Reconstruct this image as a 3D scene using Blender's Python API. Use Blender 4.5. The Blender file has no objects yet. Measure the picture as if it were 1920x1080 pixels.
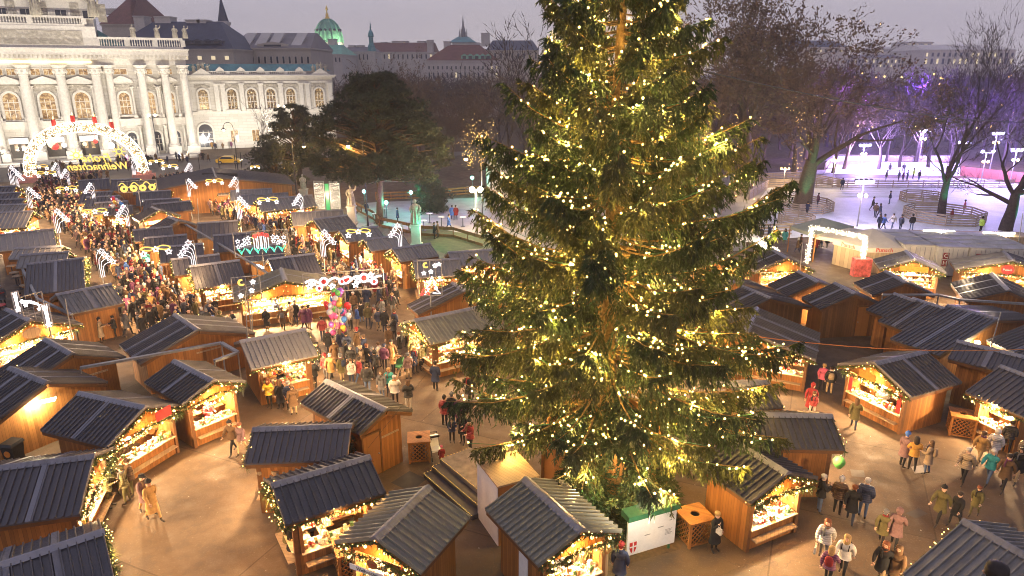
import bpy, math, random
import numpy as np
from mathutils import Vector, Matrix
random.seed(7); RNG = np.random.default_rng(7)
SC = bpy.context.scene
COL = SC.collection
R = math.radians
# ------------------------------------------------------------------ camera
F, CX, CY, H, TH = 1300.0, 960.0, 540.0, 16.5, R(17.5)
FW = Vector((0, math.cos(TH), -math.sin(TH))); UP = Vector((0, math.sin(TH), math.cos(TH))); RT = Vector((1, 0, 0))
CAMP = Vector((0, 0, H))
def ray(px, py): return FW + RT*((px-CX)/F) - UP*((py-CY)/F)
def gp(px, py, z=0.0):
    d = ray(px, py); return CAMP + d*((z-H)/d.z)
def at(px, py, Y):
    d = ray(px, py); return CAMP + d*(Y/d.y)
def proj(p):
    v = Vector(p)-CAMP; z = v.dot(FW)
    return (CX+F*v.dot(RT)/z, CY-F*v.dot(UP)/z)
cam = bpy.data.cameras.new('camera'); camo = bpy.data.objects.new('camera', cam); COL.objects.link(camo)
cam.sensor_width = 36; cam.lens = F/1920*36; cam.clip_end = 5000; cam.clip_start = 0.5
camo.location = CAMP; camo.rotation_euler = (math.pi/2-TH, 0, 0); SC.camera = camo
# ------------------------------------------------------------------ mesh builder
class MB:
    def __init__(s): s.v = []; s.f = []; s.m = []
    def face(s, pts, mi=0):
        n = len(s.v); s.v.extend([tuple(p) for p in pts]); s.f.append(tuple(range(n, n+len(pts)))); s.m.append(mi)
    def hexa(s, p, mi=0):
        n = len(s.v); s.v.extend([tuple(q) for q in p])
        for q in ((0,3,2,1),(4,5,6,7),(0,1,5,4),(1,2,6,5),(2,3,7,6),(3,0,4,7)):
            s.f.append(tuple(n+i for i in q)); s.m.append(mi)
    def box(s, x0, y0, z0, x1, y1, z1, mi=0):
        s.hexa([(x0,y0,z0),(x1,y0,z0),(x1,y1,z0),(x0,y1,z0),(x0,y0,z1),(x1,y0,z1),(x1,y1,z1),(x0,y1,z1)], mi)
    def beam(s, p, q, w, h, mi=0, up=(0,0,1)):
        p = Vector(p); q = Vector(q); d = (q-p).normalized(); u = Vector(up)
        a = d.cross(u)
        if a.length < 1e-4: a = d.cross(Vector((1,0,0)))
        a.normalize(); b = a.cross(d).normalized(); a = a*(w/2); b = b*(h/2)
        s.hexa([p-a-b, p+a-b, q+a-b, q-a-b, p-a+b, p+a+b, q+a+b, q-a+b], mi)
    def tube(s, pts, rad, n=6, mi=0, cap=True):
        pts = [Vector(p) for p in pts]; k = len(pts)
        if not hasattr(rad, '__len__'): rad = [rad]*k
        base = len(s.v); prev = None
        for i in range(k):
            d = (pts[min(i+1,k-1)]-pts[max(i-1,0)])
            if d.length < 1e-6: d = Vector((0,0,1))
            d.normalize()
            if prev is None:
                a = d.cross(Vector((0,0,1)))
                if a.length < .05: a = d.cross(Vector((0,1,0)))
            else: a = prev - d*prev.dot(d)
            if a.length < 1e-5: a = d.orthogonal()
            a.normalize(); prev = a; b = d.cross(a)
            for j in range(n):
                t = 2*math.pi*j/n; s.v.append(tuple(pts[i]+(a*math.cos(t)+b*math.sin(t))*rad[i]))
        for i in range(k-1):
            for j in range(n):
                j2 = (j+1) % n
                s.f.append((base+i*n+j, base+i*n+j2, base+(i+1)*n+j2, base+(i+1)*n+j)); s.m.append(mi)
        if cap:
            s.f.append(tuple(base+j for j in reversed(range(n)))); s.m.append(mi)
            s.f.append(tuple(base+(k-1)*n+j for j in range(n))); s.m.append(mi)
    def lathe(s, prof, c=(0,0,0), n=12, mi=0, sx=1, sy=1):
        base = len(s.v); k = len(prof)
        for r, z in prof:
            for j in range(n):
                t = 2*math.pi*j/n; s.v.append((c[0]+r*sx*math.cos(t), c[1]+r*sy*math.sin(t), c[2]+z))
        for i in range(k-1):
            for j in range(n):
                j2 = (j+1) % n
                s.f.append((base+i*n+j, base+i*n+j2, base+(i+1)*n+j2, base+(i+1)*n+j)); s.m.append(mi)
        s.f.append(tuple(base+j for j in reversed(range(n)))); s.m.append(mi)
        s.f.append(tuple(base+(k-1)*n+j for j in range(n))); s.m.append(mi)
    def octa(s, c, r, mi=0, rz=None):
        rz = rz or r; n = len(s.v); x, y, z = c
        s.v.extend([(x+r,y,z),(x,y+r,z),(x-r,y,z),(x,y-r,z),(x,y,z+rz),(x,y,z-rz)])
        for q in ((0,1,4),(1,2,4),(2,3,4),(3,0,4),(1,0,5),(2,1,5),(3,2,5),(0,3,5)):
            s.f.append(tuple(n+i for i in q)); s.m.append(mi)
    def ball(s, c, r, mi=0, n=8, k=5, sz=1):
        s.lathe([(r*math.sin(math.pi*(i+.02)/(k+.04)), -r*sz*math.cos(math.pi*(i+.02)/(k+.04))) for i in range(k+1)], c, n, mi)
    def prism(s, outline, y0, y1, mi=0):   # outline of (x,z), extruded along y
        n = len(outline); b = len(s.v)
        s.v.extend([(x,y0,z) for x,z in outline]); s.v.extend([(x,y1,z) for x,z in outline])
        s.f.append(tuple(range(b,b+n))); s.m.append(mi)
        s.f.append(tuple(reversed(range(b+n,b+2*n)))); s.m.append(mi)
        for i in range(n):
            j = (i+1) % n; s.f.append((b+j,b+i,b+n+i,b+n+j)); s.m.append(mi)
    def xform(s, M, start=0):
        for i in range(start, len(s.v)): s.v[i] = tuple(M @ Vector(s.v[i]))
    def add(s, o, M=None, mo=0):
        n = len(s.v)
        s.v.extend([tuple(M @ Vector(v)) for v in o.v] if M else o.v)
        s.f.extend([tuple(i+n for i in q) for q in o.f]); s.m.extend([i+mo for i in o.m])
    def mesh(s, name, mats, smooth=False):
        me = bpy.data.meshes.new(name); me.from_pydata(s.v, [], s.f)
        for m in (mats if isinstance(mats, (list, tuple)) else [mats]): me.materials.append(m)
        if any(s.m): me.polygons.foreach_set('material_index', s.m)
        if smooth: me.polygons.foreach_set('use_smooth', [True]*len(s.f))
        me.update(); return me
    def build(s, name, mats, parent=None, smooth=False):
        return link(name, s.mesh(name, mats, smooth), parent)
def link(name, me, parent=None):
    o = bpy.data.objects.new(name, me); COL.objects.link(o)
    if parent: o.parent = parent
    return o
def tag(o, label=None, cat=None, group=None, kind=None):
    if label: o['label'] = label
    if cat: o['category'] = cat
    if group: o['group'] = group
    if kind: o['kind'] = kind
    return o
def thing(name, label, cat, loc=(0,0,0), rz=0, group=None):
    o = bpy.data.objects.new(name, None); COL.objects.link(o); o.location = loc; o.rotation_euler = (0,0,rz)
    o.empty_display_size = .2
    return tag(o, label, cat, group)
def copy_tree(o, parent=None):
    c = o.copy(); COL.objects.link(c)
    if parent: c.parent = parent
    for ch in list(o.children): copy_tree(ch, c)
    return c
def tri_mesh(name, V, mats, mi=None, parent=None, k=3):   # V: (n*k,3) numpy, every k verts one face
    n = len(V)//k; me = bpy.data.meshes.new(name)
    me.vertices.add(n*k); me.vertices.foreach_set('co', np.asarray(V, dtype=np.float32).ravel())
    me.loops.add(n*k); me.loops.foreach_set('vertex_index', np.arange(n*k, dtype=np.int32))
    me.polygons.add(n); me.polygons.foreach_set('loop_start', np.arange(0, n*k, k, dtype=np.int32))
    for m in (mats if isinstance(mats, (list, tuple)) else [mats]): me.materials.append(m)
    if mi is not None: me.polygons.foreach_set('material_index', np.asarray(mi, dtype=np.int32))
    me.update(calc_edges=True)
    return link(name, me, parent) if parent is not False else me
# ------------------------------------------------------------------ materials
class NT:
    def __init__(s, name):
        s.m = bpy.data.materials.new(name); s.m.use_nodes = True; s.t = s.m.node_tree; s.n = s.t.nodes; s.l = s.t.links
        s.b = s.n['Principled BSDF']
    def node(s, t, **kw):
        x = s.n.new(t)
        for k, v in kw.items():
            if k.startswith('i_'): x.inputs[k[2:].replace('_',' ')].default_value = v
            else: setattr(x, k, v)
        return x
    def math(s, op, a, b=None):
        x = s.n.new('ShaderNodeMath'); x.operation = op
        for i, q in enumerate((a, b)):
            if q is None: continue
            if isinstance(q, (int, float)): x.inputs[i].default_value = q
            else: s.l.new(q, x.inputs[i])
        return x.outputs[0]
    def ramp(s, fac, stops):
        x = s.n.new('ShaderNodeValToRGB'); e = x.color_ramp.elements
        while len(e) < len(stops): e.new(.5)
        for i, (p, c) in enumerate(stops): e[i].position = p; e[i].color = (*c, 1)
        s.l.new(fac, x.inputs[0]); return x.outputs[0]
    def mix(s, fac, a, b, mode='MIX'):
        x = s.n.new('ShaderNodeMix'); x.data_type = 'RGBA'; x.blend_type = mode
        for inp, q in ((x.inputs[0], fac), (x.inputs[6], a), (x.inputs[7], b)):
            if isinstance(q, (int, float)): inp.default_value = q
            elif isinstance(q, tuple): inp.default_value = (*q, 1)
            else: s.l.new(q, inp)
        return x.outputs[2]
    def noise(s, vec, scale, detail=4, rough=.6):
        x = s.node('ShaderNodeTexNoise'); x.inputs['Scale'].default_value = scale; x.inputs['Detail'].default_value = detail; x.inputs['Roughness'].default_value = rough
        if vec is not None: s.l.new(vec, x.inputs['Vector'])
        return x.outputs[0]
    def bump(s, h, dist=.02, strength=.5):
        x = s.node('ShaderNodeBump'); x.inputs['Distance'].default_value = dist; x.inputs['Strength'].default_value = strength
        s.l.new(h, x.inputs['Height']); s.l.new(x.outputs[0], s.b.inputs['Normal'])
    def obj(s): return s.node('ShaderNodeTexCoord').outputs['Object']
    def rnd(s): return s.node('ShaderNodeObjectInfo').outputs['Random']
def setb(b, rough=None, metal=None, spec=None):
    if rough is not None: b.inputs['Roughness'].default_value = rough
    if metal is not None: b.inputs['Metallic'].default_value = metal
    if spec is not None: b.inputs['Specular IOR Level'].default_value = spec
def mat(name, col, rough=.7, metal=0, var=.18, scale=6, spec=.4, bump=0):
    t = NT(name); setb(t.b, rough, metal, spec); o = t.obj()
    n = t.noise(o, scale)
    lo = tuple(c*(1-var) for c in col); hi = tuple(min(1, c*(1+var)) for c in col)
    t.l.new(t.ramp(n, [(.3, lo), (.7, hi)]), t.b.inputs['Base Color'])
    if bump: t.bump(n, bump, .6)
    return t.m
def emit(name, col, strength, sampled=False):
    t = NT(name); t.b.inputs['Base Color'].default_value = (.02,.02,.02,1)
    t.b.inputs['Emission Color'].default_value = (*col, 1); t.b.inputs['Emission Strength'].default_value = strength
    t.m.cycles.emission_sampling = 'AUTO' if sampled else 'NONE'
    return t.m
def wood(name, col, w=.13, var=.35, groove=.25):
    t = NT(name); setb(t.b, .6, 0, .3); o = t.obj()
    sp = t.node('ShaderNodeSeparateXYZ'); t.l.new(o, sp.inputs[0])
    s = t.math('ADD', sp.outputs[0], sp.outputs[1]); q = t.math('DIVIDE', s, w)
    fr = t.math('FRACT', q); fl = t.math('FLOOR', q)
    wn = t.node('ShaderNodeTexWhiteNoise', noise_dimensions='1D'); t.l.new(fl, wn.inputs['W'])
    mp = t.node('ShaderNodeMapping'); mp.inputs['Scale'].default_value = (14, 14, 1.4); t.l.new(o, mp.inputs[0])
    gr = t.noise(mp.outputs[0], 1.6, 5, .7)
    k = t.math('ADD', t.math('MULTIPLY', wn.outputs[0], .55), t.math('MULTIPLY', gr, .6))
    c = t.ramp(k, [(.2, tuple(x*(1-var) for x in col)), (.9, tuple(min(1, x*(1+var)) for x in col))])
    big = t.noise(o, .9, 3); c = t.mix(t.math('MULTIPLY', big, .5), c, tuple(x*.55 for x in col))
    g = t.math('LESS_THAN', fr, .07)
    c = t.mix(t.math('MULTIPLY', g, 1-groove), c, tuple(x*.25 for x in col))
    t.l.new(c, t.b.inputs['Base Color']); t.bump(t.math('SUBTRACT', gr, g), .01, .5)
    return t.m
def roofmat(name, col, rough, dirt=(.16,.14,.12)):
    t = NT(name); setb(t.b, rough, .1, .45); o = t.obj()
    mp = t.node('ShaderNodeMapping'); mp.inputs['Scale'].default_value = (3, .5, 1); t.l.new(o, mp.inputs[0])
    n = t.noise(mp.outputs[0], 1.5, 6, .65); n2 = t.noise(o, 11, 5, .75); r = t.rnd()
    c = t.ramp(n, [(.25, tuple(x*.55 for x in col)), (.75, tuple(x*1.6 for x in col))])
    c = t.mix(t.math('MULTIPLY', t.math('GREATER_THAN', n2, .61), .45), c, dirt)
    c = t.mix(t.math('MULTIPLY', r, .6), c, tuple(x*1.8 for x in col))
    t.l.new(c, t.b.inputs['Base Color'])
    rr = t.ramp(n2, [(.3, (rough-.1,)*3), (.7, (rough+.2,)*3)]); t.l.new(rr, t.b.inputs['Roughness'])
    t.bump(n2, .006, .35)
    return t.m
M = {}
M['wood'] = wood('stall_planks', (.36,.15,.04))
M['wood2'] = wood('stall_planks_dark', (.22,.10,.035), .16)
M['board'] = wood('smooth_board', (.42,.19,.06), .9, .15, .9)
M['beam'] = mat('timber_beam', (.16,.07,.025), .6)
M['palewood'] = wood('pale_planks', (.46,.33,.2), .2, .2)
M['fencewood'] = wood('fence_planks', (.42,.33,.25), .3, .2, .8)
M['roof'] = roofmat('roof_sheet', (.062,.058,.064), .4)
M['roof2'] = roofmat('roof_sheet_weathered_lit', (.17,.16,.15), .42)  # lighter for weathering, and with light reflecting off the sheet put into the colour
M['roofg'] = roofmat('roof_sheet_green_grey', (.14,.135,.11), .34)  # olive tint puts the warm light on this sheet into its colour
M['ridge'] = roofmat('ridge_sheet', (.15,.15,.17), .4)
M['seam'] = roofmat('seam_sheet', (.12,.12,.14), .38)
M['needle'] = mat('fir_needles', (.024,.046,.01), .6, 0, .7, 1.3)
M['needle2'] = mat('fir_needles_olive', (.062,.07,.013), .6, 0, .65, 1.3)
M['garland'] = mat('garland_needles', (.06,.085,.02), .6, 0, .5, 5)
M['bark'] = mat('bark', (.11,.075,.045), .9, 0, .4, 9, .2, .03)
M['bark2'] = mat('bark_grey', (.06,.045,.045), .9, 0, .4, 6, .2, .03)
M['spruce_bark'] = mat('spruce_bark', (.2,.13,.05), .9, 0, .4, 7, .2, .03)
M['bulb'] = emit('warm_bulb', (1,.6,.15), 4.2)
M['bulbw'] = emit('white_bulb', (1,.84,.6), 3.2)
M['bulbg'] = emit('gold_tube', (1,.6,.12), .9)
M['neonw'] = emit('white_neon', (1,.88,.9), 1.6)
M['neonr'] = emit('red_neon', (1,.06,.05), .9)
M['neong'] = emit('green_neon', (.1,1,.55), .9)
M['tube'] = emit('lamp_tube', (1,.88,.6), 14)
M['lampy'] = emit('street_lamp_glow', (1,.62,.2), 16)
M['lampb'] = emit('flood_glow_blue', (.55,.55,1), 30)
M['lampc'] = emit('flood_glow_cyan', (.2,1,.8), 10)
M['white'] = mat('white_paint', (.78,.77,.74), .6, 0, .05)
M['grey'] = mat('grey_metal', (.3,.3,.3), .45, .5)
M['dark'] = mat('dark_metal', (.03,.03,.035), .5)
M['red'] = mat('red_paint', (.5,.03,.03), .5)
M['green'] = mat('green_paint', (.03,.13,.06), .5)
M['black'] = mat('black_plastic', (.015,.015,.016), .4)
M['orange'] = mat('orange_plastic', (.6,.2,.03), .4)
M['stone'] = mat('pale_stone', (.55,.5,.43), .8, 0, .12, 1.2, .2, .02)
M['stone2'] = mat('statue_stone', (.42,.38,.3), .8, 0, .25, 4, .2, .02)
M['gold'] = mat('gilding', (.8,.55,.15), .35, .6)
# ------------------------------------------------------------------ world and light
w = bpy.data.worlds.new('World'); SC.world = w; w.use_nodes = True
wt = w.node_tree; bg = wt.nodes['Background']
SUN_EL, SUN_ROT = R(1.5), R(205)
sky = wt.nodes.new('ShaderNodeTexSky'); sky.sky_type = 'NISHITA'; sky.sun_disc = False
sky.sun_elevation = SUN_EL; sky.sun_rotation = SUN_ROT; sky.dust_density = 2.0
# overcast dusk: the low-sun sky seen through a lavender cloud layer, a little paler towards the horizon
tc = wt.nodes.new('ShaderNodeTexCoord'); sep = wt.nodes.new('ShaderNodeSeparateXYZ'); wt.links.new(tc.outputs['Generated'], sep.inputs[0])
nz = wt.nodes.new('ShaderNodeTexNoise'); nz.inputs['Scale'].default_value = 2.2; nz.inputs['Detail'].default_value = 5
mp = wt.nodes.new('ShaderNodeMapping'); mp.inputs['Scale'].default_value = (1,1,4); wt.links.new(tc.outputs['Generated'], mp.inputs[0]); wt.links.new(mp.outputs[0], nz.inputs['Vector'])
ad = wt.nodes.new('ShaderNodeMath'); ad.operation = 'MULTIPLY_ADD'; wt.links.new(nz.outputs[0], ad.inputs[0]); ad.inputs[1].default_value = .16; wt.links.new(sep.outputs[2], ad.inputs[2])
rp = wt.nodes.new('ShaderNodeValToRGB'); wt.links.new(ad.outputs[0], rp.inputs[0])
e = rp.color_ramp.elements; e[0].position = .04; e[0].color = (4.6,4.1,4.2,1); e[1].position = .34; e[1].color = (2.5,2.5,3.5,1)
mx = wt.nodes.new('ShaderNodeMix'); mx.data_type = 'RGBA'; mx.inputs[0].default_value = .9
wt.links.new(sky.outputs[0], mx.inputs[6]); wt.links.new(rp.outputs[0], mx.inputs[7])
wt.links.new(mx.outputs[2], bg.inputs[0]); bg.inputs[1].default_value = .086
sl = bpy.data.lights.new('sun', 'SUN'); so = bpy.data.objects.new('sun', sl); COL.objects.link(so)
sl.energy = .12; sl.angle = R(20); sl.color = (1,.85,.8)
so.rotation_euler = (R(90)-SUN_EL-R(25), 0, R(180)-SUN_ROT)
SC.view_settings.view_transform = 'Standard'; SC.view_settings.look = 'None'; SC.view_settings.exposure = 1.0; SC.view_settings.gamma = 1
cy = SC.cycles
cy.use_denoising = True; cy.filter_width = 1.0
try: cy.denoiser = 'OPENIMAGEDENOISE'
except Exception: pass
cy.use_adaptive_sampling = True; cy.adaptive_threshold = .03
cy.max_bounces = 4; cy.diffuse_bounces = 2; cy.glossy_bounces = 1; cy.transmission_bounces = 2; cy.volume_bounces = 0; cy.transparent_max_bounces = 6
cy.sample_clamp_indirect = 3; cy.sample_clamp_direct = 0; cy.caustics_reflective = False; cy.caustics_refractive = False
def lamp(p, power, col=(1,.6,.26), rad=.2, kind='POINT', parent=None, name='lamp_light'):
    l = bpy.data.lights.new(name, kind); o = bpy.data.objects.new(name, l); COL.objects.link(o); o.location = p
    l.energy = power; l.color = col
    if kind in ('POINT', 'SPOT'): l.shadow_soft_size = rad
    if parent: o.parent = parent
    return o
def spot(p, tgt, power, col, size=R(70), rad=.2, blend=.6, name='flood_light'):
    o = lamp(p, power, col, rad, 'SPOT', None, name); o.data.spot_size = size; o.data.spot_blend = blend
    o.rotation_euler = (Vector(tgt)-Vector(p)).to_track_quat('-Z', 'Y').to_euler(); return o
# ------------------------------------------------------------------ ground
t = NT('market_asphalt'); setb(t.b, .75, 0, .35); o = t.obj()
n1 = t.noise(o, .16, 5); n2 = t.noise(o, 1.3, 5); n3 = t.noise(o, 15, 4, .8)
c = t.ramp(n1, [(.3, (.08,.048,.026)), (.5, (.115,.072,.04)), (.72, (.16,.107,.065))])
c = t.mix(t.math('MULTIPLY', t.ramp(n2, [(.52,(0,0,0)),(.6,(1,1,1))]), .32), c, (.085,.072,.065))
c = t.mix(t.math('MULTIPLY', t.math('GREATER_THAN', n3, .6), .3), c, (.26,.22,.18))
n4 = t.noise(o, 7, 2, .5); c = t.mix(t.math('MULTIPLY', t.math('GREATER_THAN', n4, .75), .8), c, (.5,.46,.4))
vo = t.node('ShaderNodeTexVoronoi', feature='DISTANCE_TO_EDGE'); vo.inputs['Scale'].default_value = .13
wv = t.node('ShaderNodeVectorMath', operation='ADD'); t.l.new(o, wv.inputs[0])
nv = t.node('ShaderNodeTexNoise'); nv.inputs['Scale'].default_value = .7; nv.inputs['Detail'].default_value = 4; t.l.new(o, nv.inputs['Vector'])
sc_ = t.node('ShaderNodeVectorMath', operation='SCALE'); t.l.new(nv.outputs['Color'], sc_.inputs[0]); sc_.inputs['Scale'].default_value = 2.2
t.l.new(sc_.outputs[0], wv.inputs[1]); t.l.new(wv.outputs[0], vo.inputs['Vector'])
c = t.mix(t.math('MULTIPLY', t.math('LESS_THAN', vo.outputs['Distance'], .0025), .3), c, (.05,.045,.04))
rot = t.node('ShaderNodeMapping'); rot.inputs['Rotation'].default_value = (0,0,R(24)); t.l.new(o, rot.inputs[0])
bk = t.node('ShaderNodeTexBrick'); bk.inputs['Scale'].default_value = 1; bk.inputs['Brick Width'].default_value = 11; bk.inputs['Row Height'].default_value = 6.5; bk.inputs['Mortar Size'].default_value = .03; bk.inputs['Color1'].default_value = (1,1,1,1); bk.inputs['Color2'].default_value = (.78,.78,.8,1); bk.inputs['Mortar'].default_value = (.45,.43,.42,1); t.l.new(rot.outputs[0], bk.inputs['Vector'])
c = t.mix(.75, c, bk.outputs[0], 'MULTIPLY')
t.l.new(t.ramp(n2, [(.33,(.55,)*3),(.6,(.85,)*3)]), t.b.inputs['Roughness'])
t.l.new(c, t.b.inputs['Base Color']); t.bump(t.noise(o, 22, 5, .8), .02, .5)
M['asphalt'] = t.m
g = MB(); g.face([(-900,-60,0),(900,-60,0),(900,2200,0),(-900,2200,0)]); tag(g.build('ground', M['asphalt']), 'warm lit asphalt ground of the whole market square', kind='structure')
M['road'] = mat('road_asphalt', (.12,.105,.095), .7, 0, .2, .3)
M['grass'] = mat('lawn', (.05,.06,.025), .9, 0, .4, 2)
M['soil'] = mat('leafy_soil', (.1,.06,.03), .95, 0, .5, 3)
t = NT('rink_ice'); setb(t.b, .6, 0, .25); o = t.obj(); n = t.noise(o, .35, 5); n2 = t.noise(o, 5, 4)
t.l.new(t.ramp(t.math('ADD', t.math('MULTIPLY', n, .7), t.math('MULTIPLY', n2, .3)), [(.35,(.6,.6,.64)),(.65,(.82,.82,.85))]), t.b.inputs['Base Color'])
M['ice'] = t.m
M['paleground'] = mat('pale_paving', (.34,.31,.29), .6, 0, .2, .6)
def sheet(name, pix, m, z, kind='structure', label=None, cat=None):
    label = label or name.replace('_',' ')+' seen from above in the evening light'
    b = MB(); b.face([gp(x, y, z) for x, y in pix]); o = b.build(name, m)
    return tag(o, label, cat, None, kind)
sheet('road', [(-300,345),(-300,318),(380,300),(640,283),(900,282),(900,290),(640,300),(440,330),(300,337)], M['road'], .004)
sheet('rink_ice', [(1395,452),(1404,400),(1440,352),(1560,335),(1840,335),(1940,350),(1990,440),(1640,436)], M['ice'], .03)
sheet('upper_rink_ice', [(1545,326),(1560,301),(1800,306),(1800,330)], M['ice'], .05)
sheet('park_ground', [(625,290),(1240,275),(2300,245),(2300,190),(500,190),(420,250)], M['soil'], .006)
sheet('terrace_paving', [(640,430),(690,380),(900,370),(1300,330),(1560,318),(1570,340),(1420,372),(1390,470),(1000,480),(870,455),(740,425)], M['paleground'], .008)
sheet('lawn', [(765,428),(830,430),(1000,462),(1000,490),(870,490),(800,462)], M['grass'], .014)
# ------------------------------------------------------------------ market stalls
GOODM = [mat('goods_cream', (.7,.6,.45)), mat('goods_red', (.5,.05,.04)), mat('goods_gold', (.65,.42,.12)), mat('goods_brown', (.3,.16,.07)), mat('goods_green', (.1,.2,.08)), mat('goods_white', (.75,.72,.68)), mat('goods_pink', (.6,.25,.22))]
STLOG = []
FOOT = []      # stall footprints (matrix inverse, half x, half y) for keeping people out
def garland(pts, parent, dense=1.0, r=.16, bulbs=.27, br=.038, big=0):
    V = []; nb = []
    for a, b in zip(pts, pts[1:]):
        a = np.array(a, float); b = np.array(b, float); L = np.linalg.norm(b-a); n = int(L*95*dense)
        if n < 2: continue
        c = a+(b-a)*RNG.random((n,1)); d = RNG.normal(size=(n,3)); d /= np.linalg.norm(d, axis=1)[:,None]
        d[:,2] -= .35; tip = c+d*(r*RNG.uniform(.6,1.5,(n,1))); s = np.cross(d, RNG.normal(size=(n,3))); s /= np.linalg.norm(s, axis=1)[:,None]
        wdt = .022/max(dense,.35)
        V.append(np.stack([c-s*wdt, c+s*wdt, tip], 1).reshape(-1,3))
        k = int(L/bulbs)
        for i in range(k):
            q = a+(b-a)*((i+.5)/k); j = RNG.normal(size=3)*r*.6; nb.append((q+j, br))
    if not V: return
    o = tri_mesh('garland', np.concatenate(V), M['garland'], parent=parent)
    m = MB()
    for q, rr in nb: m.octa(q, rr)
    for i in range(big):
        s = (i+.7)/(big+.4); k = min(int(s*(len(pts)-1)), len(pts)-2); f = s*(len(pts)-1)-k
        q = Vector(pts[k]).lerp(Vector(pts[k+1]), f); m.ball((q[0], q[1], q[2]-.12), .055, 0, 8, 5)
    if m.v: m.build('light_string', M['bulb'], o)
    return o
def stall(label, R0, R1, E, ee=0, front='g0', roof='roof', zr=3.05, ze=None, k=.42, wall='wood', far=0, power=1050, door=None, seams=2, d2=None, dd=None, garl=True, group=None, lampcol=(1,.66,.33), over=.38, sign=None, bandh=.86, fit=.5):
    A = gp(*R0, zr); B = gp(*R1, zr); u = (B-A); u.z = 0; L = u.length; u.normalize()
    v = Vector((-u.y, u.x, 0)); base = (A, B)[ee]
    if ze is None:      # the eave height for which the roof pitch comes out at k
        best = None
        for i in range(60):
            q = .12+i*.02; d_ = abs((gp(*E, zr-q)-base).dot(v)); er = abs(q-k*d_)
            if best is None or er < best[0]: best = (er, q)
        ze = zr-best[1]
        if dd: ze = zr-k*dd
        ze = max(ze, 2.02)
    Ep = gp(*E, ze)
    w_ = Ep-base; w_.z = 0; u2 = Vector((w_.y, -w_.x, 0)).normalized(); u2 = u2 if u2.dot(u) > 0 else -u2; dev = math.degrees(u.angle(u2))
    if dev < 25 and not dd:
        u = (u*(1-fit)+u2*fit).normalized(); v = Vector((-u.y, u.x, 0))
        if ee == 0: B = A+u*L
        else: A = B-u*L
    dv = (Ep-base).dot(v)
    if dv < 0: v = -v; dv = -dv
    if dd: dv = dd
    dn = dv; df = d2 if d2 else dv
    flip = (u.cross(v)).z < 0
    mid = (A+B)/2
    rz = math.atan2(u.y, u.x); sy = -1 if flip else 1     # local x along the ridge, local +y*sy towards E
    yn, yf = sy*dn, -sy*df
    root = thing('market_stall', label, 'market stall', (mid.x, mid.y, 0), rz, group)
    hx = L/2
    FOOT.append((Matrix.Translation((mid.x, mid.y, 0)) @ Matrix.Rotation(rz, 4, 'Z'), hx, max(dn, df)))
    slope = (zr-ze)
    # roof: two sloping sheets with upstanding ribs
    rb = MB(); th = .06
    for ye in (yn, yf):
        s = 1 if ye > 0 else -1
        rb.hexa([(-hx,0,zr-th),(hx,0,zr-th),(hx,ye,ze-th),(-hx,ye,ze-th),(-hx,0,zr),(hx,0,zr),(hx,ye,ze),(-hx,ye,ze)] if s > 0 else
                [(hx,0,zr-th),(-hx,0,zr-th),(-hx,ye,ze-th),(hx,ye,ze-th),(hx,0,zr),(-hx,0,zr),(-hx,ye,ze),(hx,ye,ze)])
        n = max(5, int(L/(.23 if not far else .36))); nrm = Vector((0, slope*s, abs(ye))).normalized()
        for i in range(n+1):
            x = -hx+.03+(L-.06)*i/n; w_ = .032 if not far else .04; hh = .075
            p0 = Vector((x,0,zr+.001)); p1 = Vector((x,ye,ze+.001)); off = nrm*hh
            a_ = Vector((w_,0,0)); a2 = Vector((w_*.5,0,0))
            rb.hexa([p0-a_, p0+a_, p1+a_, p1-a_, p0-a2+off, p0+a2+off, p1+a2+off, p1-a2+off])
    ro = rb.build('roof', M[roof], root)
    rc = MB()
    rc.hexa([(-hx-.03,-.2,zr-.02),(hx+.03,-.2,zr-.02),(hx+.03,.2,zr-.02),(-hx-.03,.2,zr-.02),(-hx-.03,-.03,zr+.1),(hx+.03,-.03,zr+.1),(hx+.03,.03,zr+.1),(-hx-.03,.03,zr+.1)])
    rc.build('ridge_cap', M['ridge'], ro)
    if seams and not far:
        for ye in (yn, yf):
            s = 1 if ye > 0 else -1; nrm = Vector((0, slope*s, abs(ye))).normalized()
            for i in range(seams-1):
                x = -hx+L*(i+1)/seams; a_ = Vector((.11,0,0)); p0 = Vector((x, .16*s, zr-slope*.16/abs(ye)))+nrm*.012; p1 = Vector((x, ye*1.01, ze-slope*.01))+nrm*.012; off = nrm*.055
                sb = MB(); sb.hexa([p0-a_, p0+a_, p1+a_, p1-a_, p0-a_+off, p0+a_+off, p1+a_+off, p1-a_+off]); sb.build('seam_strip', M['seam'], ro)
    # fascia boards along eaves and gable rafters
    fb = MB()
    for ye in (yn, yf):
        s = 1 if ye > 0 else -1
        fb.box(-hx+.02, ye-.05*s-.02, ze-th-.16, hx-.02, ye-.05*s+.02, ze-th-.005)
        for x in (-hx+.04, hx-.04):
            fb.beam((x, .05*s, zr-th-.1), (x, ye-.09*s, ze-th-.09), .04, .15)
    fb.build('fascia', M['beam'], root)
    # walls
    wx, wn, wf = hx-over, yn-math.copysign(over, yn), yf-math.copysign(over, yf)
    ylo, yhi = min(wn, wf), max(wn, wf)
    def zat(y): return zr-th-slope*abs(y)/abs(yn if y*yn > 0 else yf)-.02
    T = .07; wb = MB(); sides = {'g0': ('x', -wx), 'g1': ('x', wx), 'en': ('y', wn), 'ef': ('y', wf)}
    fronts = front.split('+') if front else []
    openz0, openz1 = bandh, min(2.0, ze-.22)
    posts = []
    def addpost(*a):
        q = MB(); q.box(*a); posts.append(q)
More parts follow.
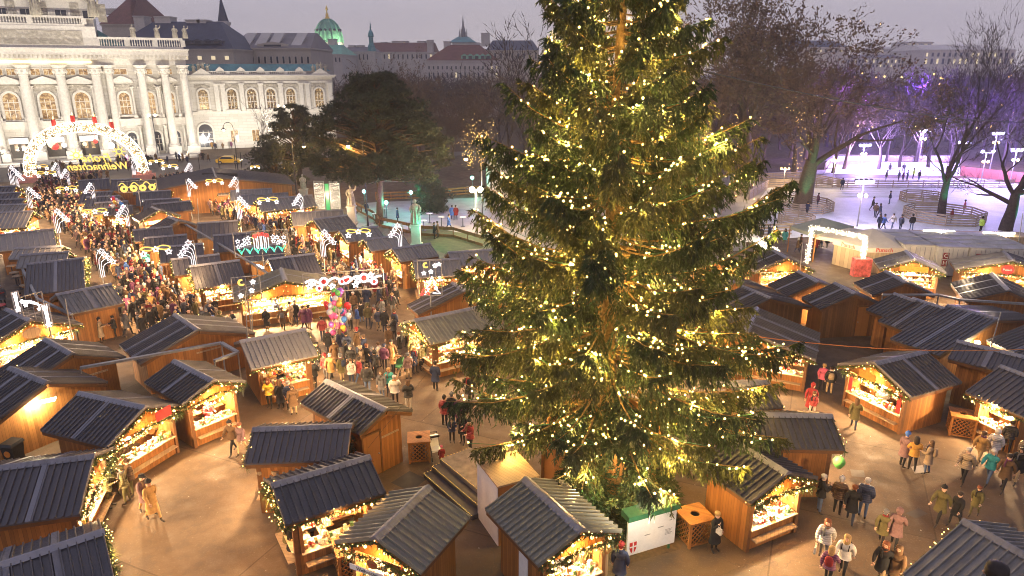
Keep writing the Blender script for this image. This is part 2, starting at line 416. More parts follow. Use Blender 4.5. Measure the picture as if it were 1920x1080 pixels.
    for k, (ax, c) in sides.items():
        op = k in fronts
        s = 1 if c > 0 else -1
        if ax == 'x':
            x0, x1 = (c-T, c) if s > 0 else (c, c+T)
            def gpan(z0, full=True):
                pts = [(ylo, z0), (yhi, z0), (yhi, zat(yhi)), (0, zat(0)), (ylo, zat(ylo))]
                b0 = len(wb.v); n = 5
                wb.v.extend([(x0, y, z) for y, z in pts]); wb.v.extend([(x1, y, z) for y, z in pts])
                wb.f.append(tuple(b0+i for i in reversed(range(5)))); wb.m.append(0); wb.f.append(tuple(b0+5+i for i in range(5))); wb.m.append(0)
                for i in range(5):
                    j = (i+1) % 5; wb.f.append((b0+i, b0+j, b0+5+j, b0+5+i)); wb.m.append(0)
            if op:
                wb.box(x0, ylo+T, 0, x1, yhi-T, openz0); gpan(openz1)
                for y in (ylo+.07, yhi-.07): addpost(c-.09, y-.07, 0, c+.09, y+.07, openz1-.002)
            else: gpan(0)
        else:
            y0, y1 = (c-T, c) if s > 0 else (c, c+T)
            if op:
                wb.box(-wx+T+.002, y0, 0, wx-T-.002, y1, openz0); wb.box(-wx+T+.002, y0, openz1, wx-T-.002, y1, zat(c)-.01)
                for x in [-wx+.16, wx-.16]+([0] if wx > 1.6 else []): addpost(x-.06, c-.06, openz0, x+.06, c+.075, openz1-.002)
            else: wb.box(-wx+T+.002, y0, 0, wx-T-.002, y1, zat(c)-.01)
    wb.build('wall', M[wall], root)
    if far < 2:
        for q in posts: q.build('post', M['beam'], root)
    # counters, goods, lamps, garlands on each open side
    first = True
    for k in fronts:
        ax, c = sides[k]; s = 1 if c > 0 else -1
        a0, a1 = (ylo+.12, yhi-.12) if ax == 'x' else (-wx+.12, wx-.12)
        P = (lambda a, out, z: (c+s*out, a, z)) if ax == 'x' else (lambda a, out, z: (a, c+s*out, z))
        def bx(mb, a0, a1, o0, o1, z0, z1, mi=0):
            p = P(a0, o0, z0); q = P(a1, o1, z1)
            mb.box(min(p[0],q[0]), min(p[1],q[1]), z0, max(p[0],q[0]), max(p[1],q[1]), z1, mi)
        cb = MB(); bx(cb, a0, a1, -.62, .16, openz0+.004, openz0+.05)
        if not far: bx(cb, a0+.1, a1-.1, .02, .3, openz0-.42, openz0-.38)
        cb.build('counter', M['palewood'], root)
        gm = MB(); n = int((a1-a0)*(26 if not far else 9))
        for i in range(n):
            a = random.uniform(a0+.1, a1-.1); sz = random.uniform(.05, .13)*(1 if not far else 1.6); o_ = random.uniform(-.5, .02); z = openz0+.055
            h = sz*random.uniform(.6, 2.2); mi = random.choice([0,0,1,2,2,3,4,5,5,6])
            if random.random() < .5: bx(gm, a-sz/2, a+sz/2, o_-sz/2, o_+sz/2, z, z+h, mi)
            else: gm.octa(P(a, o_, z+sz*.7), sz*.6, mi, sz*.75)
        for lvl in range(3):       # shelves at the back of the stall and wares hung from the header
            zz = openz0+.25+lvl*.35; oo = -1.0-.18*lvl
            if abs(oo) > (2*wx if ax == 'x' else yhi-ylo)-.3: continue
            bx(gm, a0+.05, a1-.05, oo-.16, oo+.12, zz-.03, zz, 3)
            for i in range(int((a1-a0)*(9 if not far else 4))):
                a = random.uniform(a0+.1, a1-.1); sz = random.uniform(.07,.15); mi = random.choice([0,1,2,2,5,5,6,4])
                if random.random() < .5: bx(gm, a-sz/2, a+sz/2, oo-sz/2, oo+sz/2, zz+.002, zz+sz*random.uniform(.8,2), mi)
                else: gm.octa(P(a, oo, zz+sz*.7), sz*.55, mi, sz*.7)
        if far < 2:
            for i in range(int((a1-a0)*(5 if not far else 2))):
                a = random.uniform(a0+.1, a1-.1); gm.octa(P(a, random.uniform(-.5,-.1), openz1-random.uniform(.1,.42)), random.uniform(.04,.085), random.choice([0,1,2,5,6,2]), random.uniform(.06,.15))
        go = gm.build('goods', GOODM); go.matrix_world = Matrix.Translation((mid.x, mid.y, 0)) @ Matrix.Rotation(rz, 4, 'Z')
        tag(go, ' '.join((('wares in ' if first else 'side counter wares in ')+label).split()[:16]), 'goods', None, 'stuff')
        lm = MB(); bx(lm, a0+.35, a1-.35, -.62, -.5, openz1+.02, openz1+.07)
        lm.build('ceiling_lamp', M['tube'], root)
        nl = 1 if (a1-a0) < 3.6 else 2
        for i in range(nl):
            a = a0+(a1-a0)*(i+.5)/nl
            lamp(P(a, -.42, openz1-.12), power/nl*(1 if first else .7), lampcol, .12, parent=root)
            if not far: lamp(P(a, .42, openz1+.12), power*.15/nl, (1,.5,.14), .1, parent=root)
        if garl:
            ex = (hx+.03)*s
            if ax == 'x':
                pts = [(ex, yn*1.0, ze-.12), (ex, yn*.5, (ze+zr)/2-.12), (ex, 0, zr-.1), (ex, yf*.5, (ze+zr)/2-.12), (ex, yf, ze-.12)]
                if not far: pts2 = [(ex+.02*s, yn*.86, ze-.22), (ex+.03*s, 0, ze-.02), (ex+.02*s, yf*.86, ze-.22)]
                else: pts2 = None
            else:
                ye = (yn if c*yn > 0 else yf)*1.02; pts = [(-hx, ye, ze-.15), (0, ye, ze-.15), (hx, ye, ze-.15)]; pts2 = None
            garland(pts, root, (1, .6, .3)[far], (.15,.15,.17)[far], (.15,.26,.45)[far], (.026,.036,.046)[far], big=(4 if not far else 0))
            if pts2: garland(pts2, root, 1.7, .27, .24, .027, big=5)
        first = False
    if door:
        ax, c = sides[door[0]]; s = 1 if c > 0 else -1; a = door[1]; db = MB()
        p = (lambda a, o, z: (c+s*o, a, z)) if ax == 'x' else (lambda a, o, z: (a, c+s*o, z))
        def bx2(mb, a0, a1, o0, o1, z0, z1):
            P0, P1 = p(a0,o0,z0), p(a1,o1,z1); mb.box(min(P0[0],P1[0]), min(P0[1],P1[1]), z0, max(P0[0],P1[0]), max(P0[1],P1[1]), z1)
        bx2(db, a-.42, a+.42, .003, .045, .05, 2.02); do = db.build('door', M['board'], root)
        fm = MB(); bx2(fm, a-.5, a-.425, .003, .07, .02, 2.1); bx2(fm, a+.425, a+.5, .003, .07, .02, 2.1); bx2(fm, a-.424, a+.424, .003, .07, 2.03, 2.1); fm.build('door_frame', M['beam'], root)
        hm = MB(); bx2(hm, a+.3, a+.36, .05, .1, 1.0, 1.04); hm.build('handle', M['grey'], do)
    STLOG.append('%-40s L=%.1f d=%.1f/%.1f ze=%.2f at (%.1f,%.1f)' % (label[:40], L, dn, df, ze, mid.x, mid.y)+' dev %.0f' % dev)
    return root, dict(hx=hx, yn=yn, yf=yf, zr=zr, ze=ze, sides=sides, wx=wx)
ST = {}
def S(key, *a, **k):
    if key in (1,2,8,9,10,11,12,13,31,32,33): k['power'] = 680
    ST[key] = stall(*a, **k)
# near stalls
S(1, 'lit stall left of the brown paved square with garlanded gable and yellow bulbs', (149,737), (285,757), (70,806), 0, 'g1')
S(2, 'stall full of white crockery between garlanded stall and shuttered grey one', (327,677), (425,704), (265,715), 0, 'g1')
S(3, 'closed wooden stall whose back wall carries a lit white tube above a black bin', (26,688), (89,718), (200,716), 1, 'g0', seams=3)
S(4, 'stall with grey ridge between the tube lit back wall and the glaring oval sign stall', (90,635), (135,664), (235,670), 1, 'g0', seams=3)
S(5, 'broad stall with long plank back wall behind the crockery stall', (328,590), (372,619), (246,667), 1, 'g0', seams=3)
S(6, 'stall with pale grey roof and lit window where four people wait', (450,641), (577,624), (484,690), 0, 'en+g1', 'roof2', seams=1)
S(7, 'plank hut with closed door beside the lattice bin and pushchair', (612,714), (730,766), (562,755), 0, 'g0', door=('g1',-.6))
S(8, 'stall with two baskets hanging under its navy roof', (475,805), (656,806), (465,870), 0, 'g0', seams=1)
S(9, 'stall with toy filled window and a dark coated customer at its corner', (509,910), (699,867), (545,981), 0, 'g0+en', seams=1)
S(10, 'stall with olive roof and white lettered sign beneath its lit gable', (703,1010), (810,916), (792,1072), 0, 'g0', 'roofg', seams=1)
S(11, 'stall with striped steel roof and poster on its side wall by the big tree', (1092,995), (965,906), (1002,1054), 0, 'g0', 'roofg', seams=1)
S(12, 'stall with navy roof beside the group in olive uniforms', (-70,865), (177,855), (150,965), 1, 'g1', seams=3, fit=1)
S(13, 'stall with patched shiny steel strip at the lower edge of the square', (-90,1065), (194,996), (242,1112), 1, 'g1', seams=3, fit=.6)
S(14, 'wide stall of bright wares behind the right side of the big tree', (1440,581), (1399,622), (1531,670), 1, 'g1', seams=3)
S(15, 'stall with red curtains and a customer in white at the counter', (1640,682), (1735,659), (1736,737), 0, 'g0')
S(16, 'stall with two lit windows next to the lattice bin facing the strolling crowd', (1877,687), (2000,729), (1802,732), 0, 'en', seams=1)
S(17, 'stall with bare dark roof behind the red curtained stall', (1795,640), (1930,672), (1750,665), 0, '', seams=2)
S(18, 'rearmost of three stepped dark stalls beside the tube lit hut', (1677,551), (1725,564), (1613,576), 0, '', seams=1)
S(181, 'middle of three stepped dark stalls', (1712,560), (1777,577), (1635,598), 0, '', seams=2)
S(182, 'front and largest of three stepped dark stalls', (1777,573), (1875,598), (1658,632), 0, '', seams=2)
S(19, 'dark stall beyond the leaning pole and the stepped roofs', (1955,598), (2050,640), (1865,645), 0, '', seams=2)
S(20, 'brown hut with a lit tube above its closed door', (1604,551), (1566,531), (1520,569), 0, 'g1', wall='wood2', door=('g0',-1.0))
S(21, 'stall with dark open back and a red panel under its gable', (1445,559), (1395,537), (1520,575), 0, 'g1', wall='wood2')
S(22, 'stall just behind the tube lit hut with a violet glint on its roof', (1535,529), (1497,509), (1457,545), 0, 'g1')
S(23, 'stall half behind the big tree beside the one with the violet glint', (1379,530), (1342,509), (1450,546), 0, 'g1')
S(24, 'stall with plank gable crossed by a pale duct behind the stepped roofs', (1699,530), (1661,509), (1620,544), 0, 'g1')
S(25, 'stall with two pale roof strips at the end of the pale duct', (1892,545), (1840,512), (1806,560), 0, 'g1', seams=3)
S(26, 'stall with orange sign board and cool white wares near the glowing gate', (1715,487), (1685,470), (1647,501), 0, 'g0', lampcol=(1,.85,.65))
S(27, 'stall with round red sign on its garlanded gable below the shipping containers', (1900,489), (1880,472), (1791,504), 0, 'g0')
S(28, 'stall with red cloth display below the slanting light panel', (1476,484), (1447,467), (1405,499), 0, 'g0')
S(29, 'stall beside the red cloth stall, half hidden by the big tree', (1350,487), (1328,472), (1402,500), 0, 'g0')
S(30, 'small stall with striped roof peeping from the right flank of the big tree', (1365,718), (1440,716), (1476,763), 1, 'g1', seams=1)
S(31, 'stall with orange plank side and a green balloon at its corner', (1405,781), (1559,780), (1580,843), 1, 'g1', seams=1)
S(32, 'stall with striped plank wall and lit counter by the woman in black', (1477,888), (1359,822), (1403,940), 0, 'g0', seams=1)
S(33, 'stall with grey ribbed roof and garland edge in the lower corner', (1807,977), (2010,1077), (1675,1066), 0, 'g0', 'roof2', seams=1)
S(34, 'stall with red edged front behind the striped steel roof stall', (872,546), (848,531), (783,589), 0, 'g1', seams=3)
S(35, 'stall with striped steel roof and lit counters at the left flank of the big tree', (777,601), (925,582), (820,643), 0, 'g0+en', 'roofg', seams=1)
S(36, 'stall seen through the lower boughs of the big tree', (975,600), (1075,588), (1005,640), 0, 'en', seams=1)
S(40, 'blazing stall with round pale sign at the left edge below the white neon comet', (58,601), (25,577), (152,607), 0, 'g0', seams=3, lampcol=(1,.85,.6), power=2600)
S(37, 'stall glowing red through the boughs left of the bright wares stall', (1150,600), (1250,600), (1155,645), 0, 'en', seams=1)
# rows of stalls along the two lanes, nearest first
ORD = ['nearest','second','third','fourth','fifth','sixth','seventh','eighth','ninth','tenth','eleventh','twelfth']
def row(name, items, group, **kw):
    for i, it in enumerate(items):
        k = dict(kw); 
        if len(it) > 5: k.update(it[5])
        extra = it[6] if len(it) > 6 else ''
        stall(f'{ORD[i]} stall {name}'+extra, it[0], it[1], it[2], it[3], it[4], group=group, **k)
row('in the row left of the left lane', [
    ((105,553),(212,537),(142,587),0,'g1',{'roof':'roof2','far':0}),
    ((50,496),(156,487),(67,552),0,'g1',{'far':0}),
    ((37,479),(130,472),(52,505),0,'g1',{'roof':'roof2','far':1,'dd':1.5}),
    ((27,466),(118,462),(40,490),0,'g1',{'roof':'roof2','far':1,'dd':1.3}),
    ((-10,439),(100,430),(115,458),1,'g1',{'roof':'roof2','far':1,'d2':2.0}),
    ((-20,400),(62,396),(79,424),1,'g1+en',{'roof':'roof2','far':1,'d2':2.2}),
    ((-20,385),(52,383),(57,393),1,'g1',{'roof':'roof2','far':2,'dd':1.6}),
    ((-20,375),(47,373),(51,383),1,'g1',{'far':2,'dd':1.8}),
    ((-20,363),(40,361),(45,371),1,'g1',{'far':2,'dd':2.0}),
    ((-20,351),(31,349),(38,360),1,'g1',{'far':2,'dd':2.2})], 'stalls left of the left lane')
row('in the row right of the left lane', [
    ((355,500),(450,491),(377,541),0,'g0+en',{'power':1700}),
    ((321,487),(411,477),(332,512),0,'g0',{'far':1,'dd':1.8}),
    ((300,464),(381,457),(309,489),0,'g0',{'far':1,'dd':1.9}),
    ((270,447),(350,440),(277,462),0,'g0',{'far':1,'dd':1.5}),
    ((249,432),(323,425),(257,449),0,'g0',{'far':1,'dd':1.6}),
    ((335,414),(316,407),(268,425),0,'g1',{'far':1}),
    ((299,394),(285,388),(250,409),0,'g0',{'far':1,'power':1900}),
    ((193,390),(248,386),(197,405),0,'g0+en',{'far':1}),
    ((178,381),(240,377),(245,388),1,'g0',{'far':2,'dd':2.0}),
    ((163,370),(226,367),(231,377),1,'g0',{'far':2,'dd':2.2}),
    ((155,361),(212,359),(216,366),1,'g0',{'far':2,'dd':2.2}),
    ((147,338),(205,335),(212,353),1,'g0',{'far':2})], 'stalls right of the left lane')
row('in the row left of the right lane', [
    ((535,526),(509,506),(437,559),0,'g0',{'roof':'roofg','power':4200}),
    ((501,482),(589,476),(622,514),1,'g1',{'far':0}),
    ((455,464),(528,457),(545,479),1,'g1',{'far':1,'dd':1.8}),
    ((400,442),(470,437),(420,462),0,'g1',{'far':1,'dd':2.2}),
    ((370,419),(446,414),(393,445),0,'g1',{'far':1}),
    ((285,382),(357,377),(366,393),1,'g1',{'far':1}),
    ((272,375),(337,372),(345,381),1,'g1',{'far':2,'dd':2}),
    ((255,361),(320,357),(328,372),1,'g1',{'far':2,'dd':3.0}),
    ((210,337),(262,335),(268,345),1,'g1',{'far':2})], 'stalls left of the right lane')
row('in the row right of the right lane', [
    ((840,474),(940,468),(850,500),0,'en',{'far':1,'roof':'roof2'}),
    ((775,490),(862,487),(783,521),0,'g0+en',{'far':0,'roof':'roof2'}),
    ((735,467),(810,459),(755,490),0,'g0',{'far':0,'roof':'roof2'}),
    ((682,450),(760,444),(702,470),0,'g0',{'far':1,'roof':'roof2'}),
    ((637,434),(709,426),(652,454),0,'g0',{'far':1,'roof':'roof2'}),
    ((587,412),(655,406),(613,435),0,'g0',{'far':1,'roof':'roof2'}),
    ((546,400),(643,394),(561,417),0,'g0',{'far':1,'roof':'roof2','dd':2.0}),
    ((480,375),(588,369),(497,396),0,'g0+en',{'far':1,'roof':'roof2'}),
    ((452,367),(540,362),(460,377),0,'g0',{'far':2,'roof':'roof2','dd':1.8}),
    ((432,358),(510,354),(437,367),0,'g0',{'far':2,'roof':'roof2','dd':2.0}),
    ((405,346),(485,341),(411,357),0,'g0',{'far':2,'roof':'roof2','dd':2.3}),
    ((350,332),(396,330),(405,338),1,'g0',{'far':2,'roof':'roof2','dd':2.5})], 'stalls right of the right lane')
# the wide plank hall near the road
stall('long plank hall with dark roof by the road before the lawn', (405,333), (398,315), (325,331), 0, '', wall='wood', far=1, zr=4.2, ze=2.8, dd=9)
# ------------------------------------------------------------------ the big lit spruce
TB = Vector((3.83, 26.0, 0)); TOP = 27.0
def trad(h):
    pts = [(2.4,4.6),(3.2,6.35),(5,6.65),(8,6.2),(10.6,6.0),(13.3,4.7),(16.1,3.55),(18.8,2.5),(22,1.5),(27,.12)]
    for (a, ra), (b, rb_) in zip(pts, pts[1:]):
        if h <= b: return ra+(rb_-ra)*(h-a)/(b-a)
    return .1
tree = thing('christmas_tree', 'giant spruce covered in warm bulbs towering over the market', 'christmas tree', TB)
mb = MB(); mb.tube([(0,0,0),(.03,0,6),(-.03,.03,13),(.02,0,20),(0,0,TOP)], [.36,.31,.24,.13,.03], 10); mb.build('trunk', M['spruce_bark'], tree, True)
limb = MB(); wire = MB(); NV = []; NM = []; BULB = []
h = 2.7
def needles(P, D, lens, wid, jit, mi):
    """triangles at points P along directions D"""
    n = len(P); d = D+RNG.normal(size=(n,3))*jit; d /= np.linalg.norm(d, axis=1)[:,None]
    s = np.cross(d, RNG.normal(size=(n,3))); s /= (np.linalg.norm(s, axis=1)[:,None]+1e-6)
    L = lens*RNG.uniform(.6,1.3,(n,1)); NV.append(np.stack([P-s*wid, P+s*wid, P+d*L], 1).reshape(-1,3)); NM.append(np.full(n, mi))
while h < TOP-.5:
    Rm = trad(h); nb = 8 if h < 16 else 7; a0 = random.uniform(0, 6.28)
    for k in range(nb):
        az = a0+k*2*math.pi/nb+random.uniform(-.3,.3); L = Rm*random.choice([random.uniform(.62,.88), random.uniform(.88,1.12)]); hh = h+random.uniform(-.25,.25)
        if L < .25: continue
        rise = random.uniform(.1,.36)+(.12 if h > 9 else -.06)
        dirh = np.array([math.cos(az), math.sin(az), 0.]); side = np.array([-math.sin(az), math.cos(az), 0.])
        bend = random.uniform(-.25,.25)
        ts = np.linspace(0,1,9)
        C = dirh*(ts*L)[:,None]+side*(bend*ts*ts*L*.3)[:,None]; C[:,2] = hh+L*(-.12*np.sin(ts*2.2)+rise*ts**1.8)-(.35 if h < 5 else .1)*ts*L*.3
        limb.tube([tuple(c) for c in C[::2]], [max(.012,.05*L/6*(1-q)+.012) for q in ts[::2]], 4, 0, False)
        nt = int(12+L*10); mi = 0 if random.random() < .55 else 1
        tt = RNG.uniform(.16, 1, nt)**.8
        for t in tt:
            i = min(int(t*8), 7); f = t*8-i; p = C[i]*(1-f)+C[i+1]*f
            sgn = random.choice((-1,1)); fw = C[i+1]-C[i]; fw = fw/np.linalg.norm(fw)
            tl = (.3+.95*(1-t)**.7)*random.uniform(.6,1.15)*min(1, .35+L/5)
            d0 = fw*.75+side*sgn*random.uniform(.25,.95)+np.array([0,0,random.uniform(-.3,.15)])
            m = 5; q = np.linspace(0,1,m)[:,None]; d0 /= np.linalg.norm(d0)
            droop = random.uniform(.4,1.1)
            TP = p+d0*q*tl+np.array([0,0,-1.])*(q**1.7)*tl*droop
            n = int(9+tl*19); u = RNG.random(n)*(m-1); ui = np.minimum(u.astype(int), m-2); uf = (u-ui)[:,None]
            P = TP[ui]*(1-uf)+TP[ui+1]*uf; D = (TP[ui+1]-TP[ui]); D = D/np.linalg.norm(D, axis=1)[:,None]
            D[:,2] -= .25
            needles(P, D, .22, .03, .42, mi)
            if random.random() < .55:      # hanging curtain sprays under the branch
                n = 9; P = p+np.stack([RNG.normal(size=n)*.05, RNG.normal(size=n)*.05, -RNG.random(n)*.75*min(1,L/4)], 1)
                needles(P, np.tile(np.array([0,0,-1.]), (n,1))+d0*.25, .26, .03, .3, mi)
        run = []
        for t in np.sort(RNG.uniform(.3, 1.0, int(2.2+L*1.25))):
            i = min(int(t*8), 7); f = t*8-i; p = C[i]*(1-f)+C[i+1]*f
            BULB.append(p+side*random.uniform(-.35,.35)*L/5+np.array([0,0,random.uniform(-.05,.16)])); run.append(tuple(BULB[-1]-np.array([0,0,.03])))
        if len(run) > 1: wire.tube(run, .013, 3, 0, False)
    h += .52
V = np.concatenate(NV); cr = tri_mesh('crown', V, [M['needle'], M['needle2']], np.concatenate(NM), tree)
lo = limb.build('limb', M['spruce_bark'], tree)
lo['kind'] = 'stuff'; wo_ = wire.build('light_cable', M['green'], tree); wo_['kind'] = 'stuff'
print('TREE tris', len(V)//3, 'bulbs', len(BULB))
bm_ = MB(); bm_.ball((0,0,0), .046, 0, 8, 5); bme = bm_.mesh('light_bulb', M['bulb'])
BULB.sort(key=lambda p: p[1]); near = BULB[:]; random.shuffle(near)
near = [p for p in near if p[1] < .5]
sel = near[:95]; ids = set(id(p) for p in sel)
for p in sel:
    o = link('light_bulb', bme, tree); o.location = p
rest = MB()
for p in BULB:
    if id(p) not in ids: rest.ball(tuple(p), .043, 0, 6, 4)
ro = rest.build('light_bulb', M['bulb'], tree); ro['kind'] = 'stuff'
TREELAMPS = near[95:95+210]+[p for p in BULB if p[1] >= .5 and random.random() < .12]
for p in TREELAMPS:
    q = Vector(p)*1.0; q.x *= 1.03; q.y *= 1.03
    lamp(TB+q, 62, (1,.6,.15), .04, name='tree_glow_light')
for hz in (5,9,13,17): lamp(TB+Vector((.75,-.9,hz)), 90, (1,.62,.16), .06, name='tree_glow_light')  # added lamps for an inner glow along the trunk, no bulbs hang here
# ------------------------------------------------------------------ the white theatre
t = NT('theatre_stone'); setb(t.b, .8, 0, .2); o = t.obj()
bk = t.node('ShaderNodeTexBrick'); bk.inputs['Scale'].default_value = 1; bk.inputs['Brick Width'].default_value = 1.7; bk.inputs['Row Height'].default_value = .62; bk.inputs['Mortar Size'].default_value = .022
bk.inputs['Color1'].default_value = (.66,.63,.57,1); bk.inputs['Color2'].default_value = (.58,.54,.46,1); bk.inputs['Mortar'].default_value = (.36,.33,.28,1)
rm = t.node('ShaderNodeMapping'); rm.inputs['Rotation'].default_value = (R(90),0,0); t.l.new(o, rm.inputs[0]); t.l.new(rm.outputs[0], bk.inputs['Vector'])
n = t.noise(o, .5, 5); t.l.new(t.mix(t.math('MULTIPLY', n, .45), bk.outputs[0], (.4,.36,.3)), t.b.inputs['Base Color'])
M['ashlar'] = t.m
M['trim'] = mat('trim_stone', (.66,.62,.54), .8, 0, .12, 2.5, .2, .03)
t = NT('relief_stone'); setb(t.b, .8, 0, .2); o = t.obj(); vv = t.node('ShaderNodeTexVoronoi', feature='SMOOTH_F1'); vv.inputs['Scale'].default_value = 1.5; t.l.new(o, vv.inputs['Vector'])
n = t.noise(o, 3.2, 5, .65); hgt = t.math('ADD', vv.outputs['Distance'], n)
t.l.new(t.ramp(hgt, [(.5,(.62,.57,.48)),(1.1,(.4,.36,.29))]), t.b.inputs['Base Color']); t.bump(hgt, .25, 1)
M['relief'] = t.m
def litpane(name, cols, s, sc=1.4):
    t = NT(name); t.b.inputs['Base Color'].default_value = (.03,.03,.03,1); setb(t.b, .15)
    o = t.obj(); n = t.noise(o, sc, 4, .7); t.l.new(t.ramp(n, cols), t.b.inputs['Emission Color']); t.b.inputs['Emission Strength'].default_value = s
    t.m.cycles.emission_sampling = 'NONE'; return t.m
M['pane'] = litpane('lit_pane', [(.3,(.06,.03,.012)),(.47,(.4,.2,.06)),(.56,(.8,.5,.2)),(.68,(1,.8,.5))], .55)
M['pane2'] = litpane('sparkling_pane', [(.42,(.04,.022,.012)),(.56,(.35,.2,.07)),(.62,(.9,.65,.3)),(.7,(1,.95,.8))], .6, 3.2)
M['panedark'] = mat('dark_glass', (.03,.035,.05), .15, 0, .2, 2, .6)
M['copper'] = mat('copper_roof', (.11,.26,.27), .6, 0, .25, .5)
M['door'] = mat('bronze_door', (.045,.035,.025), .5, .2, .3, 2)
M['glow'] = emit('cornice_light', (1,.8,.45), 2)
class Fac:
    def __init__(s, name, label, cat, pl, pr):
        s.o = gp(*pl); b = gp(*pr); s.u = (b-s.o).normalized(); s.n = Vector((-s.u.y, s.u.x, 0)); s.rz = math.atan2(s.u.y, s.u.x)
        s.root = thing(name, label, cat, s.o, s.rz)
    def P(s, px, py, off=0.0):    # pixel on the facade plane (off metres behind it) -> local x, z
        d = ray(px, py); q = s.o+s.n*off; k = (q-CAMP).dot(s.n)/d.dot(s.n); w = CAMP+d*k
        return (w-s.o).dot(s.u), w.z
def arch_pts(x, w, z0, z1, n=8):
    r = w/2; pts = [(x-r, z0), (x+r, z0)]
    pts += [(x+r*math.cos(math.pi*i/n), z1-r+r*math.sin(math.pi*i/n)) for i in range(n+1)]
    return pts
def ring(mb, inner, outer, y0, y1, mi=0):
    n = len(inner)
    for i in range(n):
        j = (i+1) % n; a, b, c, d = inner[i], inner[j], outer[j], outer[i]
        mb.hexa([(a[0],y0,a[1]),(b[0],y0,b[1]),(c[0],y0,c[1]),(d[0],y0,d[1]),(a[0],y1,a[1]),(b[0],y1,b[1]),(c[0],y1,c[1]),(d[0],y1,d[1])], mi)
def arched_window(root, x, w, z0, z1, pane, proud=0.0, name='window', sill=True):
    y = -proud; mb = MB(); i_ = arch_pts(x, w, z0, z1); o_ = arch_pts(x, w+.6, z0-.02, z1+.3)
    ring(mb, i_, o_, y-.32, y-.001)
    for q in (-.17,.17): mb.box(x+q*w-.05, y-.13, z0+.02, x+q*w+.05, y-.075, z1-w*.5)
    for q in (.36,.64): mb.box(x-w/2+.01, y-.125, z0+(z1-z0)*q-.05, x+w/2-.01, y-.07, z0+(z1-z0)*q+.05)
    ring(mb, arch_pts(x, w-.18, z0+.09, z1-.09), arch_pts(x, w-.004, z0+.002, z1-.002), y-.14, y-.066)
    if sill: mb.box(x-w/2-.45, y-.5, z0-.35, x+w/2+.45, y-.002, z0-.021)
    wo = mb.build(name, M['trim'], root); p = MB(); p.prism(i_, y-.06, y-.02); p.build('pane', pane, wo); return wo
def rect_window(root, x, w, z0, z1, pane, y=0, fr=.14, name='window'):
    mb = MB(); mb.box(x-w/2-fr,y-.16,z0-fr,x-w/2,y-.001,z1+fr); mb.box(x+w/2,y-.16,z0-fr,x+w/2+fr,y-.001,z1+fr); mb.box(x-w/2,y-.16,z0-fr,x+w/2,y-.001,z0); mb.box(x-w/2,y-.16,z1,x+w/2,y-.001,z1+fr)
    mb.box(x-.04,y-.1,z0,x+.04,y-.05,z1)
    wo = mb.build(name, M['trim'], root); p = MB(); p.box(x-w/2+.003,y-.045,z0+.003,x+w/2-.003,y-.01,z1-.003); p.build('pane', pane, wo); return wo
def column(root, x, z0, z1, r, y, name='column'):
    mb = MB(); hc = min(1.9, (z1-z0)*.12); mb.box(x-r*1.5, y-r*1.5, z0, x+r*1.5, y+r*1.5, z0+hc*.9)
    mb.lathe([(r*1.35, z0+hc*.9),(r*1.35, z0+hc*1.05),(r*1.05, z0+hc*1.2),(r, z0+hc*1.4),(r*.97,(z0+z1)/2),(r*.85, z1-hc),(r*.95, z1-hc*.95),(r*.9, z1-hc*.8),(r*1.3, z1-hc*.35),(r*1.15, z1-hc*.3),(r*1.5, z1-.12)], (x,y,0), 14)
    mb.box(x-r*1.55, y-r*1.55, z1-.12, x+r*1.55, y+r*1.55, z1)
    for k in range(8):
        a = k*math.pi/4; mb.octa((x+r*1.2*math.cos(a), y+r*1.2*math.sin(a), z1-hc*.62), r*.28, 0, hc*.25)
    return mb.build(name, M['trim'], root)
def balustrade(root, x0, x1, z0, z1, y, piers=5, th=.3):
    mb = MB(); mb.box(x0,y-th,z0,x1,y,z0+(z1-z0)*.22); mb.box(x0,y-th-.05,z1-(z1-z0)*.2,x1,y+.05,z1)
    n = int((x1-x0)/.42)
    for k in range(piers+1):
        x = x0+(x1-x0)*k/piers; mb.box(x-.4,y-th-.03,z0+(z1-z0)*.22+.001,x+.4,y+.03,z1-(z1-z0)*.2-.001)
    for k in range(n):
        x = x0+(x1-x0)*(k+.5)/n; zz = z0+(z1-z0)*.22; hh = (z1-z0)*.58
        mb.lathe([(.07,0),(.13,hh*.3),(.06,hh*.7),(.1,hh)], (x,y-th/2,zz), 6)
    return mb.build('balustrade', M['trim'], root)
def figure_mb(s=1.0, arm=0):
    """robed stone figure, about 2.2 m at s=1"""
    mb = MB(); mb.lathe([(.42,0),(.46,.1),(.36,.5),(.31,1.0),(.3,1.2),(.27,1.32),(.34,1.55),(.3,1.72),(.12,1.82),(.09,1.88),(.1,1.92)], (0,0,0), 10, 0, 1, .75)
    mb.ball((0,.02,2.05), .15, 0, 10, 6, 1.2)
    mb.tube([(-.3,0,1.66),(-.42,-.05,1.35),(-.3,-.28,1.12)], [.11,.1,.07], 6)
    mb.tube([(.3,0,1.66),(.46,-.05,1.4),(.42,-.2,1.1)] if not arm else [(.3,0,1.66),(.55,-.05,1.75),(.62,-.1,2.15)], [.11,.1,.07], 6)
    for i in range(9):
        a = i*.7; mb.tube([(.3*math.cos(a), .24*math.sin(a), 1.3),(.4*math.cos(a+.15), .31*math.sin(a+.15), .6),(.44*math.cos(a+.1), .34*math.sin(a+.1), .05)], [.04,.05,.05], 4)
    mb.xform(Matrix.Scale(s, 4)); return mb
FIG = [figure_mb(1,0).mesh('statue', M['stone2'], True), figure_mb(1,1).mesh('statue', M['stone2'], True)]
A = Fac('theatre', 'white floodlit theatre with giant columns facing the market', 'theatre', (20,307), (352,290))
x = lambda px, py=200: A.P(px, py)[0]
z = lambda py, px=150: A.P(px, py)[1]
XR = x(356); XC = x(203); XL = -26.0
zc0, zc1 = z(122,280), z(92,280)      # cornice
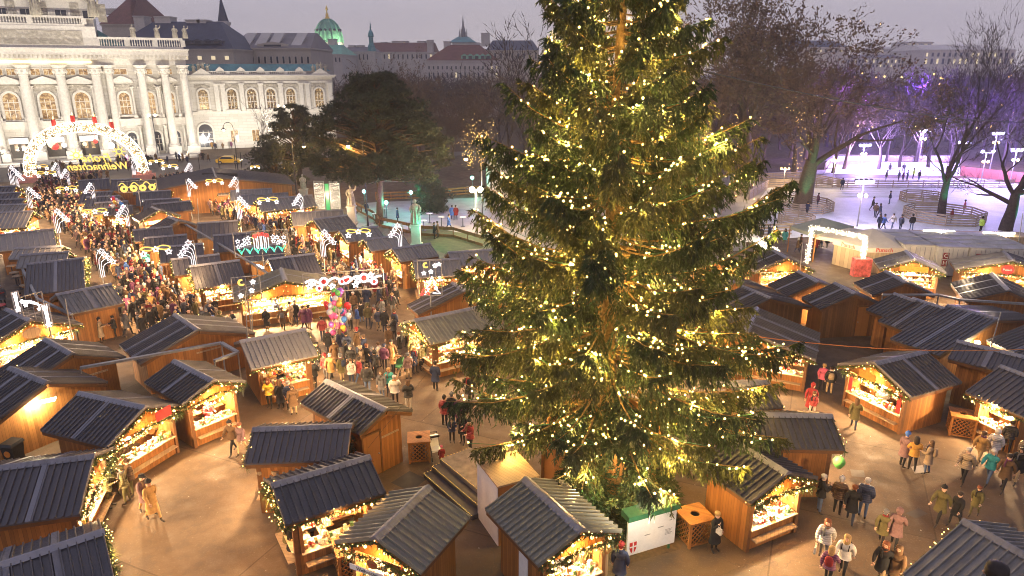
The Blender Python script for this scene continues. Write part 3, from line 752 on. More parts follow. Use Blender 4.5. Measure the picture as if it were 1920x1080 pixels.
mb = MB(); mb.box(XL,0,0,XR,30,zc0); mb.build('wall', M['ashlar'], A.root)
# entablature and cornice
mb = MB(); mb.box(XL,-.5,zc0+.002,XR+.3,30,zc0+(zc1-zc0)*.35); mb.box(XL,-.9,zc0+(zc1-zc0)*.35+.001,XR+.5,30,zc0+(zc1-zc0)*.6)
mb.box(XL,-1.5,zc0+(zc1-zc0)*.6+.001,XR+.9,30,zc1-.25); mb.box(XL,-1.8,zc1-.249,XR+1.1,30,zc1)
for k in range(int((XR-XL)/.7)):
    q = XL+.35+k*.7; mb.box(q-.18,-1.32,zc0+(zc1-zc0)*.38,q+.18,-.901,zc0+(zc1-zc0)*.6-.002)
mb.build('cornice', M['trim'], A.root)
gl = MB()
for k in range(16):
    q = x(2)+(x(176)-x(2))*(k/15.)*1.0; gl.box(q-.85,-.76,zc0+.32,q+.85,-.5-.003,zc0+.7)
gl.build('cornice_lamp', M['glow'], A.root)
# attic: frieze block, balustrades, set back storey
zf = z(50); mb = MB(); mb.box(XL,-.9,zc1+.002,XC,29.8,zf); mb.build('attic', M['trim'], A.root)
mb = MB(); mb.box(XL+.3,-1.02,z(84),XC-2.2,-.903,z(58)); mb.build('relief_frieze', M['relief'], A.root)
balustrade(A.root, XL, x(185), zf+.002, z(31), -.5, 5)
mb = MB(); mb.box(XL,1.2,zf+.002,x(202),28,z(-22)); mb.build('upper_storey', M['trim'], A.root)
mb = MB(); mb.box(XL,.6,z(-3)+.003,x(205),1.197,z(-8)); mb.build('upper_cornice', M['trim'], A.root)
for px in (4,49,114,165): rect_window(A.root, A.P(px,25,1.2)[0], 1.7, z(33), z(19), M['panedark'], 1.2)
for px in (20,80,140,190): 
    mb = MB(); q = A.P(px,20,1.2)[0]; mb.box(q-.7,1.05,z(40),q+.7,1.199,z(5)); mb.build('pilaster', M['relief'], A.root)
balustrade(A.root, XC+.01, XR+.2, zc1+.002, z(71,280), -.7, 3)
for px, s in ((69,2.6),(176,2.6)):
    o = link('statue', FIG[0], A.root); o.location = (x(px,30),-.65,z(33)+.1); o.scale = (s*.8,)*3
for i, px in enumerate((250,295,328,347)):
    o = link('statue', FIG[i % 2], A.root); o.location = (x(px,70),-.8,z(71,280)); o.scale = (1.05,)*3
mb = MB(); mb.prism([(x(205),z(90,280)),(x(262),z(90,280)),(x(205),z(55,280))], 6, 25); mb.build('roof', M['copper'], A.root)
# storeys: string course, windows, doors, columns
zs0, zs1 = z(240,100), z(226,100)
mb = MB(); mb.box(XL,-.7,zs0,XR,-.002,zs1); mb.box(XL,-.95,zs1-.3,XR+.1,-.702,zs1+.001); mb.build('string_course', M['trim'], A.root)
for px in (-44,22,91,156):
    q = x(px); arched_window(A.root, q, 2.5, z(222), z(172), M['pane'])
    for d in (-2.1,2.1): column(A.root, q+d, zs1+.05, z(160), .3, -.55)
    mb = MB(); mb.prism([(q-2.7,z(157)),(q+2.7,z(157)),(q+2.6,z(153)),(q,z(142)),(q-2.6,z(153))], -.95, -.003); mb.build('pediment', M['trim'], A.root)
    mb = MB(); mb.prism([(q-1.7,z(170.5)),(q+1.7,z(170.5)),(q+1.7,z(159)),(q-1.7,z(159))], -.28, -.003); mb.build('relief_panel', M['relief'], A.root)
    rect_window(A.root, q-1.0, 1.35, z(140), z(129.5), M['pane']); rect_window(A.root, q+1.0, 1.35, z(140), z(129.5), M['pane'])
    mb = MB(); dz = z(268,100); mb.box(q-1.5,-.1,.9,q+1.5,-.003,dz); do = mb.build('door', M['door'], A.root)
    mb = MB(); mb.box(q-.85,-.16,2.2,q-.25,-.103,4.1); mb.box(q+.25,-.16,2.2,q+.85,-.103,4.1); mb.build('pane', M['pane'], do)
    mb = MB(); mb.box(q-1.55,-.5,dz+.1,q+1.55,-.42,dz+1.15); mb.build('banner', M['white'], A.root)
    balustrade(A.root, q-1.6, q+1.6, zs1+.03, z(222)-.02, -.55, 1, .22)
for px in (-12,57,125,190): column(A.root, x(px), .3, zc0, .85, -1.3, 'giant_column')
for px in (214,): column(A.root, x(px), .3, zc0, .7, -.5, 'giant_column')
for px in (234,281,318):
    q = x(px,190); arched_window(A.root, q, 1.9, z(214,280), z(172,280), M['pane'])
    mb = MB(); mb.prism([(q-1.9,z(153,280)),(q+1.9,z(153,280)),(q+1.8,z(150,280)),(q,z(141,280)),(q-1.8,z(150,280))], -.7, -.003); mb.build('pediment', M['trim'], A.root)
    mb = MB(); mb.box(q-1.4,-.2,z(169,280),q+1.4,-.003,z(158,280)); mb.build('relief_panel', M['relief'], A.root)
    rect_window(A.root, q, 2.2, z(139,280), z(129.5,280), M['pane'])
    for d in (-1.55,1.55): column(A.root, q+d, zs1+.05, z(162,280), .22, -.5)
    arched_window(A.root, q+.3, 1.7, 1.0, z(246,280), M['panedark'], sill=False)
    for d in (-1.3,1.9): column(A.root, q+d, .4, zs0-.02, .26, -.5)
for px in (258,302,337): column(A.root, x(px,140)+.55, .3, zc0, .75, -1.6, 'giant_column')
mb = MB(); mb.box(XL,-6,.0,XR,-.001,.28); mb.box(XL,-5,.281,XR,-.001,.55); mb.build('steps', M['trim'], A.root)
# wing
B = Fac('theatre_wing', 'white side wing of the theatre with arched lit windows and teal roof', 'theatre wing', (366,281), (622,270))
bx_ = lambda px, py=190: B.P(px, py)[0]; bz = lambda py, px=480: B.P(px, py)[1]
W = bx_(626); zt = bz(146)
mb = MB(); mb.box(-8,0,0,W,16,zt); mb.build('wall', M['ashlar'], B.root)
mb = MB(); mb.box(-8,-.6,zt+.002,W+.5,16,zt+.35); mb.box(-8,-.9,zt+.351,W+.8,16,zt+.6); mb.box(-8,-.3,bz(212),W+.1,-.002,bz(207)); mb.box(-8,-.16,bz(156),W,-.002,bz(152)); mb.build('cornice', M['trim'], B.root)
balustrade(B.root, bx_(395), bx_(575), zt+.61, bz(133), -.1, 5)
mb = MB(); zr_ = bz(120); mb.hexa([(-8,1,bz(133)),(W,1,bz(133)),(W,9,bz(133)),(-8,9,bz(133)),(-8,3.2,zr_),(W-3,3.2,zr_),(W-3,7,zr_),(-8,7,zr_)])
for k in range(28):
    q = -7+(W+4)*k/28; mb.beam((q+.2,1.0,bz(133)+.03),(q-.1,3.2,zr_+.03),.08,.1)
mb.build('roof', M['copper'], B.root)
for k, px in enumerate((412,451,488,525,561)):
    q = bx_(px,133); mb = MB(); mb.prism([(q-.8,bz(136)),(q+.8,bz(136)),(q+.8,bz(131)),(q,bz(125)),(q-.8,bz(131))], -.45, .4); mb.build('dormer', M['trim'], B.root)
for px in (378,600):
    q = bx_(px,140); mb = MB(); mb.prism([(q-2.2,zt+.605),(q+2.2,zt+.605),(q,zt+2.0)], -.7, .4); mb.build('pediment', M['trim'], B.root)
    for d in (-1.4,-.4,.4,1.3):
        o = link('statue', FIG[0 if d < 0 else 1], B.root); o.location = (q+d,.1,zt+1.0+.5*(1.5-abs(d))); o.scale = (.8,)*3
for px in (382,436,473,509,546,599):
    q = bx_(px); arched_window(B.root, q, 2.0, bz(204), bz(166), M['pane2'])
    mb = MB(); mb.box(q-1.5,-.2,bz(164),q+1.5,-.003,bz(157)); mb.build('relief_panel', M['relief'], B.root)
for px in (408,420,455,491,528,566,578,620):
    q = bx_(px); mb = MB(); mb.box(q-.45,-.4,bz(207)+.02,q+.45,-.003,bz(157)); mb.box(q-.6,-.5,bz(159),q+.6,-.401,bz(156)); mb.build('pilaster', M['trim'], B.root)
wo = arched_window(B.root, bx_(386,250), 2.9, .4, bz(229), M['panedark'], sill=False)
for px in (440,480,520,560): rect_window(B.root, bx_(px,255), 1.5, bz(264), bz(243), M['pane'])
mb = MB(); q = bx_(386,250); zz = bz(256)
mb.beam((q-.75,-.42,zz+1.0),(q,-.42,zz-.35),.3,.12,0,(0,1,0)); mb.beam((q+.75,-.42,zz+1.0),(q,-.42,zz-.35),.3,.12,0,(0,1,0))
mb.box(q-1.1,-.5,zz-.8,q+1.1,-.4,zz-.5); mb.build('shop_sign', M['neonw'], B.root)
# floodlights at the foot of both fronts
def flood(fac, xs, dist, power, zt_):
    for q in xs:
        p = fac.o+fac.u*q-fac.n*dist; tg = fac.o+fac.u*q+Vector((0,0,zt_)); spot((p.x,p.y,1.2), tg, power, (1,.92,.8), R(120), .4)
flood(A, [XL+4, -8, 1, 10, 19, 28, 37], 11, 2500, 11)
flood(B, [2, 10, 18, 26], 10, 1750, 8)
for q in (-14, 0, 14, 28):     # second row of floods further out, for the attic and the upper storey
    p = A.o+A.u*q-A.n*30; tg = A.o+A.u*q+Vector((0,0,29)); spot((p.x,p.y,5.5), tg, 9500, (1,.92,.8), R(70), .5)
# ------------------------------------------------------------------ the city behind
M['beige'] = mat('beige_render', (.42,.37,.31), .9, 0, .08, .3)
M['pale'] = mat('pale_render', (.5,.46,.42), .9, 0, .08, .3)
M['museum'] = mat('museum_stone', (.72,.65,.56), .9, 0, .08, .3)  # raised paler so the colour stands in for city light and haze
M['slate'] = mat('slate_roof', (.05,.055,.085), .6, 0, .2, .6)
M['redroof'] = mat('red_tile_roof', (.17,.075,.06), .8, 0, .2, .6)
M['greyroof'] = mat('grey_roof', (.2,.175,.175), .7, 0, .15, .4)
M['verdigris'] = mat('verdigris', (.2,.42,.3), .6, 0, .25, .3)
M['winlit'] = emit('lit_window', (1,.8,.5), .45)
def building(label, x0, x1, yr, ye, yb, Y, D, wall, roof, hip=.0, wins=(), name='building', rot=0, chim=(), gdz=0):
    a = at(x0, ye, Y); b = at(x1, ye, Y); ze = a.z; zr = at((x0+x1)/2, yr, Y+D/2).z; wdt = b.x-a.x
    root = thing(name, label, 'building', (a.x, Y, 0), 0)
    mb = MB(); mb.box(0,0,0,wdt,D,ze); mb.box(-.3,-.4,ze+.002,wdt+.3,D,ze+.5); mb.build('wall', M[wall], root)
    hx = hip*(zr-ze); mb = MB(); q = ze+.502
    mb.hexa([(-.3,-.5,q),(wdt+.3,-.5,q),(wdt+.3,D,q),(-.3,D,q),(hx,D*.45,zr),(wdt-hx,D*.45,zr),(wdt-hx,D*.55,zr),(hx,D*.55,zr)])
    ro = mb.build('roof', M[roof], root)
    for px, yt, wd in chim:
        p = at(px, yt, Y+D*.45); mb = MB(); mb.box(p.x-a.x-wd/2,D*.42,(ze+zr)/2,p.x-a.x+wd/2,D*.58,p.z); mb.box(p.x-a.x-wd/2-.15,D*.41,p.z+.002,p.x-a.x+wd/2+.15,D*.59,p.z+.3); mb.build('chimney', M['pale'], ro)
    wm = {}
    for (y0, y1, n, wfrac, lit) in wins:
        z1, z0 = at(x0,y0,Y).z, at(x0,y1,Y).z; ww = wdt/n*wfrac
        for i in range(n):
            l = random.random() < lit; key = (round(ww,3), z0, l)
            if key not in wm:
                mb = MB(); mb.box(-ww/2-.12,-.12,-.12,ww/2+.12,-.003,z1-z0+.12); f = MB(); f.box(-ww/2,-.16,0,ww/2,-.121,z1-z0)
                wm[key] = (mb.mesh('window', M['pale']), f.mesh('pane', M['winlit'] if l else M['panedark']))
            o = link('window', wm[key][0], root); o.location = (wdt*(i+.5)/n,0,z0); link('pane', wm[key][1], o)
    return root, a, zr
def dormers(root, a, Y, D, pxs, y0, y1, w, m='verdigris'):
    for px in pxs:
        p = at(px, y0, Y+D*.2); q = at(px, y1, Y+D*.2); x = p.x-a.x; mb = MB()
        mb.prism([(x-w/2,p.z),(x+w/2,p.z),(x+w/2,(p.z+2*q.z)/3),(x,q.z),(x-w/2,(p.z+2*q.z)/3)], D*.02, D*.4); d = mb.build('dormer', M[m], root)
        f = MB(); f.box(x-w*.28,D*.02-.08,p.z+.2,x+w*.28,D*.02-.003,(p.z+2*q.z)/3-.1); f.build('pane', M['panedark'], d)
r, a, _ = building('building with long dark blue slate roof and white chimneys behind the theatre', 207, 437, 41, 95, 0, 200, 26, 'beige', 'slate', .9, [(105,112,9,.3,.6)], chim=[(262,32,3),(306,33,4.5),(363,39,4),(380,39,2.4)])
dormers(r, a, 200, 26, (366,385,404,420), 84, 74, 2.6, 'slate')
r, a, _ = building('building with pale grey roof and skylights beside the pointed church spire', 432, 582, 62, 93, 0, 215, 26, 'beige', 'greyroof', .25, [(106,119,13,.3,.15)])
for px in (452,480,505,548):
    sk = MB(); p = at(px,88,215+3); sk.hexa([(p.x-a.x,1.5,p.z),(p.x-a.x+3,1.5,p.z),(p.x-a.x+4,6.5,p.z+3.8),(p.x-a.x+1,6.5,p.z+3.8),(p.x-a.x,1.3,p.z+.3),(p.x-a.x+3,1.3,p.z+.3),(p.x-a.x+4,6.3,p.z+4.1),(p.x-a.x+1,6.3,p.z+4.1)]); sk.build('skylight', M['pale'], r)
dormers(r, a, 215, 26, (521,), 94, 79, 9, 'beige')
building('house with steep red roof rising behind the theatre attic', 190, 246, -20, 48, 0, 240, 34, 'beige', 'redroof', .5, [], chim=[(214,27,6)])
building('greenish roofed house in front of the floodlit dome', 582, 640, 84, 104, 0, 300, 30, 'pale', 'verdigris', .6, [(108,116,8,.35,.2)], chim=[(601,76,2),(622,74,3)])
building('pale house with flat grey roof left of the teal turret', 640, 700, 88, 99, 0, 330, 20, 'pale', 'greyroof', .5, [(102,112,8,.35,.2)], chim=[(660,86,3),(676,86,3)])
building('long building with brown roof and white firewalls beyond the bare trees', 690, 812, 80, 99, 0, 360, 30, 'pale', 'redroof', .1, [(102,110,14,.3,.1)], chim=[(720,80,3),(750,78,8),(790,78,4),(806,76,3)])
r, a, _ = building('pale palace wing with brown hipped roof and a row of pointed dormers', 800, 935, 84, 116, 0, 260, 24, 'pale', 'redroof', 1.2, [(124,130,16,.3,.15),(136,146,16,.3,.1)], chim=[(806,80,2),(838,79,2.4)])
dormers(r, a, 260, 24, (872,883,895,906,916), 112, 101, 2.2)
building('dark roofed building behind the bare tree beside the big spruce', 912, 1010, 76, 96, 0, 340, 30, 'beige', 'slate', .5, [(100,110,9,.3,.1)], chim=[(910,63,4)])
building('long hazy museum front above the violet park', 1588, 1738, 103, 110, 0, 420, 30, 'museum', 'greyroof', .3, [(112,118,22,.4,.25),(121,126,22,.4,.2)])
building('tall columned museum pavilion at the end of the hazy front', 1734, 1905, 84, 95, 0, 400, 40, 'museum', 'museum', .4, [(99,106,16,.35,.4),(110,120,16,.35,.5)])
building('hazy block with dark hipped roof beyond the brown plane trees', 1497, 1592, 76, 90, 0, 380, 30, 'museum', 'slate', .8, [(93,98,10,.4,.3)])
building('faint office block with lit floors and a red roof light', 1695, 1750, 78, 80, 0, 620, 20, 'museum', 'museum', .1, [(82,84,16,.5,.7),(86,88,16,.5,.7),(90,92,16,.5,.6)])
building('distant apartment block in the evening haze right of the spruce', 1640, 1700, 88, 93, 0, 640, 24, 'museum', 'museum', .2, [(94,97,14,.4,.4)])
def tower(name, label, px, yb, Y, prof, m, cat='tower', n=12):
    p = at(px, yb, Y); root = thing(name, label, cat, (p.x, Y, 0)); return root, p
# church spire
r, p = tower('church_spire', 'slim church tower with tall pointed slate spire', 421, 60, 235, None, None, 'church tower')
s = 235/F*1.02; mb = MB(); mb.box(-8*s,-8*s,0,8*s,8*s,at(421,43,235).z); zz = at(421,43,235).z; mb.box(-9.5*s,-9.5*s,zz-.5,9.5*s,9.5*s,zz+.4); mb.build('shaft', M['pale'], r)
mb = MB(); mb.lathe([(9.5*s,zz+.4),(7*s,zz+2.4),(3*s,zz+5.6),(.1,at(421,-8,235).z)], (0,0,0), 8); mb.build('spire', M['slate'], r)
for q in (-3.5*s, 3.5*s):
    mb = MB(); mb.prism(arch_pts(q,3*s,zz-3.2,zz-.9), -8*s-.1, -8*s-.003); mb.build('window', M['panedark'], r)
# dome
r, p = tower('palace_dome', 'floodlit green copper dome with gilded lantern above the roofs', 617, 80, 400, None, None, 'dome')
s = 400/F*1.02; zb = at(617,80,400).z; mb = MB(); mb.lathe([(24*s,0),(24*s,zb-4),(25*s,zb-3.5),(25*s,zb)], (0,0,0), 24); mb.build('drum', M['pale'], r)
zt_ = at(617,36,400).z; mb = MB(); mb.lathe([(24*s*math.cos(a_), zb+(zt_-zb)*math.sin(a_)) for a_ in np.linspace(0,1.42,9)], (0,0,0), 24)
for k in range(12):
    a_ = k*math.pi/6; mb.tube([(24.6*s*math.cos(q)*math.cos(a_), 24.6*s*math.cos(q)*math.sin(a_), zb+(zt_-zb)*1.02*math.sin(q)) for q in np.linspace(0,1.4,8)], .35, 4)
d = mb.build('dome_shell', M['verdigris'], r)
for k in range(9):
    a_ = math.pi+k*math.pi/8; q = .55; mb = MB(); mb.ball((24.3*s*math.cos(q)*math.cos(a_), 24.3*s*math.cos(q)*math.sin(a_), zb+(zt_-zb)*math.sin(q)), .8, 0, 8, 5); mb.build('oculus', M['panedark'], d)
for k in range(10):
    a_ = math.pi+(k+.5)*math.pi/10; mb = MB(); c_, s_ = math.cos(a_), math.sin(a_); mb.box(-.9,-.15,zb-9.5,.9,.15,zb-5); mb.xform(Matrix.Translation((24.05*s*c_,24.05*s*s_,0)) @ Matrix.Rotation(a_+math.pi/2,4,'Z')); mb.build('window', M['panedark'], r)
mb = MB(); mb.lathe([(4*s,zt_-.6),(4*s,zt_+1),(2.6*s,zt_+1.2),(2.6*s,zt_+2.6),(1*s,zt_+3.4),(.3,zt_+4.4),(.8,zt_+5),(.05,zt_+7)], (0,0,0), 10); mb.build('lantern', M['gold'], r)
P_ = Vector((p.x, 400, 0))
for dx in (-26, 26): spot((p.x+dx*s*1.3, 400-34*s, zb-5), (p.x, 400, zb+5), 9000, (.85,1,.6), R(80), 1)
# teal turret and the distant cathedral tower, a chimney stack
r, p = tower('copper_turret', 'small teal copper turret with onion top', 697, 96, 330, None, None)
s = 330/F; zb = at(697,96,330).z; mb = MB(); mb.box(-6*s,-6*s,0,6*s,6*s,zb); mb.build('shaft', M['pale'], r)
mb = MB(); mb.lathe([(8*s,zb),(6*s,zb+2.2),(4*s,zb+3.4),(4*s,zb+6),(5.5*s,zb+6.3),(4*s,zb+8),(1.4*s,zb+9),(1.6*s,zb+9.6),(.15,zb+12)], (0,0,0), 10); mb.build('onion_roof', M['copper'], r)
r, p = tower('cathedral_tower', 'distant gothic tower with thin pinnacled spire above a teal roof', 868, 70, 520, None, None)
s = 520/F; z0 = at(868,80,520).z; z1 = at(868,68,520).z; z2 = at(868,28,520).z
mb = MB(); mb.box(-18*s,-6,0,30*s,14,z0); mb.build('nave', M['pale'], r); mb = MB(); mb.hexa([(-24*s,-7,z0+.01),(24*s,-7,z0+.01),(24*s,15,z0+.01),(-24*s,15,z0+.01),(-9*s,3,z1),(9*s,3,z1),(9*s,5,z1),(-9*s,5,z1)]); mb.build('roof', M['copper'], r)
mb = MB(); mb.lathe([(5.5*s,z0),(5*s,z1+2),(3*s,z1+5),(1.6*s,z1+8),(.1,z2)], (0,4,0), 8)
for q in (-6.5,-3.5,3.5,6.5): mb.lathe([(1*s,z0),(1*s,z1+2.5),(.05,z1+5.5)], (q*s,2,0), 5)
mb.build('spire', M['greyroof'], r)
# construction cranes, barely visible
for px, Y, yt, side in ((1612,800,48,1),):
    p = at(px, yt, Y); r = thing('tower_crane', ('faint construction crane far off above the violet park' if side > 0 else 'faint construction crane beside the bare tree left of the spruce'), 'crane', (p.x, Y, 0))
    mb = MB(); mb.box(-.16,-.16,0,.16,.16,p.z); mb.build('mast', M['grey'], r); mb = MB(); mb.beam((-8*side,0,p.z-1),(22*side,0,p.z+.6),.2,.25); mb.tube([(0,0,p.z+4),(20*side,0,p.z+1)], .1, 3); mb.tube([(0,0,p.z),(0,0,p.z+4)], .25, 4); mb.build('jib', M['grey'], r)
    mb = MB(); mb.ball((22*side,0,p.z+1.6),   .3, 0, 6, 4); mb.ball((0,0,p.z+4.6), .3, 0, 6, 4); mb.build('warning_lamp', M['lampy'], r)
# ------------------------------------------------------------------ park trees
M['twig'] = mat('bare_twigs', (.07,.05,.045), .9, 0, .3, 3)
M['twigbrown'] = mat('brown_twigs', (.12,.08,.055), .9, 0, .3, 3)
M['leafbrown'] = mat('withered_leaves', (.16,.1,.06), .8, 0, .45, 1.5)
M['pine'] = mat('pine_needles', (.03,.045,.022), .7, 0, .5, .8)
M['pinewarm'] = mat('pine_needles_olive', (.04,.045,.018), .7, 0, .5, .8)
def grow(seed, Ht, spread, levels=5, trunk=.32, fork=.3, leaf=0, twigw=.03, upness=.5, nkids=(3,4), lean=(0,0)):
    """bare tree: tubes for trunk and limbs, ribbons of three faces for twigs; returns trunk MB, twig verts, leaf verts"""
    rg = random.Random(seed); mb = MB(); TW = []; LF = []
    def rnd_dir(d, ang):
        a = d.orthogonal().normalized(); a.rotate(Matrix.Rotation(rg.uniform(0,6.283),3,d)); q = d*math.cos(ang)+a*math.sin(ang); return q.normalized()
    def branch(p, d, L, r, lv):
        n = 4 if lv < 3 else 2; pts = [p.copy()]; rr = [r]; q = p.copy(); dd = d.copy()
        for i in range(n):
            dd = (dd+Vector((rg.uniform(-1,1),rg.uniform(-1,1),rg.uniform(-.6,1)*upness))*(.22 if lv else .1)).normalized(); q = q+dd*(L/n); pts.append(q.copy()); rr.append(r*(1-.4*(i+1)/n))
        if lv < 3: mb.tube(pts, rr, 7 if lv == 0 else 5 if lv == 1 else 4, 0, False)
        else:
            for a_, b_, w0, w1 in zip(pts, pts[1:], rr, rr[1:]):
                s = (b_-a_).cross(Vector((rg.uniform(-1,1),rg.uniform(-1,1),rg.uniform(-1,1))))
                if s.length < 1e-4: continue
                s.normalize(); w_ = max(w0, twigw); TW.extend([a_-s*w_, a_+s*w_, b_+s*max(w1,twigw*.4)])
        if lv >= levels-1:
            if leaf:
                for k in range(leaf):
                    c = pts[-1].lerp(pts[0], rg.random())+Vector((rg.gauss(0,.18),rg.gauss(0,.18),rg.gauss(0,.18))); a_ = Vector((rg.gauss(0,1),rg.gauss(0,1),rg.gauss(0,1))).normalized(); b_ = a_.orthogonal().normalized(); sz = rg.uniform(.09,.17)
                    LF.extend([c+a_*sz, c+b_*sz, c-a_*sz*.8-b_*sz*.5])
            return
        k = rg.randint(*nkids) if lv else rg.randint(4,5)
        for i in range(k):
            f = rg.uniform(.35 if lv else .55, 1) if i else 1.0; j = min(int(f*n), n-1); c = pts[j].lerp(pts[j+1], f*n-j)
            ang = rg.uniform(.3,.95) if lv else rg.uniform(.25, spread)
            nd = rnd_dir(dd, ang if i else ang*.4); nd = (nd+Vector((0,0,upness*.25))).normalized()
            branch(c, nd, L*(rg.uniform(.55,.85) if lv else rg.uniform(.75,1.05)), max(rr[-1]*(.55+.15*rg.random()),.012), lv+1)
    d = Vector((lean[0],lean[1],1)).normalized()
    branch(Vector((0,0,-.1)), d, Ht*fork, trunk, 0)
    top = max([p[2] for p in TW] or [1]); s = Ht/top
    return mb, np.array([tuple(v) for v in TW]), np.array([tuple(v) for v in LF]) if LF else None, s
VAR = {}
def variant(key, bark, twig, leafm=None, **k):
    mb, T, L, s = grow(**k); mb.xform(Matrix.Scale(s,4)); a = mb.mesh('trunk', M[bark], True); H_ = k['Ht']
    V = T*s; mi = np.zeros(len(T)//3, int)
    if L is not None: V = np.concatenate([V, L*s]); mi = np.concatenate([mi, np.ones(len(L)//3, int)])
    c = tri_mesh('crown', V, [M[twig]]+([M[leafm]] if leafm else []), mi, False); VAR[key] = (a, c, H_)
for i in range(4): variant(f'bare{i}', 'bark2', 'twig', seed=11+i, Ht=18, spread=.75, levels=6, trunk=.34, twigw=.05, upness=.7)
for i in range(3): variant(f'leafy{i}', 'bark', 'twigbrown', 'leafbrown', seed=31+i, Ht=18, spread=.8, levels=6, trunk=.4, twigw=.045, leaf=6, upness=.6)
for i in range(2): variant(f'small{i}', 'bark2', 'twig', seed=51+i, Ht=8, spread=.8, levels=5, trunk=.12, twigw=.02, upness=.6)
variant('plane', 'bark', 'twigbrown', 'leafbrown', seed=72, Ht=22, spread=.9, levels=7, trunk=.75, twigw=.03, leaf=5, upness=.5, nkids=(3,3), fork=.2)
variant('oak', 'bark2', 'twig', seed=84, Ht=21, spread=.55, levels=7, trunk=.55, twigw=.03, upness=.8, fork=.33)
variant('low', 'bark2', 'twig', seed=97, Ht=14, spread=1.15, levels=7, trunk=.7, twigw=.02, upness=.15, fork=.3, nkids=(3,3))
def put_tree(key, px, py, ytop, label, group=None, rz=None, wide=1.0, Y=None, name='bare_tree'):
    a, c, H_ = VAR[key]; b = gp(px, py) if Y is None else Vector((at(px, 200, Y).x, Y, 0)); zt = at(px, ytop, b.y).z; s = zt/H_
    r = thing(name, label, 'tree', b, random.uniform(0,6.28) if rz is None else rz, group); r.scale = (s*wide, s*wide, s)
    link('trunk', a, r); link('crown', c, r); return r
put_tree('plane', 1393, 352, -75, 'huge brown leaved plane tree right behind the spruce', None, 1.0, 1.05, None, 'plane_tree')
put_tree('plane', 1503, 392, 10, 'brown leaved plane tree lit green at its foot inside a fenced ring on the ice', None, 3.9, 1.15, None, 'plane_tree')
put_tree('oak', 1765, 408, -20, 'tall bare tree with green lit trunk in a fenced ring on the ice', None, 2.2, 1.0)
put_tree('low', 1884, 432, 130, 'dark spreading bare tree at the right end of the ice rink', None, 4.0, 1.0)
put_tree('plane', 1335, 345, -60, 'brown leaved tree showing just right of the spruce', None, 2.6, .95, None, 'plane_tree')
put_tree('bare0', 992, 335, 8, 'tall bare tree just left of the spruce top', None, .4, 1.25)
put_tree('leafy0', 728, 300, 92, 'reddish brown tree rising over the dark pine', None, 1.1, 1.2, None, 'brown_tree')
put_tree('leafy1', 778, 300, 86, 'second reddish tree right of the dark pine top', None, 2.0, 1.1, None, 'brown_tree')
put_tree('small0', 497, 287, 175, 'little bare tree in front of the theatre wing', None, 0, 1.1)
put_tree('small1', 1320, 345, 200, 'bare tree wrapped in tiny lights just right of the spruce', None, 0, 1.2)
put_tree('small0', 800, 335, 262, 'bare young tree on the terrace behind the standing statue', None, 1, 1.0)
rr = random.Random(5); k = 0
for (x0, x1, n, Y0, Y1, t0, t1, lab, ks, grp) in [
    (650, 1010, 22, 118, 165, 115, 195, 'brownish bare park tree between the dark pine and the spruce', ['leafy0','leafy1','leafy2','bare1'], 'bare trees left of the spruce'),
    (1010, 1280, 8, 120, 165, 120, 190, 'brown park tree glimpsed through the boughs of the spruce', ['leafy0','leafy2','bare2'], 'trees behind the spruce'),
    (1280, 1600, 16, 115, 160, 70, 170, 'brown park tree behind the skating rink near the spruce', ['leafy0','leafy2','leafy1','bare2'], 'brown trees behind the rink'),
    (1570, 2010, 40, 120, 185, 95, 185, 'bare violet tinged tree in the park behind the ice', ['bare0','bare1','bare2','bare3'], 'violet lit trees behind the rink')]:
    for i in range(n):
        px = x0+(x1-x0)*(i+rr.random())/n; put_tree(rr.choice(ks), px, 0, rr.uniform(t0,t1), lab, grp, rr.uniform(0,6.28), rr.uniform(1.0,1.5), rr.uniform(Y0,Y1), 'park_tree')
# far wood as one mass
mbw = []
for i in range(150):
    a, c, H_ = VAR[rr.choice(['bare0','bare1','bare2','bare3'])]
    mbw.append((c, rr.uniform(640,2050), rr.uniform(185,260), rr.uniform(128,165)))
Vw = []
for c, px, Y, yt in mbw:
    n = len(c.vertices); co = np.empty(n*3, np.float32); c.vertices.foreach_get('co', co); co = co.reshape(-1,3,3)[::3].reshape(-1,3).copy(); ctr = co.reshape(-1,3,3).mean(1).repeat(3,0); co = ctr+(co-ctr)*2.2
    b = at(px,200,Y); s = at(px,yt,Y).z/18; an = rr.uniform(0,6.28); ca, sa = math.cos(an), math.sin(an)
    x_ = (co[:,0]*ca-co[:,1]*sa)*s*1.5+b.x; y_ = (co[:,0]*sa+co[:,1]*ca)*s*1.5+Y; Vw.append(np.stack([x_,y_,co[:,2]*s],1))
o = tri_mesh('woodland', np.concatenate(Vw), M['twig']); tag(o, 'dark mass of bare wood across the far side of the park', 'woodland', None, 'stuff')
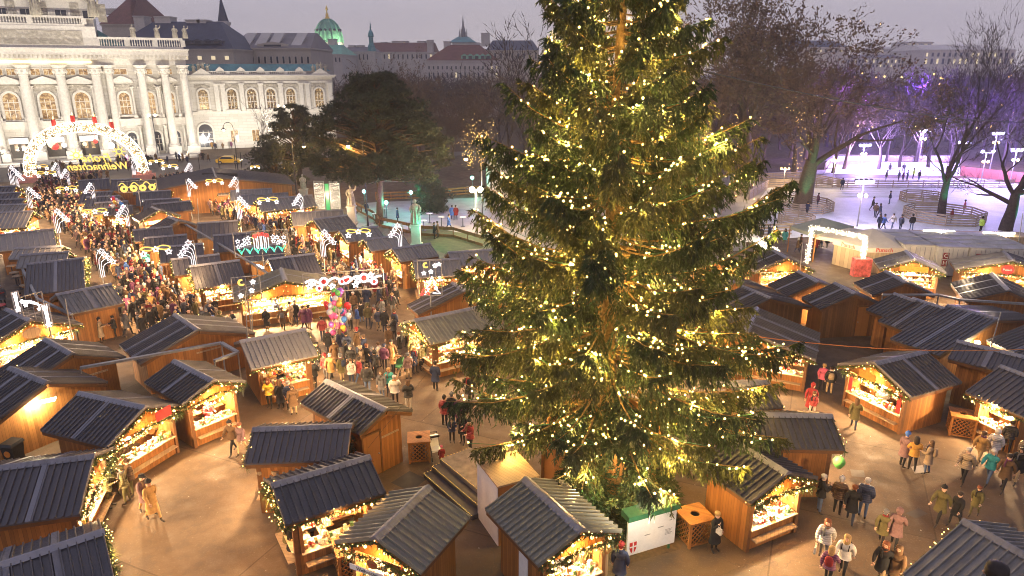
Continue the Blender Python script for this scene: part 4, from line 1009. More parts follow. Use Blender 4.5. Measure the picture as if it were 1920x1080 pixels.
# ------------------------------------------------------------------ dark pines
def pine(label, px, py, ytop, x0, x1, seed, pads, flat=.32, zlow=.35, warm=.1):
    rg = np.random.default_rng(seed); b = gp(px, py); mpp = (b.y*math.cos(TH)+H*math.sin(TH))/F; zt = at(px, ytop, b.y).z; cx = ((x0+x1)/2-px)*mpp; rx = (x1-x0)/2*mpp
    r = thing('pine_tree', label, 'tree', b)
    mb = MB(); mb.tube([(0,0,-.1),(.25,.1,zt*.25),(cx*.3,.2,zt*.55),(cx*.5,0,zt*.92)], [.42,.36,.27,.06], 8)
    V = []; mi = []
    for i in range(pads):
        f = (i+.5)/pads; zz = zt*(zlow+(1-zlow)*f)*1.0; rad = rx*(1-(max(0,f-.25)/.75)**1.6*.82); a = rg.uniform(0,6.28); q = rad*math.sqrt(rg.uniform(.05,1)); c = np.array([cx*f+q*math.cos(a), q*math.sin(a)*.85, zz-rg.uniform(0,1.0)])
        mb.tube([(cx*.4*f,.1,max(zz-2.2,zt*.3)),((c[0])*.55,c[1]*.55,zz-1.0),tuple(c)], [.13,.08,.03], 4, 0, False)
        pr = rg.uniform(.7,1.5)*(1.25-.45*f)
        n = 60
        u = rg.normal(size=(n,3)); u /= np.linalg.norm(u,axis=1)[:,None]; cc = c+u*pr*rg.random((n,1))**.4*np.array([1,1,flat*1.5])
        for m in range(13):     # tufts of needles at each shoot
            d = rg.normal(size=(n,3)); d[:,2] += .7; d /= np.linalg.norm(d,axis=1)[:,None]; s = np.cross(d, rg.normal(size=(n,3))); s /= np.linalg.norm(s,axis=1)[:,None]
            V.append(np.stack([cc-s*.035, cc+s*.035, cc+d*rg.uniform(.22,.42,(n,1))],1).reshape(-1,3)); mi.append((rg.random(n) < warm+.25).astype(int))
    mb.build('trunk', M['bark'], r, True); tri_mesh('crown', np.concatenate(V), [M['pine'],M['pinewarm']], np.concatenate(mi), r); return r
pine('big dark spreading pine between theatre wing and terrace', 712, 420, 132, 585, 855, 3, 260)
pine('second trunked dark pine leaning left towards the theatre wing', 562, 345, 196, 470, 650, 4, 95, .3, .3)
pine('low orange lit pine under the hooked street lamp', 520, 362, 268, 478, 566, 8, 34, .4, .2, .4)
pine('young pine on the terrace right of the robed statue', 812, 395, 330, 782, 842, 9, 30, .6, .1)
# ------------------------------------------------------------------ rink furniture
def fence(label, pix, h=1.0, rails=5, m='fencewood', post=2.2, group='timber fences round the ice', name='rink_fence', closed=False):
    P = [gp(*p) for p in pix] if not isinstance(pix[0], Vector) else pix
    if closed: P = P+[P[0]]
    c = sum(P, Vector())/len(P); r = thing(name, label, 'fence', (c.x,c.y,0), 0, group); rm_ = MB()
    for a, b in zip(P, P[1:]):
        a = a-Vector((c.x,c.y,0)); b = b-Vector((c.x,c.y,0)); L = (b-a).length; n = max(1,int(L/post))
        for i in range(n):
            q = a.lerp(b, i/n); pm = MB(); pm.box(q.x-.05,q.y-.05,0,q.x+.05,q.y+.05,h+.08); pm.build('post', M[m], r)
        for k in range(rails):
            zz = .12+(h-.1)*k/max(1,rails-1); rm_.beam((a.x,a.y,zz),(b.x,b.y,zz),.035,(h/rails)*.72)
    rm_.build('rails', M[m], r); return r
fence('long timber fence along the far side of the ice', [(1404,375),(1440,352),(1560,352),(1900,352)], 1.1)
fence('timber fence zigzagging behind the plane trees on the pale paving', [(1380,372),(1420,340),(1500,336),(1580,352)], 1.1)
fence('timber fence at the back of the upper ice', [(1546,318),(1562,300),(1802,305)], 1.0)
fence('timber fence along the left edge of the ice beside the spruce', [(1352,402),(1395,350),(1404,330)], 1.1)
fence('dark slatted fence beside the tent at the near corner of the ice', [(1416,442),(1484,440)], 1.1, 4)
def octagon(px, py, r): c = gp(px, py); return [c+Vector((r*math.cos(k*math.pi/4+.3), r*math.sin(k*math.pi/4+.3), 0)) for k in range(8)]
fence('octagonal timber fence ringing the green lit plane tree', octagon(1503,392,3.6), 1.1, 5, closed=True)
fence('octagonal timber fence ringing the tall bare tree', octagon(1768,412,4.1), 1.2, 5, closed=True)
fence('small octagonal fence on the ice left of the tall bare tree', octagon(1728,378,2.6), 1.1, 5, closed=True)
fence('low timber pen in front of the ringed plane tree', octagon(1492,420,1.9), 1.0, 5, closed=True)
fence('brown railing between lawn and terrace behind the statues', [(712,425),(745,432),(790,442),(850,445),(905,462)], .9, 2, 'wood2', 1.8, None, 'railing')
fence('railing along the icy path behind the first statue', [(668,395),(700,412),(712,425)], .9, 2, 'wood2', 1.8, None, 'railing')
fence('row of benches and boards at the back of the terrace', [(705,375),(790,372),(900,362)], .9, 3, 'wood', 1.8, None, 'bench_row')
# light masts
def mast(label, px, py, yh, n=4, col='lampb', lc=(.5,.36,1), power=9500, two=True, tgt=None, dy=0):
    b = gp(px, py); zt = at(px, yh, b.y).z; r = thing('flood_mast', label, 'floodlight mast', b); mb = MB(); mb.tube([(0,0,0),(0,0,zt)], [.09,.06], 6); mb.beam((-.9,0,zt-.1),(.9,0,zt-.1),.08,.08); mb.build('pole', M['grey'], r)
    for k in range(n):
        q = -.8+1.6*k/max(1,n-1); f = MB(); f.hexa([(q-.13,-.06,zt+.05),(q+.13,-.06,zt+.05),(q+.13,.2,zt+.1),(q-.13,.2,zt+.1),(q-.2,-.22,zt+.28),(q+.2,-.22,zt+.28),(q+.15,.2,zt+.38),(q-.15,.2,zt+.38)]); fo = f.build('floodlight', M['dark'], r)
        g_ = MB(); g_.hexa([(q-.19,-.3,zt-.02),(q+.19,-.3,zt-.02),(q+.19,-.27,zt-.02),(q-.19,-.27,zt-.02),(q-.19,-.3,zt+.27),(q+.19,-.3,zt+.27),(q+.19,-.27,zt+.27),(q-.19,-.27,zt+.27)]); g_.build('lens', M[col], fo)
    if two:
        for q in (-.35,.35): g_ = MB(); g_.ball((q,-.2,zt-1.4), .2, 0, 8, 5); g_.build('warm_lamp', M['lampy'], r)
    lamp(b+Vector((0,-.9,zt-.3)), power, lc, .15, name='flood_light')
    return r
mast('floodlight mast with a row of white lights beyond the upper ice, left one', 1614, 318, 273)
mast('floodlight mast rising highest behind the upper ice', 1722, 305, 246)
mast('floodlight mast at the right beside the red boards', 1855, 322, 251)
mast('short floodlight mast left of the red boards', 1795, 330, 268, 3, two=False, power=3000)
mast('floodlight mast near the right rim behind the dark spreading tree', 1893, 345, 282, 3, power=3000)
mast('paired lamp mast above the red boards', 1838, 345, 285, 2, power=2500)
mast('speaker and spotlight mast standing on the near ice', 1607, 425, 342, 4, 'lampb', (.75,.65,1), 900, True)
for px, py, yh, lab in ((1404,372,325,'lamp post with warm globes at the left corner of the ice'),(1560,345,302,'lamp post with warm globes at the far fence of the ice'),(1468,352,318,'lamp post with warm globes behind the ringed plane tree')):
    b = gp(px, py); zt = at(px, yh, b.y).z; r = thing('lamp_post', lab, 'lamp post', b); mb = MB(); mb.tube([(0,0,0),(0,0,zt)], .05, 5); mb.beam((-.6,0,zt),(.6,0,zt),.05,.05); mb.build('pole', M['grey'], r)
    for q in (-.55,0,.55): g_ = MB(); g_.ball((q,0,zt+.16), .16, 0, 8, 5); g_.build('globe', M['bulb'], r)
    lamp(b+Vector((0,-.4,zt)), 450, (1,.7,.35), .15)
# ice light and violet wash over the park, from fittings on the masts
spot((gp(1722,305)+Vector((0,2,14)))[:], gp(1722,305)+Vector((0,45,6)), 17000, (.2,.08,1), R(130), .3)
spot((gp(1855,322)+Vector((0,2,12)))[:], gp(1855,322)+Vector((6,40,6)), 16000, (.2,.08,1), R(130), .3)
spot((gp(1614,318)+Vector((0,2,12)))[:], gp(1614,318)+Vector((-8,40,6)), 9000, (.25,.1,1), R(130), .3)
for px, py in ((1500,396),(1764,412),(1728,380),(1893,430),(1470,368),(700,330),(745,340)):
    p = gp(px, py); spot((p.x+.6,p.y-1.3,.25), (p.x,p.y,4), 800, (.02,1,.45), R(60), .08)
for px, py in ((712,424),(790,410),(870,400),(760,390)): lamp(gp(px,py)+Vector((.9,-.9,3.2)), 170, (.5,.35,1), .12, name='flood_light')
# red boards, timber huts far right
b = MB(); p0, p1 = gp(1800,330), gp(1935,345); d = (p1-p0); 
for k in range(9):
    q0 = p0+d*(k/9.)+Vector((0,0,.05)); q1 = p0+d*((k+.96)/9.)+Vector((0,0,.05)); b.beam(q0+Vector((0,0,.75)), q1+Vector((0,0,.75)), .06, 1.5)
tag(b.build('advertising_boards', mat('faded_red_board', (.4,.13,.12), .7)), 'faded red boards fencing the right end of the upper ice', 'fence')
# white band at the back of the upper ice
b = MB(); b.beam(gp(1545,303)+Vector((0,.8,.5)), gp(1790,303)+Vector((0,.8,.5)), .1, 1.0); tag(b.build('white_board', M['white']), 'long white board closing the back of the upper ice', 'board')
# ------------------------------------------------------------------ neon figures, arch, lamps
def star(mb, c, r, ax, az, rad=.035, mi=0, pts=5):
    P = []
    for k in range(pts*2+1):
        a = math.pi/2+k*math.pi/pts; q = r if k % 2 == 0 else r*.45; P.append(c+ax*(q*math.cos(a))+az*(q*math.sin(a)))
    mb.tube(P, rad, 4, mi, False)
def facing(p):      # horizontal axis across the line of sight from the town hall, so the figures hang square to the lane
    d = Vector((p.x, p.y, 0)).normalized(); return Vector((d.y, -d.x, 0)), Vector((0,0,1))
def comet(px, ytop, ybot, side, label, zb=2.7, group='shooting star light columns'):
    b = gp(px, ybot, zb); zt = at(px, ytop, b.y).z; h = zt-zb; ax, az = facing(b); ax = ax*side
    root = thing('star_column', label, 'light decoration', (b.x,b.y,0), 0, group); O = Vector((0,0,zb))
    pm = MB(); pm.tube([(0,0,0),(0,0,zb)], .05, 6); pm.tube([O-ax*.16, O-ax*.16+az*h], .025, 4); pm.tube([O-ax*.16+az*h, O+ax*.35+az*h], .02, 4); pm.build('pole', M['grey'], root)
    tm = MB(); w = h*.055; ends = []
    for k in range(4):
        x0 = (k-1.5)*w; x1 = h*(.1+.1*k); z1 = h*(.93-.14*k); zk = z1*.62; ends.append((x1, z1))
        tm.tube([O+ax*x0, O+ax*x0+az*zk, O+ax*(x0+(x1-x0)*.12)+az*(zk+(z1-zk)*.6), O+ax*(x0+(x1-x0)*.5)+az*(z1*.98), O+ax*x1+az*z1], h*.008, 4, 0, False)
    tm.build('neon_trail', M['neonw'], root)
    for x1, z1 in ends:
        sm = MB(); star(sm, O+ax*x1+az*z1, h*.11, ax, az, h*.012); sm.build('neon_star', M['neonw'], root)
    return root
COM = [(58,352,390,1),(178,343,376,-1),(110,393,437,1),(192,468,520,1),(242,384,424,-1),(366,451,503,-1),(355,336,369,1),(450,369,411,1),(447,332,364,-1),(361,306,332,-1),(568,364,401,-1),(607,432,481,1),(752,419,464,-1),(131,317,346,-1),(112,305,330,-1),(24,312,346,1),(34,325,351,1),(252,298,328,1)]
where = ['at the head of the left lane beside the arch foot','midway up the left lane on its right side','left of the left lane past the wide roofs','nearest in the left lane beside the shoppers','on the right of the left lane by the balloon seller','above the navy roofs right of the left lane','at the far end of the right lane','in the right lane before the bright stalls','near the top of the right lane by the road','near the road end by the orange plank hall','in the right lane before the light curtain','in the right lane by the red clothed stall','before the robed statue','under the arch on its left','highest under the arch','left of the arch foot','just outside the left arch foot','by the right arch foot']
for (a, b, c, s), wh in zip(COM, where): comet(a, b, c, s, 'white shooting star light column '+wh)
def swag(px, py, wpx, label, z=4.6, group='gold wave lights with white stars'):
    p = gp(px, py, z); ax, az = facing(p); s = wpx*((p-CAMP).dot(FW))/F/2; root = thing('wave_light', label, 'light decoration', p, 0, group)
    m = MB(); m.tube([ax*(s*math.cos(math.pi*(1-t)))*1+az*(.16*s*math.sin(t*math.pi*2)+.1*s) for t in np.linspace(0,1,13)], .05, 4, 0, False); m.tube([ax*(s*(2*t-1))+az*(-.16*s*math.sin(t*math.pi*2)+.12*s) for t in np.linspace(0,1,13)], .04, 4, 0, False); m.build('gold_wave', M['bulbg'], root)
    for q, zz in ((-.85,-.25),(0,.02),(.85,-.25)):
        sm = MB(); star(sm, ax*(q*s)+az*(zz*s), s*.24, ax, az, .04); sm.build('neon_star', M['neonw'], root)
    w = MB(); w.tube([ax*(-s*3)+az*.9, az*.35, ax*(s*3)+az*.9], .012, 3); w.build('wire', M['dark'], root)
for (px, py, w_), wh in zip([(73,313,28),(87,325,30),(293,303,25),(318,312,27),(125,354,33),(178,397,40),(292,468,50),(402,340,30),(502,375,36),(672,435,44),(478,313,16)],
    ['highest, before the theatre steps on the left','just below the highest, left under the arch','right of the arch before the road','lower pair right of the arch','at the far end of the left lane','in the left lane by the balloon seller','nearest in the left lane','over the far right lane','over the right lane before the light curtain','nearest over the right lane','glowing dimly by the low pine']):
    swag(px, py, w_, 'gold wave light with three white stars '+wh)
def panel(label, px, py, wpx, hpx, z, draw, tilt=0.0):
    p = gp(px, py, z); ax, az = facing(p); ax = (Matrix.Rotation(tilt,3,'Z') @ ax); k = ((p-CAMP).dot(FW))/F; W = wpx*k/2; Hh = hpx*k/2*1.04
    root = thing('neon_figure', label, 'light panel', (p.x,p.y,0)); O = Vector((0,0,z)); f = MB()
    c = [O-ax*W-az*Hh, O+ax*W-az*Hh, O+ax*W+az*Hh, O-ax*W+az*Hh]
    for a, b in zip(c, c[1:]+c[:1]): f.beam(a, b, .05, .05)
    for q in (-.5,0,.5): f.tube([O+ax*(W*q)-az*Hh, O+ax*(W*q)+az*Hh], .01, 3)
    for q in (-.33,.33): f.tube([O-ax*W+az*(Hh*q), O+ax*W+az*(Hh*q)], .01, 3)
    f.tube([(0,0,0), O-az*Hh], .045, 6); f.build('frame', M['grey'], root)
    P = lambda u, v: O+ax*(u*W)+az*(v*Hh)-Vector((p.x,p.y,0)).normalized()*.03
    draw(root, P, ax, az, W, Hh)
def circ(mb, c, r, ax, az, rad=.03): mb.tube([c+ax*(r*math.cos(t))+az*(r*math.sin(t)) for t in np.linspace(0,2*math.pi,15)], rad, 4, 0, False)
def d_candles(root, P, ax, az, W, Hh):
    for k, u in enumerate((-.22,-.07,.07,.22)):
        m = MB(); t = .45+(.12 if k in (1,2) else 0); 
        for d in (-.045,.045): m.tube([P(u+d,-.45), P(u+d,t)], .022, 4)
        m.build('neon_candle', M['neonw'], root); r_ = MB(); circ(r_, P(u,t+.16), Hh*.15, ax, az, .022); circ(r_, P(u,t+.16), Hh*.06, ax, az, .02); r_.build('neon_flame', M['neonr'], root)
    for u, v in ((-.85,.3),(-.7,-.05),(-.6,.35),(-.45,.1),(-.45,.5),(-.85,-.15),(.85,.35),(.7,.05),(.6,.4),(.45,.1),(.45,.45),(.85,-.1),(-.62,.05),(.62,-.05)):
        m = MB(); star(m, P(u,v), Hh*.19, ax, az, .02); m.build('neon_star', M['neonw'], root)
    g = MB(); 
    for k in range(6):
        u = -.75+k*.3; g.tube([P(u-.13,-.35), P(u,-.8), P(u+.02,-.62), P(u+.13,-.3)], .028, 4); g.tube([P(u-.13,-.35), P(u-.02,-.5), P(u,-.8)], .024, 4)
    g.build('neon_leaves', M['neong'], root)
panel('neon panel of four candles among stars and green leaves above the middle stalls', 490, 456, 96, 45, 4.6, d_candles)
def d_orn(root, P, ax, az, W, Hh):
    m = MB(); m.tube([P(-.95+1.9*t, .35*math.sin(t*21)*(1-abs(t-.5))+.12) for t in np.linspace(0,1,50)], .07, 4, 0, False); m.build('neon_ribbon', M['neonw'], root)
    for u, v, r in ((-.5,.1,.36),(.05,.1,.3),(.1,.2,.24),(.5,.2,.4),(.75,-.25,.26),(-.05,.0,.26),(-.62,-.55,.24)):
        m = MB(); circ(m, P(u,v), Hh*r, ax, az, .07); o = m.build('neon_bauble', M['neonw'], root); d = MB(); d.ball(P(u,v), Hh*r*.75, 0, 10, 6); d.build('bauble_core', M['red'], o)
    for u, v in ((-.75,.05),(-.3,-.45),(.28,-.45),(.68,.45),(.35,.0),(-.85,-.3)):
        m = MB(); star(m, P(u,v), Hh*.32, ax, az, .05); m.build('neon_star', M['neonw'], root)
panel('long neon panel of stars and dark red baubles over the square', 645, 527, 147, 36, 4.2, d_orn)
def moon(mb, c, r, ax, az):
    mb.tube([c+ax*(r*math.cos(t))+az*(r*math.sin(t)) for t in np.linspace(1.2,5.6,12)]+[c+ax*(r*.9*math.cos(t)+.25*r)+az*(r*.75*math.sin(t)) for t in np.linspace(5.4,1.4,10)], .035, 4, 0, False)
def d_moon(root, P, ax, az, W, Hh):
    m = MB(); moon(m, P(-.3,.55), Hh*.25, ax, az); m.build('neon_moon', M['bulbg'], root)
    for u, v in ((.5,.5),(-.45,-.55),(.35,-.2)): m = MB(); star(m, P(u,v), Hh*.2, ax, az, .04); m.build('neon_star', M['neonw'], root)
panel('square neon panel with gold moon and stars before the blazing stall', 462, 541, 50, 45, 4.2, d_moon)
def d_tree(root, P, ax, az, W, Hh):
    m = MB(); moon(m, P(-.3,.72), Hh*.14, ax, az); m.build('neon_moon', M['bulbg'], root)
    for u, v in ((.45,.68),(-.5,.28),(.1,.35),(.8,.75)): m = MB(); star(m, P(u,v), Hh*.12, ax, az, .035); m.build('neon_star', M['neonw'], root)
    m = MB(); m.tube([P(-.5,-.92),P(-.1,-.6),P(-.35,-.6),P(.0,-.3),P(-.15,-.3),P(.18,.08),P(.4,-.3),P(.3,-.3),P(.6,-.6),P(.45,-.6),P(.85,-.9),P(.2,-.85)], .045, 4, 0, False); m.build('neon_fir', M['neonw'], root)
    m = MB(); m.tube([P(-.85,-.95),P(-.5,-.55),P(-.3,-.7),P(-.1,-.95)], .05, 4, 0, False); m.tube([P(-.8,-.95),P(-.2,-.8)], .05, 4); m.build('neon_parcel', M['neonr'], root)
panel('tall neon panel with fir tree and moon beside the big spruce', 806, 521, 44, 67, 4.2, d_tree)
def d_balls(root, P, ax, az, W, Hh):
    m = MB(); m.tube([P(-.95+1.9*t, .3+.4*math.sin(t*19)) for t in np.linspace(0,1,40)], .05, 4, 0, False); m.build('gold_wave', M['bulbg'], root)
    for u in (-.72,-.22,.25,.75):
        m = MB(); circ(m, P(u,-.35), Hh*.5, ax, az, .07); circ(m, P(u,-.35), Hh*.28, ax, az, .05); m.build('neon_bauble', M['bulbg'], root)
panel('gold neon panel with four round baubles over the far stalls', 258, 349, 64, 20, 5.0, d_balls)
# slanting comet panels at the left edge
def d_comet(root, P, ax, az, W, Hh):
    m = MB()
    for k in range(3): m.tube([P(-.9,.6-.1*k),P(-.2,.45-.12*k),P(.4,-.0-.1*k),P(.75,-.6)], .026, 4, 0, False)
    m.build('neon_trail', M['neonw'], root)
    for u, v in ((.7,-.45),(.85,-.7),(.5,-.65),(-.85,.55),(-.6,.1)): m = MB(); star(m, P(u,v), Hh*.2, ax, az, .04); m.build('neon_star', M['neonw'], root)
panel('white neon comet panel at the left edge above the oval sign stall', 61, 570, 40, 36, 3.9, d_comet, .5)
def d_drip(root, P, ax, az, W, Hh):
    m = MB(); 
    for k in (-.5,0,.5): m.tube([P(k,.95),P(k*.6,0),P(k*.8,-.9)], .026, 4, 0, False)
    m.build('neon_trail', M['neonw'], root); m = MB(); star(m, P(0,-.75), W*.9, ax, az, .028); m.build('neon_star', M['neonw'], root)
panel('narrow white neon drop with star hanging at the left edge', 31, 566, 12, 38, 3.9, d_drip, .5)
panel('narrow white neon drop right of the comet panel', 88, 592, 14, 44, 3.7, d_drip, .5)
# arch
L0, R0_ = gp(52,342), gp(279,335); C0 = (L0+R0_)/2; ax = (R0_-L0); hw = ax.length/2-.6; ax.normalize(); ayn = Vector((-ax.y,ax.x,0)); ah = at(165,238,C0.y).z
arch = thing('light_arch', 'big arch smothered in warm bulbs at the theatre end of the market', 'light arch', C0)
th = np.linspace(0,math.pi,25); cl = [ax*(-hw*math.cos(t))+Vector((0,0,.9+(ah-.9)*math.sin(t)**.82)) for t in th]
m = MB(); m.tube(cl, .74, 10); m.build('arch_body', mat('white_garland', (.2,.16,.09), .8, 0, .5, 3), arch)
m = MB(); rg = random.Random(2)
for i in range(4300):
    f = rg.random()*24; k = min(int(f),23); c = cl[k].lerp(cl[k+1], f-k); d = (cl[k+1]-cl[k]).normalized(); a = rg.uniform(0,6.28); n1 = ayn; n2 = d.cross(ayn); q = c+(n1*math.cos(a)+n2*math.sin(a))*.79; m.octa(tuple(q), rg.uniform(.045,.075))
o = m.build('arch_bulb', emit('arch_bulb', (1,.85,.6), 4), arch); o['kind'] = 'stuff'
for f in (2,6,10,14,18,22): lamp(C0+cl[f]-ayn*1.6, 170, (1,.75,.42), .3)
m = MB()
for s in (-1,1): 
    q = ax*(s*hw); m.beam(q-ax*1.5+Vector((0,0,.4)), q+ax*1.5+Vector((0,0,.4)), 1.8, .8); m.beam(q-ax*1.0+Vector((0,0,1.0)), q+ax*1.0+Vector((0,0,1.0)), 1.4, .4)
m.build('plinth', mat('pink_plinth', (.5,.22,.2), .7), arch)
for f in (8.6,11.3,14.2,16.6):
    k = int(f); c = cl[k].lerp(cl[k+1], f-k); m = MB(); m.lathe([(.3,.5),(.3,1.7),(.25,1.75)], tuple(c), 10); cd = m.build('candle', M['red'], arch); m = MB(); m.lathe([(.03,1.76),(.12,1.95),(.02,2.2)], tuple(c), 6); m.build('flame', M['bulb'], cd)
def onarch(px, py): d = ray(px, py); k = (C0-CAMP).dot(ayn)/d.dot(ayn); return CAMP+d*k
for px, py, r_, mt in ((103,274,.75,'neonr'),(98,270,.85,'bulbw'),(120,272,.5,'neonw'),(140,268,.5,'bulbw'),(159,270,.42,'bulbw'),(179,265,.42,'neonr'),(200,272,.75,'bulbw'),(209,273,.65,'neonw')):
    p = onarch(px,py); m = MB(); r_ *= .75; m.ball((0,0,0), r_, 0, 12, 8); m.tube([(0,0,r_),(0,0,r_+.9)], .02, 3); b_ = m.mesh('hanging_ball', emit('ball_'+mt+str(px), {'neonr':(1,.05,.04),'bulbw':(1,.75,.4),'neonw':(.95,.92,1)}[mt], 1.1), True); o = link('hanging_ball', b_, arch); o.location = p-C0
lp0 = [onarch(px,py) for px, py in ((133,300),(238,300))]
tag_font = []
def neon_text(body, pix, size, label):
    p = onarch(*pix); cu = bpy.data.curves.new('lettering','FONT'); cu.body = body; cu.size = size; cu.align_x = 'CENTER'; cu.shear = .3; cu.offset = .02; cu.extrude = .06; cu.fill_mode = 'BOTH'; cu.resolution_u = 3
    tmp = bpy.data.objects.new('tmp', cu); COL.objects.link(tmp); dg = bpy.context.evaluated_depsgraph_get(); me = bpy.data.meshes.new_from_object(tmp.evaluated_get(dg)); bpy.data.objects.remove(tmp)
    me.materials.clear(); me.materials.append(M['bulbg']); o = link('neon_lettering', me)
    rot = Matrix((ax*-1, Vector((0,0,1)), ayn)).transposed().to_4x4(); o.matrix_world = Matrix.Translation(p) @ rot; return tag(o, label, 'lettering')
neon_text('Frohe', (183,303), 1.75, 'gold neon word Frohe seen from behind above the longer word under the arch'); neon_text('Weihnachten', (186,318), 1.6, 'gold neon word Weihnachten seen from behind beneath the shorter word under the arch')
for px, py, lab in ((143,291,'left'),(223,284,'right')):
    p = onarch(px,py); m = MB()
    for k in range(8): a = k*math.pi/4; m.tube([ax*(.3*math.cos(a))+Vector((0,0,.3*math.sin(a))), ax*(.95*math.cos(a))+Vector((0,0,.95*math.sin(a)))], .07, 4)
    m.tube([ax*(.4*math.cos(t))+Vector((0,0,.4*math.sin(t))) for t in np.linspace(0,6.283,13)], .1, 4, 0, False); o = m.build('neon_snowflake', M['bulbg']); o.location = p; tag(o, f'gold neon snowflake at the {lab} of the mirrored words', 'light decoration')
# hooked street lamps
def hook_lamp(label, px, py, yl, side, z=7.0, glow='lampy', power=600, lc=(1,.55,.16)):
    b = gp(px, py); zt = at(px, yl, b.y).z; r = thing('street_lamp', label, 'street lamp', b); m = MB(); m.tube([(0,0,0),(0,0,.9),(0,0,zt)], [.13,.08,.06], 8); m.tube([(side*(1-math.cos(t))*-.8*1,0,zt+.9*math.sin(t)) for t in np.linspace(0,math.pi,9)], .045, 6); m.build('pole', M['dark'], r)
    x = -side*1.6; m = MB(); m.lathe([(.05,.25),(.1,.1),(.34,-.12),(.36,-.16)], (x,0,zt-.1), 10); sh = m.build('lamp_shade', M['dark'], r); m = MB(); m.ball((x,0,zt-.34), .2, 0, 10, 6, .8); m.build('bulb', M[glow], sh)
    lamp(b+Vector((x,0,zt-.75)), power, lc, .15)
hook_lamp('hooked street lamp lit orange against the dark pine', 690, 424, 268, 1)
hook_lamp('hooked street lamp before the theatre wing', 447, 325, 240, 1, power=1800, lc=(1,.7,.35))
hook_lamp('hooked street lamp glaring between the pine and the spruce', 905, 440, 292, 1, power=1300)
hook_lamp('hooked street lamp behind the light curtain by the first pine', 556, 365, 270, -1, power=1200)
for px, py, lab, g_ in ((685,362,'cyan park light under the dark pine, highest','lampc'),(726,383,'cyan park light beside the path','lampc'),(772,364,'blue white park light left of the robed statue','lampc'),(886,336,'green signal light beside the glaring lamp','lampc')):
    b = gp(px, py+35); zt = at(px,py,b.y).z; r = thing('park_light', lab, 'park light', b); m = MB(); m.tube([(0,0,0),(0,0,zt)], .05, 5); m.build('pole', M['dark'], r); m = MB(); m.ball((0,0,zt+.2), .22, 0, 10, 6); m.build('globe', M[g_], r); lamp(b+Vector((.2,-.5,zt+.2)), 160, (.1,1,.75), .15)
r = thing('flood_lamp', 'glaring white floodlight on a post at the spruce edge', 'floodlight', gp(893,440)); m = MB(); zt = at(893,355,gp(893,440).y).z; m.tube([(0,0,0),(0,0,zt)], .08, 6); m.build('pole', M['grey'], r)
for q in (-.35,.5): m = MB(); m.ball((q,-.2,zt), .3, 0, 10, 6); m.build('lens', emit('flood_white'+str(q), (1,.95,.7), 12), r)
lamp(gp(893,440)+Vector((0,-1,zt)), 1500, (1,.9,.6), .3)
# twin globe candelabras in front of the theatre
for px, py, yt, lab in ((297,296,217,'twin globe street lamp before the theatre columns'),(537,290,200,'twin globe street lamp before the theatre wing'),(6,312,285,'small street lamp at the far left before the theatre')):
    b = gp(px,py); zt = at(px,yt,b.y).z; r = thing('globe_lamp', lab, 'street lamp', b); m = MB(); m.tube([(0,0,0),(0,0,zt)], .08, 6); m.tube([(-.6,0,zt-.2),(-.3,0,zt-.5),(0,0,zt-.4),(.3,0,zt-.5),(.6,0,zt-.2)], .05, 5); m.build('pole', M['dark'], r)
    for q in (-.6,.6): m = MB(); m.ball((q,0,zt+.1), .28, 0, 10, 6); m.build('globe', M['bulbw'], r)
# light curtain gate left of the statue, lit willow in front of the wing, lit park trees
r = thing('light_curtain', 'pair of glowing light curtains with a green strip between them by the first statue', 'light decoration', gp(616,395)); k = 85/F
for q in (-.95,.95):
    m = MB()
    for i in range(9):
        for j in range(20): m.octa((q+(i-4)*.13+random.uniform(-.03,.03), random.uniform(-.1,.1), .3+j*.16+random.uniform(-.05,.05)), .035)
    o = m.build('bulb_curtain', M['bulbw'], r); o['kind'] = 'stuff'; m = MB(); m.beam((q-.6,0,0),(q-.6,0,3.6),.06,.06); m.beam((q+.6,0,0),(q+.6,0,3.6),.06,.06); m.beam((q-.6,0,3.6),(q+.6,0,3.6),.06,.06); m.build('frame', M['grey'], r)
m = MB(); m.box(-.22,-.05,0,.22,.05,3.3); m.build('green_panel', emit('green_panel', (.02,.5,.12), .6), r); lamp(gp(616,395)+Vector((0,-.8,1.8)), 300, (1,.8,.5), .2)
def lit_branches(label, px, py, ytop, wpx, n, mt='bulbw', size=.07):
    b = gp(px, py); kk = ((b-CAMP).dot(FW))/F; zt = at(px,ytop,b.y).z; m = MB(); rg = random.Random(px); w_ = wpx*kk/2; z0 = zt*.3
    for i in range(9):
        x1 = rg.uniform(-1,1)*w_; y1 = rg.uniform(-1,1)*w_; pts = [Vector((0,0,z0)), Vector((x1*.4,y1*.4,z0+(zt-z0)*.5)), Vector((x1,y1,z0+(zt-z0)*rg.uniform(.7,1)))]
        for j in range(n//9):
            f = rg.random()*2; k = min(int(f),1); q = pts[k].lerp(pts[k+1], f-k); m.octa((q.x+rg.gauss(0,.4), q.y+rg.gauss(0,.4), q.z+rg.gauss(0,.4)), .75*size*rg.uniform(.7,1.3))
    o = m.build('fairy_lights', M[mt]); o.location = b; tag(o, label, 'fairy lights'); return o
lit_branches('white fairy lights wound through the little tree before the wing', 515, 300, 205, 34, 130)
lit_branches('fairy lights in the tree just left of the spruce, above the white dome', 905, 345, 210, 60, 150, 'bulb', .055)
lit_branches('fairy lights hung at the foot of the brown trees left of the spruce', 880, 340, 240, 70, 110, 'bulb', .055)
lit_branches('fairy lights in the bare tree right of the spruce', 1322, 345, 205, 50, 170, 'bulb', .05)
lit_branches('fairy lights in the second bare tree right of the spruce', 1385, 340, 195, 46, 170, 'bulb', .05)
lit_branches('fairy lights in the crown of the ringed plane tree', 1490, 392, 160, 70, 110, 'bulb', .045)
lit_branches('fairy lights in the small pine behind the left stalls', 545, 345, 285, 40, 60, 'bulb', .06)
rg = random.Random(77)
